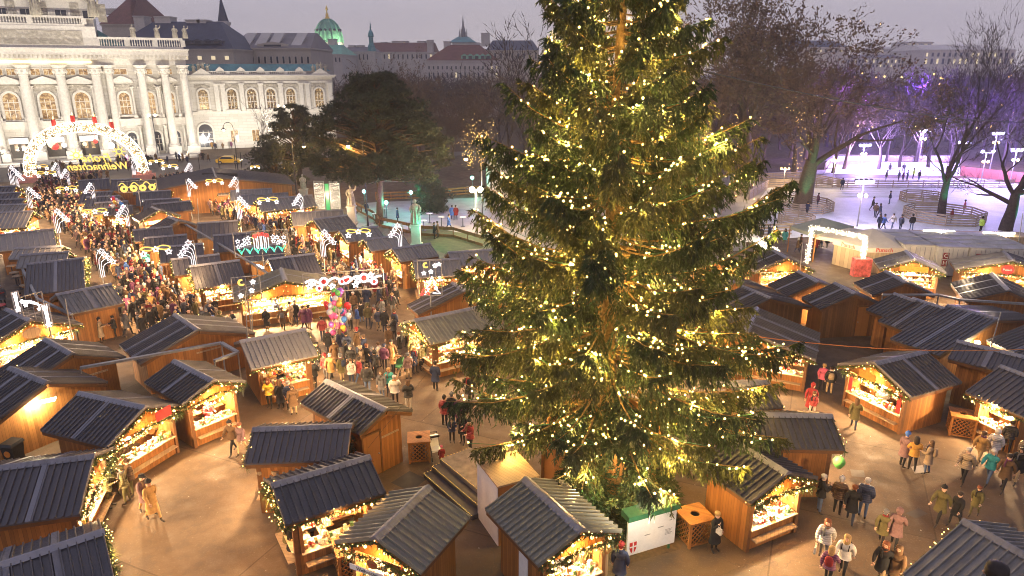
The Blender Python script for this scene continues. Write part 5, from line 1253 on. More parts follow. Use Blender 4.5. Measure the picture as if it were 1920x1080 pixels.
m = MB()
for i in range(46):
    p = at(rg.uniform(1600,1905), rg.uniform(135,240), rg.uniform(175,200)); m.ball(tuple(p), rg.uniform(.14,.3), 0, 6, 4)
o = m.build('distant_street_lights', M['bulb']); tag(o, 'scattered street and window lights glinting through the far violet wood', 'street lights', None, 'stuff')
m = MB(); rg = random.Random(9)
for i in range(70):
    p = gp(rg.uniform(1290,1410), rg.uniform(340,420)); m.ball((p.x,p.y,rg.uniform(2.6,4.2)), .07, 0, 6, 4)
o = m.build('string_lights', M['bulb']); tag(o, 'strings of bulbs over the ice entrance at the right edge of the spruce', 'string lights', None, 'stuff')
# glowing white dome behind the spruce
b = gp(940,372); r = thing('dome_tent', 'large pale dome tent half hidden behind the left boughs of the spruce', 'dome tent', b); kk = ((b-CAMP).dot(FW))/F; rr_ = 27*kk; zt = at(940,288,b.y).z
m = MB(); m.lathe([(rr_,0),(rr_*1.02,zt-rr_*.95)]+[(rr_*math.cos(t),zt-rr_*.95+rr_*.95*math.sin(t)) for t in np.linspace(.15,1.5,8)], (0,0,0), 24); m.build('shell', mat('pale_canvas', (.65,.6,.5), .7, 0, .08, 1), r, True)
m = MB()
for k in range(12):
    a = k*math.pi/6; m.tube([(rr_*1.01*math.cos(t)*math.cos(a), rr_*1.01*math.cos(t)*math.sin(a), zt-rr_*.95+rr_*.96*math.sin(t)) for t in np.linspace(0,1.5,8)], .06, 4)
m.build('seam', M['grey'], r); lamp(b+Vector((-3,-rr_-2.5,2.5)), 160, (1,.9,.7), .3)
# glowing gate before the tents
pl, pr = gp(1513,494), gp(1612,517); zt = at(1512,426,pl.y).z; r = thing('light_gate', 'rectangular gate wrapped in dense warm bulbs before the drinks tent', 'light gate', (pl+pr)/2); d = (pr-pl)/2; rg = random.Random(4); m = MB(); f = MB()
zz = Vector((0,0,zt)); segs = [(-d,-d+zz),(-d+zz,d+zz),(d+zz,d)]
for a, b in segs:
    f.beam(a,b,.2,.2); L = (b-a).length
    for i in range(int(L*60)):
        q = a.lerp(b, rg.random()); m.octa((q.x+rg.uniform(-.2,.2), q.y+rg.uniform(-.2,.2), q.z+rg.uniform(-.2,.2)), rg.uniform(.03,.05))
f.build('frame', mat('gate_body', (.6,.55,.45), .7), r); o = m.build('gate_bulb', M['bulbw'], r); o['kind'] = 'stuff'
m = MB(); m.box(d.x-.7,d.y-.35,0,d.x+.7,d.y+.35,1.5); m.build('plinth', mat('red_poster', (.5,.1,.09), .6, 0, .6, 3), r)
for q in (-.9,0,.9): lamp((pl+pr)/2+d*q+Vector((0,-.7,zt*.75)), 160, (1,.78,.45), .2)
a, b = gp(1418,443,2.2), gp(1461,468,2.2); r = thing('light_fence', 'slanting low light fence of white bulbs left of the glowing gate', 'light decoration', ((a+b)/2).to_tuple()[:2]+(0,)); c0 = Vector(r.location); m = MB()
for i in range(260): q = a.lerp(b, rg.random())-c0; m.octa((q.x+rg.uniform(-.1,.1), q.y+rg.uniform(-.1,.1), q.z-rg.uniform(0,.9)), .05)
o = m.build('bulb_net', M['bulbw'], r); o['kind'] = 'stuff'; m = MB()
for q in (a-c0, b-c0): m.beam((q.x,q.y,0),(q.x,q.y,q.z),.07,.07)
m.beam(a-c0,b-c0,.05,.05); m.build('frame', M['grey'], r); lamp((a+b)/2+Vector((-.3,-.8,-.6)), 350, (1,.8,.5), .2)
# lit tubes on the hut walls
def wall_tube(label, p0, p1, z0, power=210):
    a, b = gp(*p0, z0), gp(*p1, z0); m = MB(); m.tube([a,b], .06, 6); m.beam(a+Vector((0,.08,.05)), b+Vector((0,.08,.05)), .08, .06); o = m.build('tube_lamp', M['tube']); tag(o, label, 'tube lamp'); lamp((a+b)/2+Vector((0,-.35,-.05)), power, (1,.82,.5), .15)
wall_tube('lit tube lamp on the plank back wall above the black bin', (53,760), (104,749), 2.15)
wall_tube('lit tube lamp above the closed door of the brown hut', (1540,573), (1576,573), 2.0, 230)
wall_tube('small lit lamp on the duct between the middle stalls', (482,498), (492,503), 2.3, 260)
wall_tube('second small lit lamp further along the duct of the middle stalls', (402,452), (410,458), 2.3, 260)
wall_tube('bright lamp at the far end of the middle duct', (263,375), (268,378), 2.3, 200)
wall_tube('long white tube lamps on the pale timber ramp behind the containers, left', (1732,433), (1790,434), 2.6, 200)
wall_tube('long white tube lamps on the pale timber ramp behind the containers, right', (1844,437), (1903,438), 2.6, 200)
wall_tube('small lit lamp under the eave of the stepped stalls', (1829,643), (1838,643), 1.9, 130)
# ------------------------------------------------------------------ statues, tents, containers and other furniture
for px, py, yt, lab in ((499,368,330,'stone bust like figure on a pedestal at the edge of the low pine'),(571,378,327,'stone statue standing under the second pine'),(661,420,347,'stone statue of a man on a pedestal left of the hooked lamp'),(781,461,374,'robed stone statue lit green on a tall pedestal')):
    b = gp(px,py); zt = at(px,yt,b.y).z; hp = zt*.47; r = thing('statue', lab, 'statue', b); m = MB(); m.box(-.55,-.55,0,.55,.55,.25); m.box(-.42,-.42,.251,.42,.42,hp-.12); m.box(-.52,-.52,hp-.119,.52,.52,hp); m.build('pedestal', M['stone'], r)
    o = link('figure', FIG[0 if px != 661 else 1], r); o.location = (0,0,hp); s = (zt-hp)/2.2; o.scale = (s,s,s)
lamp(gp(781,461)+Vector((1.5,-1.2,2.4)), 160, (.1,1,.7), .1); lamp(gp(661,420)+Vector((-1.3,-1.3,2.4)), 160, (1,.75,.45), .1)
# drinks tent
M['canvas'] = mat('cream_canvas', (.55,.48,.38), .8, 0, .1, 1.2); M['canvas2'] = mat('grey_green_canvas', (.3,.31,.24), .8, 0, .12, 1.2)
a, b, c = gp(1568,499), gp(1620,504), gp(1683,493); ctr = (a+c)/2; r = thing('punch_tent', 'hexagonal wooden drinks booth with cream canvas roof and red lettering', 'drinks booth', ctr); R6 = (c-a).length/2
ang0 = math.atan2((b-ctr).y,(b-ctr).x); V6 = [Vector((R6*math.cos(ang0+k*math.pi/3), R6*math.sin(ang0+k*math.pi/3), 0)) for k in range(6)]
m = MB(); zt = at(1562,452,ctr.y).z
for k in range(6): m.beam(V6[k]+Vector((0,0,zt/2)), V6[(k+1)%6]+Vector((0,0,zt/2)), .08, zt)
m.build('wall', M['palewood'], r); m = MB(); W6 = [v*1.06 for v in V6]; ap = Vector((0,0,zt+1.15))
for k in range(6):
    p, q = W6[k]+Vector((0,0,zt+.05)), W6[(k+1)%6]+Vector((0,0,zt+.05)); m.face([p,q,ap]); m.beam(p-Vector((0,0,.18)), q-Vector((0,0,.18)), .03, .42)
m.build('canvas_roof', M['canvas'], r)
def text_obj(name, body, size, M4, m_, parent=None, ext=.012):
    cu = bpy.data.curves.new(name,'FONT'); cu.body = body; cu.size = size; cu.align_x = 'CENTER'; cu.align_y = 'CENTER'; cu.extrude = ext; cu.resolution_u = 2
    tmp = bpy.data.objects.new('tmp', cu); COL.objects.link(tmp); dg = bpy.context.evaluated_depsgraph_get(); me = bpy.data.meshes.new_from_object(tmp.evaluated_get(dg)); bpy.data.objects.remove(tmp); me.materials.clear(); me.materials.append(m_)
    o = link(name, me, parent)
    if parent: o.matrix_parent_inverse = Matrix(); o.matrix_basis = M4
    else: o.matrix_world = M4
    return o
def frame_on(p, x, n):  # text frame at p, x along the writing, n outwards
    x = x.normalized(); n = n.normalized(); return Matrix.Translation(p) @ Matrix((x, n.cross(x), n)).transposed().to_4x4()
for k in (5,0,4):
    p, q = W6[k], W6[(k+1)%6]; mid = (p+q)/2; n = Vector((mid.x,mid.y,0)); xx = Vector((-n.y,n.x,0)); text_obj('lettering','Punsch',.5, frame_on(mid+n.normalized()*.04+Vector((0,0,zt-.12)), xx, n), M['red'], r)
def canopy(label, pix, ze, zr, mt, name='canvas_canopy'):
    P = [gp(*p, ze) for p in pix]; c = sum(P, Vector())/4; r = thing(name, label, 'canopy', (c.x,c.y,0)); m = MB(); q = [p-Vector((c.x,c.y,0)) for p in P]; ap = Vector((0,0,zr))
    for i in range(4): m.face([q[i], q[(i+1)%4], ap]); m.beam(q[i]-Vector((0,0,.15)), q[(i+1)%4]-Vector((0,0,.15)), .03, .3)
    m.build('canvas', M[mt], r)
    for p in q: m = MB(); m.beam((p.x,p.y,0),(p.x,p.y,ze), .09, .09); m.build('post', M['wood'], r)
canopy('grey green canvas canopy beside the glowing gate', [(1482,424),(1530,440),(1600,424),(1545,409)], 2.5, 3.3, 'canvas2')
canopy('low cream canvas canopy right of the glowing gate', [(1530,442),(1590,452),(1655,436),(1590,427)], 2.3, 2.9, 'canvas')
lamp(gp(1545,455)+Vector((0,0,2)), 300, (1,.8,.5), .2)
# containers
M['cont'] = mat('container_white', (.55,.52,.46), .5, .1, .12, 1.5); M['controof'] = mat('container_roof', (.38,.36,.34), .6, .1, .3, .8)
for i, (x0, x1, yy) in enumerate(((1697,1757,458),(1759,1818,462),(1820,1878,464),(1880,1942,466))):
    a, b = gp(x0,yy,2.6), gp(x1,yy+1.5,2.6); u = (b-a); Wd = u.length; rz = math.atan2(u.y,u.x); r = thing('shipping_container', ('off white shipping container nearest the drinks tent','off white shipping container with dark red letters, second from the tent','off white shipping container third from the tent','off white shipping container at the right edge')[i], 'container', (a.x,a.y,0), rz); Lc = 6.0
    m = MB(); m.box(.03,.03,.1,Wd-.03,Lc,2.52)
    for k in range(22): q = .3+k*.26; m.box(-.01,q,.2,.028,q+.12,2.45); m.box(Wd-.028,q,.2,Wd+.01,q+.12,2.45)
    m.build('body', M['cont'], r); m = MB(); m.box(0,0,2.521,Wd,Lc,2.6)
    for k in range(1,4): m.box(.05,Lc*k/4-.03,2.601,Wd-.05,Lc*k/4+.03,2.63)
    m.build('roof', M['controof'], r)
    for k in (0,1):
        m = MB(); x0_ = .08+k*(Wd-.16)/2+.02; m.box(x0_,-.04,.15,x0_+(Wd-.16)/2-.04,.028,2.45); d_ = m.build('door', M['cont'], r); m = MB()
        for q in (.3,.7): xx = x0_+(Wd-.2)/2*q; m.tube([(xx,-.08,.2),(xx,-.08,2.4)], .025, 5)
        m.build('locking_bar', M['grey'], d_)
    if i in (1,2):
        for k, ch in enumerate('CH'):
            q = MB(); q.box(.5,-.052,1.55-k*.62,.98,-.041,2.1-k*.62); pl_ = q.build('letter_plate', mat('dark_red'+str(i)+str(k), (.25,.03,.03)), r); text_obj('lettering', ch, .5, frame_on(Vector((.74,-.056,1.82-k*.62)), Vector((1,0,0)), Vector((0,-1,0))), M['white'], pl_, .004)
m = MB(); a, b = gp(1658,440,2.4), gp(1945,446,2.4); u = (b-a).normalized(); n = Vector((-u.y,u.x,0)); m.beam(a+n*1.2-Vector((0,0,1.2)), b+n*1.2-Vector((0,0,1.2)), 2.2, 2.4); o = m.build('timber_ramp', M['palewood']); tag(o, 'pale timber ramp wall between the containers and the ice', 'timber wall')
for px in (1420,1395): 
    p = gp(px,484); 
for px, py, lab in ((1358,488,'left'),(1395,485,'right')):
    b = gp(px,py); r = thing('parasol', f'closed low white parasol behind the stalls at the spruce edge, the {lab} one', 'parasol', b); m = MB(); 
    m.lathe([(1.5,1.9),(.9,2.25),(.05,2.5)], (0,0,0), 8); m.build('canopy', M['white'], r); m = MB(); m.tube([(0,0,0),(0,0,1.95)], .04, 5); m.build('pole', M['grey'], r)
# lattice bin housings
def lattice_bin(label, px, py, rot, s=1.0, h=1.05):
    b = gp(px,py); r = thing('lattice_bin', label, 'bin', b, rot); w_ = .48*s; f = MB()
    for sx in (-1,1):
        for sy in (-1,1): f.box(sx*w_-.045,sy*w_-.045,0,sx*w_+.045,sy*w_+.045,h-.06)
    for z0 in (.06,h-.12):
        for q in (-1,1): f.box(-w_+.046,q*w_-.03,z0,w_-.046,q*w_+.03,z0+.06); f.box(q*w_-.03,-w_+.046,z0,q*w_+.03,w_-.046,z0+.06)
    f.build('frame', M['wood'], r)
    l = MB(); n = 6
    for face in range(4):
        R_ = Matrix.Rotation(face*math.pi/2, 4, 'Z'); st = len(l.v)
        for dirn in (1,-1):
            for k in range(-n, n+1):
                x0 = k*.19; pts = []
                # clip the diagonal x = x0 + dirn*(z-mid) to the panel
                z_lo, z_hi = .08, h-.08; zs = sorted([max(z_lo, min(z_hi, (h/2)+dirn*(-w_-x0))), max(z_lo, min(z_hi, (h/2)+dirn*(w_-x0)))])
                xa, xb = x0+dirn*(zs[0]-h/2), x0+dirn*(zs[1]-h/2)
                if zs[1]-zs[0] > .08 and abs(xa) < w_+.01 and abs(xb) < w_+.01: l.beam((xa,-w_-.012*dirn,zs[0]),(xb,-w_-.012*dirn,zs[1]),.035,.018,0,(0,1,0))
        l.xform(R_, st)
    l.build('lattice', M['wood'], r)
    t_ = MB(); ro_, ri = w_+.07, .17*s; n = 16
    for k in range(n):
        a0, a1 = 2*math.pi*k/n, 2*math.pi*(k+1)/n
        def sq(a): c_, s_ = math.cos(a), math.sin(a); m_ = ro_/max(abs(c_),abs(s_)); return (c_*m_, s_*m_)
        (ox,oy),(px_,py_) = sq(a0), sq(a1); t_.hexa([(ri*math.cos(a0),ri*math.sin(a0),h-.055),(ox,oy,h-.055),(px_,py_,h-.055),(ri*math.cos(a1),ri*math.sin(a1),h-.055),(ri*math.cos(a0),ri*math.sin(a0),h),(ox,oy,h),(px_,py_,h),(ri*math.cos(a1),ri*math.sin(a1),h)])
    t_.build('top', M['wood'], r)
    c_ = MB(); c_.lathe([(.3*s,.05),(.34*s,h-.1),(.3*s,h-.12),(.26*s,.2),(.01,.18)], (0,0,0), 14); c_.build('liner', M['black'], r)
    return r
lattice_bin('lattice bin housing beside the woman in black', 1299, 1008, R(20))
lattice_bin('lattice bin housing between the red curtained stall and its neighbour', 1799, 812, R(-25))
lattice_bin('lattice bin housing behind the plank hut next to the pushchair', 787, 858, R(8), .9)
lattice_bin('lattice bin housing at the foot of the stall with white lettered sign', 660, 1068, R(25), 1.0)
lattice_bin('crate like lattice bin by the plain plank wall on the left', 183, 628, R(15), .9)
lattice_bin('lattice bin beside the lit counters at the left flank of the spruce', 775, 640, R(15), .9)
# information board with green cap
a, b = gp(1173,1056), gp(1262,1029); u = (b-a); Wd = u.length; rz = math.atan2(u.y,u.x); r = thing('notice_board', 'big white notice board with green cap in front of the fir bed', 'notice board', (a.x,a.y,0), rz); zt = 1.75
m = MB(); m.box(0,-.03,.3,Wd,.05,zt); m.build('board', M['white'], r); m = MB(); m.hexa([(-.06,-.14,zt+.002),(Wd+.06,-.14,zt+.002),(Wd+.06,.35,zt+.002),(-.06,.35,zt+.002),(-.06,-.14,zt+.2),(Wd+.06,-.14,zt+.2),(Wd+.06,.35,zt+.26),(-.06,.35,zt+.26)]); m.build('cap', M['green'], r)
m = MB()
for q in (.15,Wd-.15): m.box(q-.04,.055,0,q+.04,.13,zt-.02)
m.build('post', M['green'], r); m = MB(); m.prism([(.1,.82),(.1,.6),(.15,.45),(.24,.36),(.33,.45),(.38,.6),(.38,.82)], -.045, -.031); sh = m.build('emblem', M['red'], r); m = MB(); m.box(.215,-.052,.38,.265,-.046,.82); m.box(.1,-.0535,.62,.38,-.047,.67); m.build('cross', M['white'], sh)
m = MB()
for k in range(5): m.box(Wd*.78,-.036,.95-k*.05,Wd*(.93-.02*(k%3)),-.0305,.965-k*.05)
for x0, z0, w_ in ((.35,.95,.12),(.62,1.12,.12),(.86,1.3,.05)): m.box(Wd*x0,-.036,z0,Wd*(x0+w_),-.0305,z0+.03)
m.build('print', M['grey'], r)
lamp(a+u*.4+Vector((-.3,-1.6,2.6)), 110, (1,.85,.6), .2)
# fir bed under the spruce
def small_fir(label, px, py, h_, seed, group=None):
    rg = np.random.default_rng(seed); b = gp(px,py); r = thing('small_fir', label, 'fir tree', b, 0, group); m = MB(); m.tube([(0,0,-.02),(0,0,h_)], [.05,.01], 5); V = []; mi = []
    for k in range(int(h_*15)):
        z0 = h_*(.06+.92*k/(h_*15)); L = (h_-z0)*.42+.12
        for j in range(7):
            a_ = rg.uniform(0,6.28); d = np.array([math.cos(a_),math.sin(a_),-.15]); n = int(10+L*22); t_ = rg.random((n,1)); P = np.array([0,0,z0])+d*t_*L+np.array([0,0,.25])*t_**2*L
            D = d*.8+rg.normal(size=(n,3))*.5; D /= np.linalg.norm(D,axis=1)[:,None]; s = np.cross(D, rg.normal(size=(n,3))); s /= np.linalg.norm(s,axis=1)[:,None]; V.append(np.stack([P-s*.018,P+s*.018,P+D*rg.uniform(.09,.2,(n,1))],1).reshape(-1,3)); mi.append(np.full(n, rg.random() < .35))
    m.build('trunk', M['spruce_bark'], r); tri_mesh('crown', np.concatenate(V), [M['needle'],M['needle2']], np.concatenate(mi).astype(int), r)
bed = [(1090,960,1.9),(1115,985,1.7),(1145,1000,1.5),(1180,1000,1.5),(1215,985,1.8),(1245,975,1.7),(1255,995,1.2),(1065,945,2.2),(1130,950,2.3),(1195,955,2.4),(1240,945,2.0),(1280,1000,1.0),(1175,975,1.9)]
for i, (px,py,h_) in enumerate(bed): small_fir('small cut fir standing in the bed below the spruce', px, py, h_, 100+i, 'small firs below the spruce')
small_fir('small fir between the basket stall and the toy stall', 636, 905, 2.6, 130); small_fir('second small fir against the plank hut', 668, 888, 2.3, 131)
lamp(gp(1150,990)+Vector((0,-.4,1.9)), 60, (1,.8,.35), .1); lamp(gp(1100,970)+Vector((-.2,-.9,1.6)), 40, (.6,1,.4), .1)
sheet('soil_bed', [(1060,985),(1160,1062),(1275,1030),(1300,985),(1260,930),(1080,920)], M['soil'], .02)
# timber hoarding round the trunk
r = thing('tree_hoarding', 'tall plank hoarding boxed round the foot of the spruce', 'hoarding', TB); m = MB(); Rh = 2.5
for k in range(8):
    a0, a1 = k*math.pi/4+.2, (k+1)*math.pi/4+.2; m.beam((Rh*math.cos(a0),Rh*math.sin(a0),1.25),(Rh*math.cos(a1),Rh*math.sin(a1),1.25),.08,2.5)
m.build('plank_wall', M['board'], r); m = MB()
for k in range(8): a0 = k*math.pi/4+.2; m.box(1.04*Rh*math.cos(a0)-.06,1.04*Rh*math.sin(a0)-.06,0,1.04*Rh*math.cos(a0)+.06,1.04*Rh*math.sin(a0)+.06,2.6)
m.build('post', M['beam'], r)
for a_ in (3.6,4.4,5.2): lamp(TB+Vector((4.1*math.cos(a_),4.1*math.sin(a_),2.6)), 140, (1,.6,.2), .1)
# stage booth with white side, and its lit steps
A_, B_, C_ = gp(893,862,2.5), gp(933,913,2.5), gp(1012,892,2.5); D_ = A_+(C_-B_); r = thing('stage_booth', 'plywood roofed booth with a white side wall next to the lit steps', 'booth', ((A_+C_)/2).to_tuple()[:2]+(0,)); c0 = Vector(r.location); Q = [p-c0 for p in (A_,B_,C_,D_)]
m = MB(); m.hexa([(q.x,q.y,2.44) for q in Q]+[(q.x,q.y,2.5) for q in Q]); m.build('roof', M['palewood'], r)
def wallseg(i, j, mt, nm, z1=2.43, ins=.96):
    p, q = Q[i]*ins, Q[j]*ins; m = MB(); m.beam((p.x,p.y,z1/2),(q.x,q.y,z1/2),.06,z1); m.build(nm, M[mt], r)
wallseg(0,1,'white','white_wall'); wallseg(1,2,'board','front_wall'); wallseg(3,0,'board','back_wall',2.41)
a, b = gp(885,968,.2), gp(794,888,.2); e_ = (b-a); Ls = e_.length; e_.normalize(); nn = Vector((e_.y,-e_.x,0)); nn = nn if nn.dot(gp(860,880)-a) > 0 else -nn
r = thing('lit_steps', 'low dark platform with three steps edged in tiny yellow lights', 'steps', (a.x,a.y,0)); M['stepmat'] = mat('dark_carpet', (.07,.06,.065), .9); a0 = Vector((0,0,0))
for k in range(3):
    o0 = nn*(.42*k); o1 = nn*(2.4 if k == 2 else .42*(k+1)); z1 = .2*(k+1); m = MB(); P4 = [o0, o0+e_*Ls, o1+e_*Ls, o1]; m.hexa([(p.x,p.y,.002) for p in P4]+[(p.x,p.y,z1) for p in P4]); st_ = m.build('step', M['stepmat'] if k < 2 else mat('stage_floor', (.17,.135,.12), .8, 0, .35, 3), r); m = MB()
    for j in range(34): q = o0+e_*(Ls*(j+.5)/34); m.octa((q.x,q.y,z1+.012), .022)
    for j in range(10 if k == 2 else 3): q = o0.lerp(o1,(j+.5)/(10 if k == 2 else 3))+e_*Ls; m.octa((q.x,q.y,z1+.012), .022)
    m.build('edge_lights', M['bulbg'], st_)
m = MB(); q = nn*.5+e_*.25; m.beam((q.x,q.y,.3),(q.x,q.y,1.2),.06,.06); q2 = nn*1.5+e_*.25; m.beam((q.x,q.y,1.2),(q2.x,q2.y,1.5),.06,.05); m.build('handrail', M['board'], r)
# black wheelie bin
b = gp(30,868); r = thing('wheelie_bin', 'black wheelie bin with orange badge under the tube lamp', 'bin', b, R(-8)); m = MB(); m.hexa([(-.24,-.24,.08),(.24,-.24,.08),(.24,.24,.08),(-.24,.24,.08),(-.3,-.32,.95),(.3,-.32,.95),(.3,.32,.95),(-.3,.32,.95)]); m.build('body', M['black'], r); m = MB(); m.hexa([(-.33,-.36,.951),(.33,-.36,.951),(.33,.36,.951),(-.33,.36,.951),(-.28,-.3,1.07),(.28,-.3,1.07),(.28,.34,1.07),(-.28,.34,1.07)]); m.build('lid', M['black'], r); m = MB(); m.lathe([(.15,0),(.15,.02)], (0,0,0), 14); m.xform(Matrix.Translation((0,-.31,.6)) @ Matrix.Rotation(R(90),4,'X')); m.build('badge', M['orange'], r)
for s in (-1,1): m = MB(); m.tube([(s*.2-.03,.27,.1),(s*.2+.03,.27,.1)], .1, 10); m.build('wheel', M['dark'], r)
# pushchairs
def pram(label, px, py, rz, mt='white'):
    r = thing('pushchair', label, 'pushchair', gp(px,py), rz); m = MB(); m.tube([(-.22,-.3,.12),(-.2,.1,.55),(-.2,.5,1.02),(.2,.5,1.02),(.2,.1,.55),(.22,-.3,.12)], .018, 6); m.tube([(-.22,.35,.14),(-.2,-.05,.5)], .018, 6); m.tube([(.22,.35,.14),(.2,-.05,.5)], .018, 6); m.build('frame', M['dark'], r)
    m = MB(); m.hexa([(-.19,-.25,.42),(.19,-.25,.42),(.19,.15,.42),(-.19,.15,.42),(-.19,-.25,.5),(.19,-.25,.5),(.19,.12,.55),(-.19,.12,.55)]); m.hexa([(-.19,.08,.5),(.19,.08,.5),(.19,.16,.5),(-.19,.16,.5),(-.18,.25,.98),(.18,.25,.98),(.18,.32,.96),(-.18,.32,.96)]); m.build('seat', M[mt], r); m = MB(); m.tube([(-.2,.28,.95),(-.2,.05,1.1),(-.2,-.15,1.0)], [.02,.02,.02], 4); m.hexa([(-.2,.0,1.0),(.2,.0,1.0),(.2,.3,.93),(-.2,.3,.93),(-.2,-.02,1.1),(.2,-.02,1.1),(.2,.28,1.03),(-.2,.28,1.03)]); m.build('hood', M['black'], r)
    for x in (-.24,.24):
        for y in (-.3,.36): m = MB(); m.tube([(x-.025,y,.11),(x+.025,y,.11)], .11, 12); m.build('wheel', M['black'], r)
pram('black pushchair with white padding beside the child in pink', 817, 858, R(20))
pram('green pushchair in the crowd before the lit counters', 748, 700, R(-20), 'green')
pram('dark pushchair behind the plain plank wall stall on the left', 277, 607, R(60), 'black')
# balloons
BC = [mat('balloon_'+n, c, .12, .25, .05, 2, .7) for n, c in (('red',(.6,.03,.04)),('pink',(.7,.12,.4)),('blue',(.05,.2,.6)),('silver',(.6,.6,.65)),('green',(.15,.5,.12)),('gold',(.7,.45,.06)),('violet',(.35,.1,.5)),('white',(.75,.72,.72)))]
bal = MB(); bal.lathe([(.02,-.3),(.14,-.2),(.24,-.02),(.25,.1),(.18,.24),(.06,.3),(.01,.305)], (0,0,0), 10); balm = [bal.mesh('balloon', c, True) for c in BC]
def balloons(label, px, py, n, z0, z1, rad, seed):
    b = gp(px,py); r = thing('balloon_bunch', label, 'balloons', b); rg = random.Random(seed); m = MB()
    for k in range(n):
        f = (k+.5)/n; a = rg.uniform(0,6.28); q = rad*math.sqrt(rg.random())*(1-.5*abs(2*f-1)); o = link('balloon', rg.choice(balm), r); o.location = (q*math.cos(a), q*math.sin(a), z0+(z1-z0)*f); o.rotation_euler = (rg.uniform(-.5,.5), rg.uniform(-.5,.5), 0); o.scale = (rg.uniform(.62,.88),)*3; m.tube([o.location, (0,0,.9)], .006, 3)
    m.build('strings', M['white'], r)
balloons('big bunch of shiny foil balloons before the blazing stall', 637, 660, 46, 1.3, 3.9, .85, 1)
balloons('second bunch of foil balloons in the left lane', 228, 442, 34, 1.6, 4.0, .75, 2)
r = tag(link('balloon', balm[4]), 'single green balloon at the corner of the orange plank stall', 'balloon'); r.location = gp(1573,868,.85)
# yellow car, banner, poles and ducts
b = gp(430,307); r = thing('yellow_car', 'yellow taxi passing on the road before the theatre', 'car', b, R(6)); m = MB(); pr = [(-2.1,.3),(2.1,.3),(2.15,.75),(1.2,.9),(.6,1.4),(-1.0,1.42),(-1.75,.95),(-2.15,.85)]; m.prism(pr, -.85, .85); m.build('body', mat('taxi_yellow', (.65,.4,.03), .3), r); m = MB(); m.prism([(-1.55,.95),(1.05,.95),(.55,1.34),(-.95,1.36)], -.865, -.852); m.build('window', M['panedark'], r)
for q in (-1.35,1.35):
    for y in (-.8,.8): m = MB(); m.tube([(q,y-.1,.32),(q,y+.1,.32)], .32, 14); wh_ = m.build('wheel', M['black'], r); m = MB(); m.tube([(q,y-.12,.32),(q,y-.101,.32)], .18, 10); m.build('rim', M['grey'], wh_)
for q in (-.6,.6): m = MB(); m.ball((2.14,q,.62), .1, 0, 8, 5); m.build('headlight', M['bulbw'], r)
for k, (px, y0, y1) in enumerate(((377,290,335),(415,293,345),(445,290,340),(457,285,345))):
    b = gp(px,y1); zt = at(px,y0,b.y).z; m = MB(); m.tube([(0,0,0),(0,0,zt)], .06, 5); o = m.build('flag_pole', M['dark']); o.location = b; tag(o, ('dark pole at the left end of the long banner','dark pole behind the middle of the long banner','dark pole at the right end of the long banner','dark pole beside the orange plank hall')[k], 'pole')
a, b = gp(380,330,3.9), gp(446,331,3.9); m = MB(); m.beam(a, b, .05, .8); tag(m.build('banner', M['dark']), 'long dark banner stretched between poles before the road', 'banner')
def pole(label, p0, p1, z1=None):
    b = gp(*p0); t_ = at(*p1, b.y); m = MB(); m.tube([(0,0,0), t_-b], [.045,.03], 5); o = m.build('pole', M['grey']); o.location = b; tag(o, label, 'pole')
pole('thin leaning pole among the dark stalls on the right', (1838,718), (1877,585)); pole('tall thin pole before the white tube huts on the left', (148,700), (122,560)); pole('thin pole before the pale grey roof stall', (467,718), (460,545)); pole('thin pole rising between the middle stalls', (376,455), (370,372)); pole('thin pole in front of the violet glint stall', (1495,560), (1505,455)); pole('dark pole leaning at the right edge by the containers', (1903,500), (1918,400)); pole('thin pole with neon frame left of the blazing stall', (475,640), (470,545))
def duct(label, pts, w_=.2):
    P = [gp(*p) for p in pts]; m = MB()
    for a, b in zip(P, P[1:]): m.beam(a, b, w_, .12)
    for p in P: m.beam((p.x,p.y,0),(p.x,p.y,p.z-.061), .06, .06)
    tag(m.build('cable_duct', M['grey']), label, 'cable duct')
duct('pale cable duct bridging the gap behind the broad plank stall', [(150,690,2.5),(415,643,2.5),(446,661,2.5),(402,677,2.5)]); duct('pale cable duct along the middle row of stalls', [(266,374,2.6),(402,452,2.6),(482,500,2.6),(520,525,2.6)], .16); duct('pale cable duct past the stepped dark stalls on the right', [(1655,553,2.4),(1760,553,2.4),(1800,562,2.4),(1925,570,2.4)]); duct('pale cable duct behind the plain plank wall stall', [(40,500,2.3),(70,560,2.3),(135,590,2.3)], .16)
def cable(label, a, b, sag, rad, mt, n=12):
    a, b = Vector(a), Vector(b); m = MB(); m.tube([a.lerp(b,t)-Vector((0,0,4*sag*t*(1-t))) for t in np.linspace(0,1,n)], rad, 4, 0, False); tag(m.build('cable', mt), label, 'cable')
cable('dark cable running from the spruce to the right over the park', TB+Vector((.5,0,17)), at(2000,225,75), 1.0, .035, M['dark'], 20); cable('orange cord strung from the spruce across the right stalls', TB+Vector((2.5,1,6.5)), gp(1920,655,3.0), .5, .02, M['orange']); cable('orange rope tied round the foot of the spruce', gp(1160,862,2.0), gp(1285,832,2.6), .2, .025, M['orange'])
cable('thin guy wire across the plank hut', gp(830,660,4.5), gp(690,840,2.2), .05, .008, M['dark'])
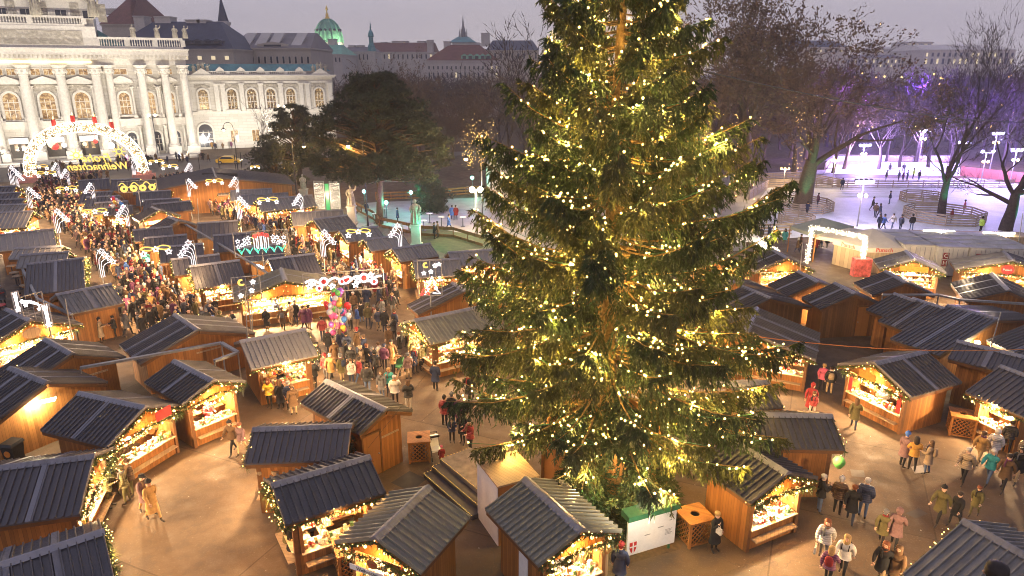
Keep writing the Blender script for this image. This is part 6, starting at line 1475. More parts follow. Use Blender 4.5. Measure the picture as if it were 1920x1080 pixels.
# round post with lid, signs, posters, baskets
b = gp(1128,1075); r = thing('log_post', 'thick log post with round pale top beside the striped steel stall', 'post', b); m = MB(); m.lathe([(.2,0),(.2,1.0)], (0,0,0), 14); m.build('log', M['palewood'], r); m = MB(); m.lathe([(.3,1.001),(.3,1.09),(.26,1.1)], (0,0,0), 16); m.build('top', M['board'], r)
def on_stall(key, side, along, z0, z1, w_, mt, name, label=None, text=None, tm='dark', tsize=.2, round_=False, out=.02):
    root, g_ = ST[key]; ax_, c = g_['sides'][side]; s = 1 if c > 0 else -1; m = MB()
    if ax_ == 'x': c = (g_['hx']+.03)*s if side[0] == 'g' and out > .1 else c
    if ax_ == 'x': P = lambda a, o, z: Vector((c+s*o, a, z)); xx, n = Vector((0,s,0)), Vector((s,0,0))
    else: P = lambda a, o, z: Vector((a, c+s*o, z)); xx, n = Vector((-s,0,0)), Vector((0,s,0))
    ctr = P(along,out,(z0+z1)/2)
    if round_:
        m.lathe([(w_/2,0),(w_/2,.03)], (0,0,0), 18, 0, 1, (z1-z0)/w_); m.xform(frame_on(ctr, xx, n))
    else:
        p, q = P(along-w_/2,out,z0), P(along+w_/2,out+.03,z1); m.box(min(p.x,q.x),min(p.y,q.y),z0,max(p.x,q.x),max(p.y,q.y),z1)
    o = m.build(name, M[mt] if isinstance(mt,str) else mt, root)
    if text: text_obj('lettering', text, tsize, frame_on(ctr+n*.036, xx, n), M[tm], o, .004)
    return o
po = on_stall(11,'en',-.25,.55,1.75,.52,'white','poster')
m = MB(); root, g_ = ST[11]; 
on_stall(10,'g0',.1,1.98,2.16,1.3,'white','sign',None,'Weihnachtl',tsize=.17,out=.3); on_stall(10,'g0',-.1,2.25,2.55,.4,'board','badge',round_=True,out=.3,text='147',tm='red',tsize=.15)
on_stall(26,'g0',0,2.2,2.6,1.9,'orange','sign',out=.25); on_stall(27,'g0',.3,2.05,2.75,.8,'red','sign',round_=True,out=.25,text='Punsch',tm='white',tsize=.2)
on_stall(1,'g1',.6,2.3,2.75,.8,'red','sign',out=.2); on_stall(15,'g0',.1,2.25,2.6,.9,'orange','sign',out=.2)
on_stall(35,'en',-1.5,1.95,2.2,.9,'beam','sign',out=.15); on_stall(1,'g1',-.1,1.9,2.15,.3,'board','badge',round_=True,out=.2)
for side_a in (-1.35,1.35): on_stall(15,'g0',side_a,1.0,1.95,.2,'red','curtain',out=.06)
on_stall(7,'g1',.35,1.62,1.7,1.0,'palewood','awning_flap',out=.02); on_stall(5,'g1',.5,1.6,1.68,1.3,'palewood','awning_flap',out=.02); on_stall(4,'g1',1.0,1.5,1.6,1.2,'palewood','awning_flap',out=.02)
for px in (488,517):
    p = gp(px,885,1.75); r = thing('wicker_basket', f'wicker basket hung under the navy eave, the {"outer" if px == 488 else "inner"} one', 'basket', p); m = MB(); m.lathe([(.1,-.16),(.17,0),(.16,.1),(.13,.1),(.14,0),(.08,-.13)], (0,0,0), 12); m.build('bowl', M['palewood'], r); m = MB(); m.tube([(-.15,0,.08),(-.1,0,.28),(0,0,.35),(.1,0,.28),(.15,0,.08)], .015, 5); m.build('handle', M['palewood'], r)
# bar tables on the left and on the terrace
def bar_table(label, px, py, grp=None, mt='white'):
    r = thing('bar_table', label, 'bar table', gp(px,py), 0, grp); m = MB(); m.lathe([(.36,1.06),(.36,1.1)], (0,0,0), 16); m.build('table_top', M[mt], r); m = MB(); m.lathe([(.25,0),(.25,.03),(.05,.05),(.035,1.05)], (0,0,0), 10); m.build('leg', M['dark'], r)
for px, py, lab in ((795,432,'dark bar table on the violet terrace left of the robed statue'),(806,418,'bar table on the terrace beside the bench row'),(868,425,'bar table on the violet terrace near the spruce'),(828,425,'bar table at the terrace railing'),(705,418,'pale bar table under the big pine'),(722,408,'bar table behind the hooked lamp')): bar_table(lab, px, py)
for px, py, lab in ((26,522,'tall tree stump table left of the slanted roofs, farthest'),(32,535,'tall table left of the slanted roofs, second'),(38,542,'tall table left of the slanted roofs, third'),(52,560,'tall table left of the slanted roofs, nearest')): bar_table(lab, px, py, None, 'palewood')
for px, py, lab in ((6,600,'round red barrel table at the left edge'),(4,575,'white topped barrel table at the left edge')): bar_table(lab, px, py, None, 'red')
# manholes and patches in the paving
def patch(label, pix, col, z=.006, nm='paving_patch'): sheet(nm, pix, mat('patch'+label[:6], col, .7, 0, .2, 2), z, 'structure', 'differently coloured paving patch, '+label)
patch('access cover near the four strollers', [(1594,880),(1620,882),(1622,895),(1597,893)], (.1,.085,.075)); patch('dark hatch beside the child in parka', [(1698,962),(1722,953),(1740,963),(1716,972)], (.06,.05,.045)); patch('pale drain at the feet of the trio', [(1708,875),(1730,872),(1735,885),(1715,888)], (.3,.27,.24)); patch('dark mat by the lit steps', [(733,905),(768,883),(800,898),(770,922)], (.05,.045,.045))

for px in (1720,1800,1880): lamp(gp(px,492,3.4), 260, (1,.75,.45), .2)  # added lamps without fittings, brightening the container fronts
on_stall(40,'g0',.2,2.15,2.75,.95,'palewood','sign',round_=True,out=.3)
# a spectator on the lower town hall balcony, just below the lens
hp = at(1867,1082,5.9); BALC = hp-Vector((0,0,1.6))
r = thing('balcony', 'stone balcony of the town hall under the curly haired spectator', 'balcony', (BALC.x,BALC.y,BALC.z)); m = MB(); m.box(-1.6,-8,-.35,1.2,.9,0); m.build('slab', M['stone'], r)
# ------------------------------------------------------------------ people
def pal(name, cols): return [mat(f'{name}_{i}', c, .8, 0, .15, 9, .2) for i, c in enumerate(cols)]
COATS = {'black':(.02,.02,.022),'navy':(.025,.035,.075),'grey':(.12,.12,.125),'brown':(.11,.065,.035),'olive':(.1,.085,.035),'beige':(.3,.22,.14),'red':(.2,.02,.022),'white':(.52,.49,.45),'pink':(.55,.12,.2),'mauve':(.17,.1,.1),'mustard':(.42,.22,.05),'teal':(.05,.3,.3),'blue':(.06,.14,.42),'ochre':(.33,.19,.07),'yellow':(.75,.5,.05),'hivis':(.5,.75,.1),'plum':(.13,.04,.09)}
CM = {k: mat('cloth_'+k, c, .85, 0, .18, 9, .2) for k, c in COATS.items()}
TR = {'black':(.02,.02,.022),'jeans':(.09,.13,.22),'navy':(.03,.04,.07),'grey':(.13,.13,.13),'khaki':(.36,.26,.15),'tan':(.5,.3,.13),'olive':(.09,.08,.035),'pale':(.45,.42,.38)}
TM = {k: mat('trousers_'+k, c, .85, 0, .15, 9, .2) for k, c in TR.items()}
SKIN = [mat('skin_'+str(i), c, .6, 0, .06, 5, .3) for i, c in enumerate(((.55,.34,.24),(.48,.28,.19),(.6,.4,.3)))]
HAIR = {k: mat('hair_'+k, c, .6, 0, .25, 20, .3) for k, c in {'dark':(.025,.017,.012),'brown':(.09,.05,.025),'blond':(.34,.22,.09),'grey':(.38,.36,.34),'auburn':(.16,.05,.02)}.items()}
SHOE = mat('boots', (.03,.022,.018), .5); EYE = mat('eyes', (.01,.01,.012), .3); LIP = mat('lips', (.35,.12,.1), .5)
def skinmesh(V, E, rad, name, sub=1, root=0):
    me = bpy.data.meshes.new(name); me.from_pydata([tuple(v) for v in V], E, []); o = bpy.data.objects.new(name, me); COL.objects.link(o)
    md = o.modifiers.new('s','SKIN'); md.use_smooth_shade = True; md.branch_smoothing = .3
    sv = me.skin_vertices[0].data
    for i, r in enumerate(rad): sv[i].radius = r if isinstance(r, tuple) else (r, r); sv[i].use_root = (i == root)
    if sub: o.modifiers.new('u','SUBSURF').levels = sub
    dg = bpy.context.evaluated_depsgraph_get(); m2 = bpy.data.meshes.new_from_object(o.evaluated_get(dg)); bpy.data.objects.remove(o); bpy.data.meshes.remove(me)
    out = MB(); out.v = [tuple(v.co) for v in m2.vertices]; out.f = [tuple(p.vertices) for p in m2.polygons]; out.m = [0]*len(out.f); bpy.data.meshes.remove(m2); return out
def pose(leg=0.0, larm=(0,0), rarm=(0,0), lean=0.0):
    """joints, facing +y; leg = stride half length; arm = (forward swing, elbow bend forward)"""
    J = {}; P = Vector((0,0,.93)); J['pelvis'] = P; J['waist'] = Vector((0,lean*.3,1.08)); J['chest'] = Vector((0,lean*.7+.01,1.3)); J['neck'] = Vector((0,lean+.005,1.46)); J['head0'] = Vector((0,lean+.02,1.55)); J['head1'] = Vector((0,lean+.03,1.63)); J['head2'] = Vector((0,lean+.02,1.7))
    for s, n, st, (sw, be) in ((-1,'l',leg,larm),(1,'r',-leg,rarm)):
        J[n+'hip'] = Vector((s*.095,0,.88)); J[n+'knee'] = Vector((s*.105, st*.55+.04*abs(st>0), .49)); J[n+'ankle'] = Vector((s*.11, st-(.05 if st < 0 else 0), .09+(.06 if st < -.05 else 0))); J[n+'toe'] = J[n+'ankle']+Vector((s*.02,.17,-.05 if st >= -.05 else -.09))
        sh = Vector((s*.185, lean*.9, 1.39)); J[n+'sh'] = sh; el = sh+Vector((s*.07, .27*math.sin(sw), -.27*math.cos(sw))); J[n+'el'] = el; fa = sw+be; J[n+'wr'] = el+Vector((-s*.05*be, .25*math.sin(fa), -.25*math.cos(fa))); J[n+'hand'] = J[n+'wr']+Vector((-s*.01*be, .07*math.sin(fa), -.07*math.cos(fa)))
    return J
ORDJ = ['pelvis','waist','chest','neck','head0','head1','head2','lhip','lknee','lankle','ltoe','rhip','rknee','rankle','rtoe','lsh','lel','lwr','lhand','rsh','rel','rwr','rhand']
EDG = [('pelvis','waist'),('waist','chest'),('chest','neck'),('neck','head0'),('head0','head1'),('head1','head2'),('pelvis','lhip'),('lhip','lknee'),('lknee','lankle'),('lankle','ltoe'),('pelvis','rhip'),('rhip','rknee'),('rknee','rankle'),('rankle','rtoe'),('chest','lsh'),('lsh','lel'),('lel','lwr'),('lwr','lhand'),('chest','rsh'),('rsh','rel'),('rel','rwr'),('rwr','rhand')]
RAD = dict(pelvis=(.15,.12),waist=(.14,.11),chest=(.165,.12),neck=.06,head0=(.085,.095),head1=(.095,.11),head2=(.06,.07),hip=.095,knee=.062,ankle=.042,toe=.035,sh=.07,el=.05,wr=.032,hand=.034)
def rad_of(k, g=0.0): 
    r = RAD.get(k) or RAD[k[1:]]; return (r[0]+g, r[1]+g) if isinstance(r, tuple) else (r+g, r+g)
def body_mb(J):
    b = skinmesh([J[k] for k in ORDJ], [(ORDJ.index(a), ORDJ.index(c)) for a, c in EDG], [rad_of(k) for k in ORDJ], 'b')
    hz = J['neck'].z+.03; hy = J['head1'].y
    wr = [(J['lwr'],J['lhand']),(J['rwr'],J['rhand'])]
    for i, f in enumerate(b.f):
        c = sum((Vector(b.v[k]) for k in f), Vector())/len(f); m = 1
        if c.z > hz: m = 0
        if c.z > J['head1'].z+.055 or (c.z > J['head0'].z+.02 and c.y < hy-.035): m = 4
        if c.z < .9 and abs(c.x) < .2 and min((c-J['lwr']).length, (c-J['rwr']).length, (c-J['lel']).length, (c-J['rel']).length) > .12: m = 2
        if c.z < .17: m = 3
        if min((c-h_).length for _, h_ in wr) < .06 and min((c-w_).length for w_, _ in wr) > .02: m = 0
        b.m[i] = m
    # face
    h1 = J['head1']; b.hexa([(h1.x-.012,h1.y+.1,h1.z-.045),(h1.x+.012,h1.y+.1,h1.z-.045),(h1.x+.012,h1.y+.08,h1.z-.05),(h1.x-.012,h1.y+.08,h1.z-.05),(h1.x-.006,h1.y+.1,h1.z+.0),(h1.x+.006,h1.y+.1,h1.z+.0),(h1.x+.006,h1.y+.08,h1.z),(h1.x-.006,h1.y+.08,h1.z)], 0)
    for s in (-1,1): b.octa((h1.x+s*.036,h1.y+.093,h1.z+.002), .014, 5, .009); b.octa((h1.x+s*.098,h1.y,h1.z-.02), .022, 0, .034)
    b.octa((h1.x,h1.y+.092,h1.z-.08), .022, 6, .008)
    # fingers and thumbs
    for n, s in (('l',-1),('r',1)):
        w_, h_ = J[n+'wr'], J[n+'hand']; d = (h_-w_).normalized(); side = Vector((0,0,1)).cross(d) if abs(d.z) < .9 else Vector((0,1,0)).cross(d)*1.0
        side = side-d*side.dot(d); side.normalize(); pal_ = d.cross(side).normalized()
        for k, (o_, L) in enumerate(((-.027,.062),(-.009,.074),(.009,.07),(.027,.054))):
            p0 = h_+side*o_+d*.02; b.tube([p0, p0+d*L*.5+pal_*.006*s, p0+d*L+pal_*.03*s], [.011,.0095,.006], 5, 0)
        p0 = w_+d*.03+side*.03; b.tube([p0, p0+side*.028+d*.025, p0+side*.03+d*.058], [.012,.01,.007], 5, 0)
    return b
def coat_mb(J, hem=.72, puff=.0):
    ks = ['waist','chest','neck','lsh','lel','lwr','rsh','rel','rwr']; Jn = dict(J); 
    V = [J[k] for k in ks]; V[2] = J['neck']+Vector((0,0,-.015)); V[5] = J['lwr'].lerp(J['lel'],.08); V[8] = J['rwr'].lerp(J['rel'],.08)
    rr = [rad_of('waist',.025+puff), rad_of('chest',.022+puff), (.085,.085), rad_of('sh',.022+puff), rad_of('el',.024+puff), rad_of('wr',.02+puff*.6), rad_of('sh',.022+puff), rad_of('el',.024+puff), rad_of('wr',.02+puff*.6)]
    b = skinmesh(V, [(0,1),(1,2),(1,3),(3,4),(4,5),(1,6),(6,7),(7,8)], rr, 'c')
    n = 14; rows = []; zs = [1.16, .98, (hem+.98)/2, hem]; g = [(.178,.14),(.19,.15),(.2+.03*(1-hem),.16),(.205+.09*(1-hem),.17+.06*(1-hem))]
    base = len(b.v)
    for z_, (rx, ry) in zip(zs, g):
        for j in range(n): t = 2*math.pi*j/n; b.v.append(((rx+puff)*math.cos(t), (ry+puff)*math.sin(t)*1.0+J['waist'].y*.6, z_))
    for i in range(3):
        for j in range(n): j2 = (j+1)%n; b.f.append((base+i*n+j, base+(i+1)*n+j, base+(i+1)*n+j2, base+i*n+j2)); b.m.append(0)
    b.f.append(tuple(base+3*n+j for j in range(n))); b.m.append(0)
    b.ball((0,J['neck'].y-.01,J['neck'].z+.01), .095, 0, 10, 5, .45)
    return b
def hat_mb(J, kind):
    h = J['head1']; m = MB()
    if kind == 'beanie': m.lathe([(.112,.03),(.115,.06),(.1,.11),(.06,.145),(.01,.155)], (h.x,h.y-.005,h.z), 12, 0, 1, 1.1); m.ball((h.x,h.y-.01,h.z+.175), .03, 0, 6, 4)
    elif kind == 'cap': m.lathe([(.115,.035),(.12,.075),(.1,.105),(.01,.115)], (h.x,h.y,h.z), 12, 0, 1, 1.1); m.box(h.x-.07,h.y+.09,h.z+.035,h.x+.07,h.y+.19,h.z+.05)
    elif kind == 'hood': m.ball((h.x,h.y-.035,h.z+.02), .135, 0, 12, 7, 1.1)
    elif kind == 'long': m.lathe([(.09,-.33),(.125,-.2),(.118,-.05),(.118,.05),(.1,.1),(.05,.13),(.01,.135)], (h.x,h.y-.03,h.z), 12, 0, 1, .85)
    elif kind == 'short': m.lathe([(.1,-.02),(.112,.05),(.1,.1),(.05,.125),(.01,.13)], (h.x,h.y-.02,h.z), 12, 0, 1, 1.05)
    return m
def pack_mb(J): 
    m = MB(); m.lathe([(.11,1.02),(.15,1.08),(.15,1.3),(.11,1.38),(.03,1.41)], (0,-.2,0), 10, 0, 1, .6); m.tube([(-.1,-.12,1.38),(-.12,.1,1.38),(-.11,.13,1.2),(-.12,-.12,1.05)], .018, 5); m.tube([(.1,-.12,1.38),(.12,.1,1.38),(.11,.13,1.2),(.12,-.12,1.05)], .018, 5); return m
def bag_mb(J):
    m = MB(); h = J['rhand']; m.hexa([(h.x-.03,h.y-.12,h.z-.42),(h.x+.05,h.y-.12,h.z-.42),(h.x+.05,h.y+.12,h.z-.42),(h.x-.03,h.y+.12,h.z-.42),(h.x-.02,h.y-.14,h.z-.15),(h.x+.03,h.y-.14,h.z-.15),(h.x+.03,h.y+.14,h.z-.15),(h.x-.02,h.y+.14,h.z-.15)]); m.tube([(h.x,h.y-.08,h.z-.15),(h.x,h.y,h.z-.02),(h.x,h.y+.08,h.z-.15)], .008, 4); return m
def scarf_mb(J):
    c = J['neck']; m = MB(); m.tube([(c.x+.088*math.cos(t), c.y+.012+.085*math.sin(t), c.z+.02+.012*math.sin(3*t)) for t in np.linspace(0,6.283,13)], .034, 6); m.tube([(c.x+.04,c.y+.1,c.z),(c.x+.06,c.y+.15,c.z-.12),(c.x+.05,c.y+.165,c.z-.3)], [.03,.032,.034], 5); return m
def mug_mb(J): h = J['rhand']; m = MB(); m.lathe([(.032,0),(.038,.09)], (h.x*.85,h.y+.04,h.z), 10); return m
POSES = {'stand': pose(.02,(.08,.15),(.05,.2)), 'hold': pose(.03,(.25,1.45),(.2,1.6)), 'drink': pose(.0,(.05,.25),(.5,2.1)), 'walk': pose(.27,(-.45,.25),(.45,.35)), 'step': pose(-.2,(.35,.3),(-.3,.2)), 'pocket': pose(.04,(-.15,.75),(-.15,.75),.01)}
PM = {}
for k, J in POSES.items():
    PM[k] = dict(body=body_mb(J).mesh('person', [SKIN[0], CM['black'], TM['black'], SHOE, HAIR['dark'], EYE, LIP], True), J=J)
    for nm, hm, pf in (('jacket',.82,.01),('coat',.6,.005),('long',.42,.0),('puffer',.8,.035)): PM[k][nm] = coat_mb(J, hm, pf).mesh('coat', [CM['black']], True)
    for hk in ('beanie','cap','hood','long','short'): PM[k]['h_'+hk] = hat_mb(J, hk).mesh('hat', [HAIR['dark']], True)
    PM[k]['pack'] = pack_mb(J).mesh('backpack', [CM['black']], True); PM[k]['bag'] = bag_mb(J).mesh('bag', [CM['white']]); PM[k]['scarf'] = scarf_mb(J).mesh('scarf', [CM['red']], True); PM[k]['mug'] = mug_mb(J).mesh('mug', [CM['white']])
QM = {}
def quilt(k):
    if k not in QM:
        c = COATS[k]; t = NT('quilted_'+k); setb(t.b, .5, 0, .4); o = t.obj(); sp = t.node('ShaderNodeSeparateXYZ'); t.l.new(o, sp.inputs[0]); n = t.noise(o, 7, 3); fr = t.math('FRACT', t.math('ADD', t.math('DIVIDE', sp.outputs[2], .085), t.math('MULTIPLY', n, .25)))
        q = t.math('ABSOLUTE', t.math('SUBTRACT', fr, .5)); t.l.new(t.mix(t.math('GREATER_THAN', q, .41), tuple(min(1,x*1.15) for x in c), tuple(x*.68 for x in c)), t.b.inputs['Base Color']); t.bump(t.math('SUBTRACT', 1, q), .04, .7); QM[k] = t.m
    return QM[k]
def setm(o, i, m): o.material_slots[i].link = 'OBJECT'; o.material_slots[i].material = m
NPEOPLE = [0]
def person(pt, rz, label, ps='stand', coat='black', cut='jacket', tr='black', head='short', hc='dark', s=1.0, extra=(), group=None, near=True, skin=None):
    """head: hat kind or hair; hc: colour key of hat (cloth) or hair"""
    P = PM[ps]; r = link('person', P['body']); tag(r, label, 'person', group); r.location = pt; r.rotation_euler = (0,0,rz); r.scale = (s,s,s); NPEOPLE[0] += 1
    hair = HAIR.get(hc) or HAIR['brown']; setm(r, 0, skin or random.choice(SKIN)); setm(r, 1, CM[coat]); setm(r, 2, TM[tr]); setm(r, 4, CM[hc] if head in ('beanie','cap','hood') and hc in CM else hair)
    c = link('coat', P[cut], r); setm(c, 0, quilt(coat) if cut in ('puffer','jacket') and (len(label)+NPEOPLE[0]) % 3 else CM[coat])
    if (len(label)*7+NPEOPLE[0]) % 5 < 2 and head != 'hood': sc_ = link('scarf', P['scarf'], r); setm(sc_, 0, CM[['red','grey','beige','white','navy','plum','brown','mustard','black'][(NPEOPLE[0]*5+len(label)) % 9]])
    if head in ('long','short'): h = link('hair', P['h_'+head], r); setm(h, 0, hair)
    else: h = link('hat' if head != 'hood' else 'hood', P['h_'+head], r); setm(h, 0, CM.get(hc) or CM['black'])
    for e in extra:
        k, _, cc = e.partition(':'); o = link({'pack':'backpack','bag':'bag','mug':'mug'}[k], P[k], r)
        if cc: setm(o, 0, CM[cc])
    return r
def face_to(p, q): return math.atan2(-(q[0]-p[0]), q[1]-p[1])
def PX(px, py, to, label, ps='stand', coat='black', cut='jacket', tr='black', head='short', hc='dark', s=1.0, extra=(), z=0):
    """foot pixel, pixel looked towards"""
    p = gp(px, py); q = gp(*to); return person(p, face_to(p, q), label, ps, coat, cut, tr, head, hc, s*.945, extra)
L_ = PX
L_(208,952,(245,945),'soldier in olive uniform reading a paper, nearest of the four','hold','olive','jacket','olive','cap','olive',1.04)
L_(240,944,(205,950),'soldier in olive uniform facing the one with the paper','pocket','olive','jacket','olive','cap','olive',1.04)
L_(218,930,(240,950),'soldier standing behind the one with the paper by the counter','stand','olive','jacket','olive','cap','black',1.03)
L_(250,929,(215,945),'soldier at the back with his side to the lit counter','hold','brown','jacket','olive','short','brown',1.03)
L_(290,976,(330,1000),'man in long ochre coat and black cap striding over the empty square','walk','ochre','long','tan','beanie','black',1.09)
L_(277,962,(320,985),'companion in dark peaked cap half behind the man in ochre','walk','mauve','coat','tan','cap','black',1.05)
L_(438,850,(400,875),'person in dark coat of the strolling pair before the basket stall','walk','brown','jacket','black','beanie','black',1.0)
L_(456,853,(420,880),'person with red scarf tones of the strolling pair before the basket stall','step','mauve','jacket','brown' if 'brown' in TM else 'khaki','short','auburn',.98)
L_(507,765,(480,800),'woman with open black coat over a yellow jumper at the lit window','hold','yellow','jacket','black','long','auburn',1.0,('mug',))
L_(528,767,(512,760),'woman in black coat beside the one in yellow','stand','black','long','black','long','brown',.99)
L_(545,770,(535,750),'man in dark jacket next to the lit window','pocket','navy','jacket','black','short','grey',1.0)
L_(552,779,(535,755),'person in brown coat at the end of the window queue','stand','brown','coat','khaki','beanie','brown',1.02)
L_(553,1050,(590,1010),'customer in long dark coat at the corner of the toy stall','stand','black','long','jeans','short','dark',1.1)
L_(545,1040,(585,1000),'customer half hidden beside the long dark coat','stand','olive','coat','grey','beanie','olive',1.05)
L_(715,1092,(740,1040),'customer in white shirt before the counter with the lettered sign','hold','white','jacket','black','short','blond',1.0)
L_(1040,1100,(1075,1040),'customer in grey jacket at the striped steel stall','hold','grey','jacket','black','short','grey',1.02)
L_(1090,1095,(1060,1040),'customer in dark fur hooded coat at the striped steel stall','stand','brown','coat','black','hood','brown',1.02)
L_(1160,1100,(1190,1000),'person in navy coat and red woolly hat before the notice board','stand','navy','coat','black','beanie','red',1.05)
L_(1338,1033,(1370,1060),'woman in black coat with white handbag by the lattice bin','drink','black','long','black','short','blond',1.0,('bag:white',))
L_(1534,963,(1560,965),'grey haired man in dark jacket and jeans drinking','drink','black','jacket','jeans','short','grey',1.06)
L_(1568,965,(1600,900),'stout person in brown jacket and white hat seen from behind','stand','brown','puffer','black','beanie','white',1.02)
L_(1592,982,(1615,900),'woman in black coat with auburn hair seen from behind','walk','black','coat','navy','short','auburn',1.03)
L_(1615,972,(1640,900),'man in navy jacket and jeans seen from behind','pocket','navy','puffer','jeans','short','grey',1.07)
L_(1650,1022,(1690,960),'child in dark parka with pale hat','walk','olive','coat','black','beanie','grey',.9)
L_(1674,1028,(1710,960),'woman in mauve padded coat beside the child in parka','walk','mauve','coat','black','hood','mauve',1.02)
L_(1541,1052,(1530,1090),'woman in white jacket carrying a white bag','walk','white','jacket','grey','long','auburn',1.05,('bag:white',))
L_(1577,1082,(1560,1110),'woman in pale grey jacket with dark shoulder bag','walk','white','jacket','black','long','blond',1.03,('pack:black',))
L_(1549,1098,(1570,1060),'person in plum jacket with red backpack near the picture edge','walk','plum','jacket','black','long','blond',.95,('pack:red',))
L_(1648,1096,(1625,1130),'woman in black of the strolling pair by the grey ribbed stall','walk','black','coat','khaki','long','auburn',1.04)
L_(1672,1104,(1645,1135),'woman in brown of the strolling pair by the grey ribbed stall','step','brown','coat','black','long','brown',1.04)
L_(1690,876,(1720,870),'person in mauve jacket and blue hat chatting in a trio','stand','mauve','coat','black','beanie','blue',1.04)
L_(1708,884,(1700,860),'woman in mustard jacket in the middle of the trio','hold','mustard','jacket','black','long','dark',1.02)
L_(1736,890,(1708,880),'woman in beige waistcoat and pale jeans at the right of the trio','hold','beige','coat','jeans','long','brown',1.0,('pack:beige',))
L_(1803,906,(1770,930),'person in pale beige jacket walking alone with white hair','walk','beige','puffer','black','short','grey',1.02)
L_(1757,982,(1720,1000),'man in olive coat and black cap walking by the grey ribbed stall','walk','olive','coat','black','beanie','black',1.02)
L_(1788,986,(1750,1000),'child in black with a bright red collar','step','black','coat','black','short','dark',.9)
L_(1825,968,(1790,1000),'person in olive jacket bending forward near the grey roof','step','olive','coat','olive','short','auburn',.82)
L_(1832,872,(1870,860),'person in brown jacket by the window stall corner','walk','ochre','jacket','brown' if 'brown' in TM else 'khaki','short','brown',1.0)
L_(1858,868,(1870,820),'person in white hood before the two lit windows','stand','white','puffer','pale','hood','white',1.0)
L_(1850,908,(1800,930),'person in teal jacket in the blurred throng on the right','walk','teal','jacket','jeans','beanie','white',1.0)
L_(1878,920,(1830,950),'person in dark brown coat in the throng on the right','walk','brown','coat','black','short','dark',1.04)
L_(1902,905,(1860,930),'person in black coat at the right edge of the throng','walk','black','coat','khaki','long','dark',1.0)
L_(1915,880,(1890,850),'person in beige jacket at the right edge by the counter','stand','beige','puffer','black','short','blond',1.0)
L_(1885,850,(1895,810),'person in black jacket close to the second lit window','stand','black','jacket','black','short','dark',1.0)
L_(1599,805,(1610,760),'woman in long dark olive parka walking toward the curtained stall','walk','olive','coat','navy','long','brown',1.0)
L_(1648,783,(1660,745),'customer in white jacket leaning at the red curtained counter','hold','white','puffer','grey','hood','white',1.02)
L_(1517,776,(1540,740),'person in long red coat beside the bright wares stall','walk','red','long','black','beanie','red',1.02)
L_(1521,782,(1500,800),'child in red with navy backpack beside the long red coat','step','red','jacket','pale','short','brown',.85,('pack:navy',))
L_(1539,735,(1560,700),'person in pale pink jacket in the alley between two lit stalls','stand','pink','jacket','black','short','blond',1.0)
L_(1553,741,(1545,700),'person in black jacket and khaki trousers with backpack in the alley','stand','black','jacket','khaki','short','dark',1.02,('pack:khaki' if 'khaki' in CM else 'pack:beige',))
L_(1552,868,(1530,900),'person behind the orange plank stall holding the green balloon','stand','brown','jacket','brown' if 'brown' in TM else 'khaki','short','dark',.95)
L_(1278,890,(1300,850),'person in white and red vest at the right of the fir bed','stand','red','jacket','black','beanie','white',1.0)
L_(1295,900,(1280,870),'person in grey behind the red vest near the striped plank wall','stand','grey','coat','black','short','dark',.98)
L_(817,733,(850,700),'man in long navy coat standing alone at the lit counters','pocket','navy','coat','black','short','dark',1.05)
L_(742,760,(760,700),'person in white padded jacket drinking','drink','white','puffer','black','short','grey',1.02)
L_(767,769,(740,720),'person in black jacket, cream trousers and tall boots','hold','black','puffer','pale','long','brown',1.02)
L_(717,747,(700,770),'woman in grey jacket turning toward the plank hut','stand','grey','coat','jeans','long','brown',.97)
L_(731,742,(720,780),'person in bright blue jacket with raised arm','drink','teal','jacket','navy','short','blond',.98)
L_(690,738,(700,690),'person in black with backpack near the plank hut roof','stand','black','puffer','jeans','short','dark',1.05,('pack:black',))
L_(834,800,(860,780),'woman in dark red jacket photographing the spruce','drink','red','puffer','black','beanie','black',1.0)
L_(848,797,(870,770),'person in dark grey coat and tall hat beside the red jacket','stand','black','coat','navy','beanie','grey',1.05)
L_(861,800,(880,780),'person with black beanie under the left boughs','stand','plum','coat','black','beanie','black',1.0)
L_(868,832,(850,850),'woman in black with long hair under the left boughs','hold','black','coat','black','long','dark',1.0)
L_(882,850,(860,860),'person in scarlet jacket under the left boughs','hold','red','jacket','red' if 'red' in TM else 'black','beanie','black',1.05)
L_(848,830,(860,860),'person in dark jacket crouched over the pushchair group','hold','navy','jacket','black','beanie','grey',.8)
L_(829,871,(817,850),'small child in pink snowsuit beside the pushchair','stand','red','coat','black','beanie','pink',.56)
L_(880,757,(850,780),'person in black coat walking fast left of the spruce','walk','black','coat','black','short','dark',1.05)
L_(893,747,(870,770),'person behind the black coat left of the spruce','step','brown','coat','black','beanie','brown',1.0)
L_(590,730,(620,690),'man in black cap photographing at the end of the pale grey roof stall','hold','black','puffer','black','cap','black',1.05)
L_(192,642,(215,640),'woman in long beige coat and black hat at the lattice crate','hold','beige','long','black','beanie','black',1.0)
L_(218,635,(200,640),'person in black bending at the lattice crate','hold','black','jacket','black','short','dark',.95)
L_(45,590,(60,620),'person in dark jacket passing the barrel tables on the left','walk','black','jacket','black','short','dark',1.0)
L_(8,575,(30,600),'person in grey among the barrel tables at the left edge','stand','grey','coat','black','short','grey',1.0)
person(BALC, R(-30), 'curly dark haired spectator on the balcony at the lower picture edge', 'stand', 'black', 'jacket', 'black', 'short', 'dark', 1.0)
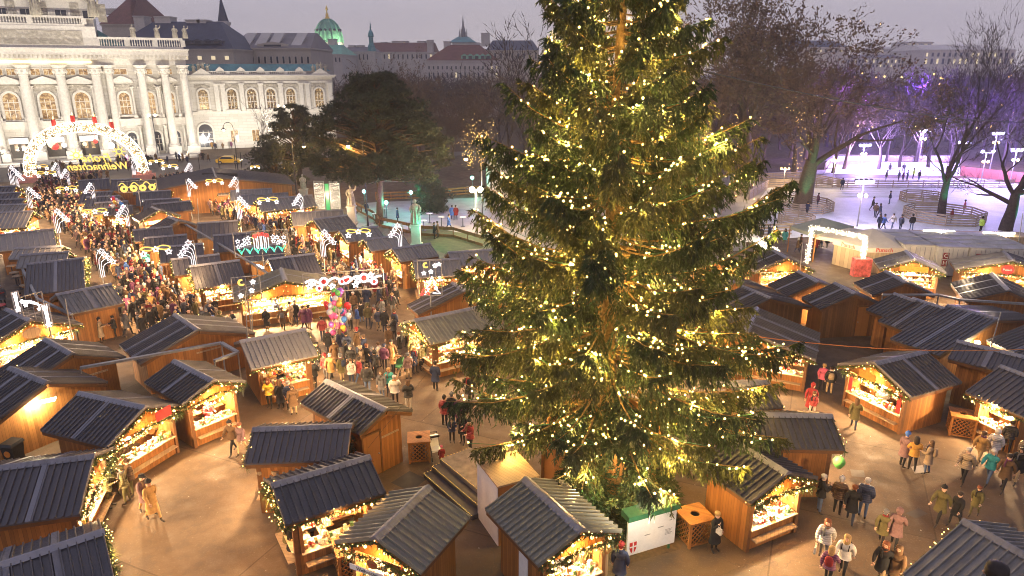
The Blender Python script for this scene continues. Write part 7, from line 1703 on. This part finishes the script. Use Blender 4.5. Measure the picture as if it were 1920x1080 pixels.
# sellers inside the stalls
for key, c_, lab in ((9,'grey','seller in grey jumper inside the toy filled stall'),(15,'brown','seller standing inside the red curtained stall'),(32,'black','seller inside the stall with the striped plank wall'),(2,'red','seller behind the crockery shelves'),(6,'navy','seller behind the lit window with the queue'),(14,'black','seller behind the bright wares of the wide stall')):
    rt, g_ = ST[key]; a = rt.rotation_euler.z; sd = -1 if g_['sides'] and key in (9,15,32) else 1
    lx, ly = (sd*g_['hx']*.3, .15) if key != 6 else (0, g_['yn']*.25); d = Vector((sd,0,0)) if key != 6 else Vector((0,g_['yn'],0)); ca, sa = math.cos(a), math.sin(a)
    W_ = lambda x, y: (x*ca-y*sa, x*sa+y*ca); ox, oy = W_(lx, ly); dx, dy = W_(d.x, d.y)
    person((rt.location.x+ox, rt.location.y+oy, 0), math.atan2(-dx, dy), lab, 'hold', c_, 'jacket', 'black', 'short', 'brown', .95)
# crowd in the middle square
MID = [(502,620,'black','long'),(520,604,'navy','coat'),(532,620,'brown','coat'),(547,611,'beige','jacket'),(556,609,'black','coat'),(571,619,'plum','coat'),(581,619,'plum','coat'),(652,615,'plum','jacket'),(660,620,'grey','jacket'),(671,617,'blue','jacket'),(679,606,'black','coat'),(691,616,'olive','jacket'),(704,617,'beige','coat'),(711,622,'navy','jacket'),(722,625,'black','coat'),(741,625,'navy','jacket'),(737,590,'black','jacket'),(618,665,'black','coat'),(640,665,'navy','coat'),(652,670,'navy','puffer'),(672,665,'brown','coat'),(690,697,'black','puffer'),(680,700,'beige','puffer'),(660,699,'black','jacket'),(705,710,'black','jacket'),(722,695,'plum','jacket'),(735,690,'brown','coat'),(731,660,'brown','coat'),(762,650,'beige','jacket'),(775,680,'olive','jacket'),(792,695,'olive','jacket'),(805,692,'beige','jacket'),(767,712,'mauve','jacket'),(612,712,'red','jacket'),(622,714,'ochre','coat'),(642,715,'olive','coat'),(660,724,'white','jacket'),(676,722,'red','jacket'),(750,668,'black','coat'),(740,640,'black','jacket'),(718,600,'grey','coat'),(606,640,'red','jacket'),(664,590,'brown','jacket'),(700,700,'navy','jacket'),(712,690,'white','jacket'),(630,690,'brown','coat'),(650,690,'black','coat'),(785,665,'red','jacket'),(778,700,'navy','coat'),(598,695,'black','coat'),(738,705,'ochre','jacket'),(685,680,'navy','coat'),(664,575,'black','coat'),(688,580,'navy','coat'),(705,560,'red','coat'),(722,575,'brown','coat'),(690,548,'plum','coat'),(640,600,'olive','coat'),(625,600,'brown','coat'),(740,565,'brown','coat')]
rg = random.Random(21)
def attrs(i): return rg.choice(['short','short','beanie','beanie','hood','long','cap']), rg.choice(['dark','brown','blond','grey','auburn']), rg.choice(['black','black','jeans','navy','grey','khaki']), rg.choice(['stand','stand','hold','pocket','drink','walk','step'])
HATC = ['black','grey','red','white','navy','brown','beige']
HW = {'short':'short {} hair','long':'long {} hair','beanie':'{} woolly hat','cap':'{} cap','hood':'{} hood'}
TW_ = {'black':'black trousers','jeans':'jeans','navy':'navy trousers','grey':'grey trousers','khaki':'khaki trousers'}
SEEN = {}
def crowd_person(p, zone, grp, coat=None, cut=None, rz=None):
    hd, hc, tr, ps = attrs(0); coat = coat or rg.choices(list(COATS), [26,10,7,9,6,3,2,1.5,.6,3,.6,.5,1,1.5,0,0,3])[0]; cut = cut or rg.choice(['jacket','coat','coat','puffer','long'])
    if hd in ('beanie','cap'): hc = rg.choice(HATC)
    if hd == 'hood': hc = coat
    ex = rg.choice([(),(),(),('pack:'+rg.choice(['black','red','navy','grey']),),('bag:'+rg.choice(['white','black','brown']),)]) if rg.random() < .6 else ()
    lab = f"{coat} {cut if cut != 'puffer' else 'padded jacket'}, {HW[hd].format(hc)}, {TW_[tr]}"+(', '+ex[0].split(':')[1]+' '+{'pack':'backpack','bag':'bag'}[ex[0].split(':')[0]] if ex else '')+' '+zone
    return person(p, rz if rz is not None else rg.uniform(0,6.28), 'person in '+lab, ps, coat, cut, tr, hd, hc, rg.uniform(.9,1.02), ex, grp)
for x_, y_, c_, cu in MID: crowd_person(gp(x_,y_), 'on the square', 'shoppers on the middle square', c_, cu)
# people filling the lanes
def inside(poly, x, y):
    r = False; j = len(poly)-1
    for i in range(len(poly)):
        (xi, yi), (xj, yj) = poly[i], poly[j]
        if (yi > y) != (yj > y) and x < (xj-xi)*(y-yi)/(yj-yi)+xi: r = not r
        j = i
    return r
FI = [(m.inverted(), hx, hy) for m, hx, hy in FOOT]; TAKEN = []
def free(p, d):
    for Mi, hx, hy in FI:
        q = Mi @ p
        if abs(q.x) < hx+.1 and abs(q.y) < hy+.0: return False
    for t_ in TAKEN:
        if (t_[0]-p.x)**2+(t_[1]-p.y)**2 < d*d: return False
    return True
def scatter(poly, n, d):
    out = []; xs = [p[0] for p in poly]; ys = [p[1] for p in poly]; tries = 0
    P3 = [gp(*p) for p in poly]; pol = [(p.x,p.y) for p in P3]; x0, x1, y0, y1 = min(p[0] for p in pol), max(p[0] for p in pol), min(p[1] for p in pol), max(p[1] for p in pol)
    while len(out) < n and tries < n*60:
        tries += 1; x, y = rg.uniform(x0,x1), rg.uniform(y0,y1)
        if not inside(pol, x, y): continue
        p = Vector((x,y,0))
        if free(p, d): TAKEN.append((x,y)); out.append(p)
    return out
ZL = [(225,455),(300,455),(330,520),(385,575),(455,640),(470,690),(400,700),(300,640),(250,600),(215,520)]
ZR = [(480,440),(560,425),(640,480),(760,540),(775,580),(640,580),(560,500)]
LN1 = scatter(ZL, 60, .72); LN2 = scatter(ZR, 46, .68)
for p in LN1: crowd_person(p, 'in the left lane', 'shoppers in the left lane')
for p in LN2: crowd_person(p, 'in the right lane', 'shoppers in the right lane')
# skaters and rink visitors
SK = [(1648,410,'navy','walk'),(1640,408,'brown','step'),(1635,396,'black','walk'),(1667,383,'navy','stand'),(1434,392,'black','walk'),(1447,394,'brown','walk'),(1466,395,'black','step'),(1453,412,'hivis','stand'),(1578,357,'navy','walk'),(1647,432,'navy','stand'),(1687,433,'navy','stand'),(1708,432,'black','stand'),(1782,420,'red','stand'),(1806,402,'pink','stand'),(1837,437,'hivis','stand'),(1660,341,'black','stand'),(1684,341,'navy','stand'),(1692,341,'plum','stand'),(1700,340,'navy','hold'),(1711,336,'hivis','stand'),(1722,340,'black','stand'),(1667,325,'black','walk'),(1693,325,'navy','walk'),(1532,388,'plum','stand'),(1512,405,'navy','hold'),(1672,430,'white','walk'),(1655,432,'blue','walk')]
for i, (x_, y_, c_, ps) in enumerate(SK):
    p = gp(x_,y_,.03); sm = .62 if (x_,y_) in ((1434,392),(1466,395)) else 1.0
    where_ = 'on the near ice' if y_ > 380 else 'at the upper ice fence' if x_ > 1650 else 'at the far edge of the ice'
    pp = person(p, rg.uniform(0,6.28), f'{"child" if sm < 1 else "skater"} in {"yellow safety vest" if c_ == "hivis" else c_+" clothes"} {"gliding" if ps in ("walk","step") else "standing"} '+where_, ps, c_, 'jacket', rg.choice(['black','navy','jeans']), rg.choice(['short','beanie']), 'dark', sm, (), 'skaters on the ice')
for x_, y_, c_ in ((1372,462,'black'),(1385,463,'black'),(1403,468,'brown'),(1452,455,'black'),(1425,455,'black'),(1441,452,'navy'),(1470,460,'teal'),(1499,470,'black'),(1494,475,'brown'),(1525,468,'black'),(1535,466,'navy'),(1527,476,'red'),(1540,463,'white'),(1550,466,'black'),(1330,468,'brown'),(1345,470,'black')):
    crowd_person(gp(x_,y_), 'before the glowing gate', 'visitors round the glowing gate', c_, 'coat')
for x_, y_, c_, lab in ((746,418,'navy','person in navy leaning at the terrace bar table'),(815,448,'black','person in black at the terrace railing'),(821,446,'brown','person in brown at the terrace railing'),(842,432,'blue','person in blue striding across the violet terrace'),(848,413,'blue','person in blue seated side of the terrace benches'),(855,413,'red','person in red by the terrace benches'),(688,405,'navy','person in navy on the icy path behind the first statue'),(660,300,'black','person in black on the lawn path beyond the pines')):
    person(gp(x_,y_), rg.uniform(0,6.28), lab, 'stand' if c_ != 'blue' else 'walk', c_, 'coat', 'black', 'short', 'dark')
print('PEOPLE', NPEOPLE[0])
# far crowd as one mass: simple joined copies of the same bodies
src = {}
for k in ('stand','walk','pocket'):
    me = PM[k]['body']; n = len(me.vertices); co = np.empty(n*3, np.float32); me.vertices.foreach_get('co', co); co = co.reshape(-1,3)
    me2 = PM[k]['coat']; n2 = len(me2.vertices); c2 = np.empty(n2*3, np.float32); me2.vertices.foreach_get('co', c2); c2 = c2.reshape(-1,3)
    src[k] = (np.concatenate([co,c2]), [tuple(p.vertices) for p in me.polygons]+[tuple(v+n for v in p.vertices) for p in me2.polygons], [p.material_index for p in me.polygons]+[1]*len(me2.polygons))
ZF = [([(225,455),(300,455),(330,520),(385,575),(455,640),(470,690),(400,700),(300,640),(250,600),(215,520)], 60, .6), ([(480,440),(560,425),(640,480),(760,540),(775,580),(640,580),(560,500)], 50, .6), ([(62,398),(70,352),(150,338),(205,338),(150,352),(160,385),(200,415),(245,430),(262,455),(215,455),(170,450),(120,440)], 290, .55), ([(100,400),(150,400),(230,450),(225,520),(195,520),(150,470)], 75, .6), ([(215,520),(250,500),(330,560),(380,600),(330,640),(262,600)], 55, .6), ([(335,345),(355,335),(400,350),(440,372),(480,395),(548,418),(600,440),(560,445),(470,432),(400,405),(345,385)], 210, .6), ([(290,350),(345,338),(352,352),(330,362)], 30, .7), ([(10,330),(60,318),(150,312),(330,300),(400,297),(402,303),(330,312),(200,325),(60,345),(12,348)], 70, 1.2), ([(395,275),(440,272),(440,282),(395,285)], 10, .8), ([(185,610),(240,560),(262,600),(300,650),(255,640)], 10, .7)]
cm = [SKIN[0], None, TM['black'], SHOE, HAIR['brown'], EYE, LIP]; ck = ['black','black','black','black','navy','navy','brown','brown','grey','olive','beige','red','plum','mauve','ochre']
mats_ = [SKIN[0]]+list(CM.values())+[TM['black'],SHOE,HAIR['brown'],EYE,LIP,HAIR['dark'],HAIR['blond']]; ix = {m_.name: i for i, m_ in enumerate(mats_)}
VV = []; FF = []; MM = []; nv = 0
for poly, n, d in ZF:
    for p in scatter(poly, n, d):
        co, fs, mi = src[rg.choice(list(src))]; a = rg.uniform(0,6.28); ca, sa = math.cos(a), math.sin(a); s = rg.uniform(.92,1.06); VV.append(np.stack([(co[:,0]*ca-co[:,1]*sa)*s+p.x, (co[:,0]*sa+co[:,1]*ca)*s+p.y, co[:,2]*s], 1)); ct = ix[CM[rg.choice(ck)].name]; hr = ix[rg.choice([HAIR['brown'],HAIR['dark'],HAIR['blond'],CM['black'],CM['red'],CM['white'],CM['grey']]).name]
        tr_ = {0:0,1:ct,2:ix[TM['black'].name],3:ix[SHOE.name],4:hr,5:ix[EYE.name],6:ix[LIP.name]}; FF.extend([tuple(v+nv for v in f) for f in fs]); MM.extend([tr_[m_] for m_ in mi]); nv += len(co)
me = bpy.data.meshes.new('crowd'); me.from_pydata(np.concatenate(VV).tolist(), [], FF)
for m_ in mats_: me.materials.append(m_)
me.polygons.foreach_set('material_index', MM); me.update(); tag(link('crowd', me), 'dense far crowd of shoppers in both lanes and on the road before the theatre', 'crowd', None, 'stuff')
# lamps of the lanes' light figures reach the crowd
for px, py in ((110,440),(190,500),(242,430),(366,480),(450,400),(564,390),(607,470),(178,370),(300,470),(640,500),(700,540),(80,380),(400,350),(130,400)): lamp(gp(px,py,4.0), 150, (1,.62,.3), .25)
for px, py in ((560,640),(660,640),(740,600)): lamp(gp(px,py,4.6), 300, (1,.62,.3), .25)  # added warm fill over the middle square, no light figure hangs here
# ------------------------------------------------------------------ evening haze
hz = MB(); hz.box(-700,-40,-1,700,900,75); ho = hz.build('haze', None or M['white']); ho.data.materials.clear()
hm = bpy.data.materials.new('haze'); hm.use_nodes = True; hn = hm.node_tree.nodes; hn.clear(); out = hn.new('ShaderNodeOutputMaterial'); pv = hn.new('ShaderNodeVolumePrincipled')
pv.inputs['Color'].default_value = (.92,.89,.93,1); pv.inputs['Density'].default_value = .0006; pv.inputs['Anisotropy'].default_value = .25
hm.node_tree.links.new(pv.outputs[0], out.inputs['Volume']); ho.data.materials.append(hm); tag(ho, 'thin pale evening haze over the whole scene', 'haze', None, 'stuff')
cy.volume_bounces = 0; cy.volume_step_rate = 10; cy.volume_max_steps = 32
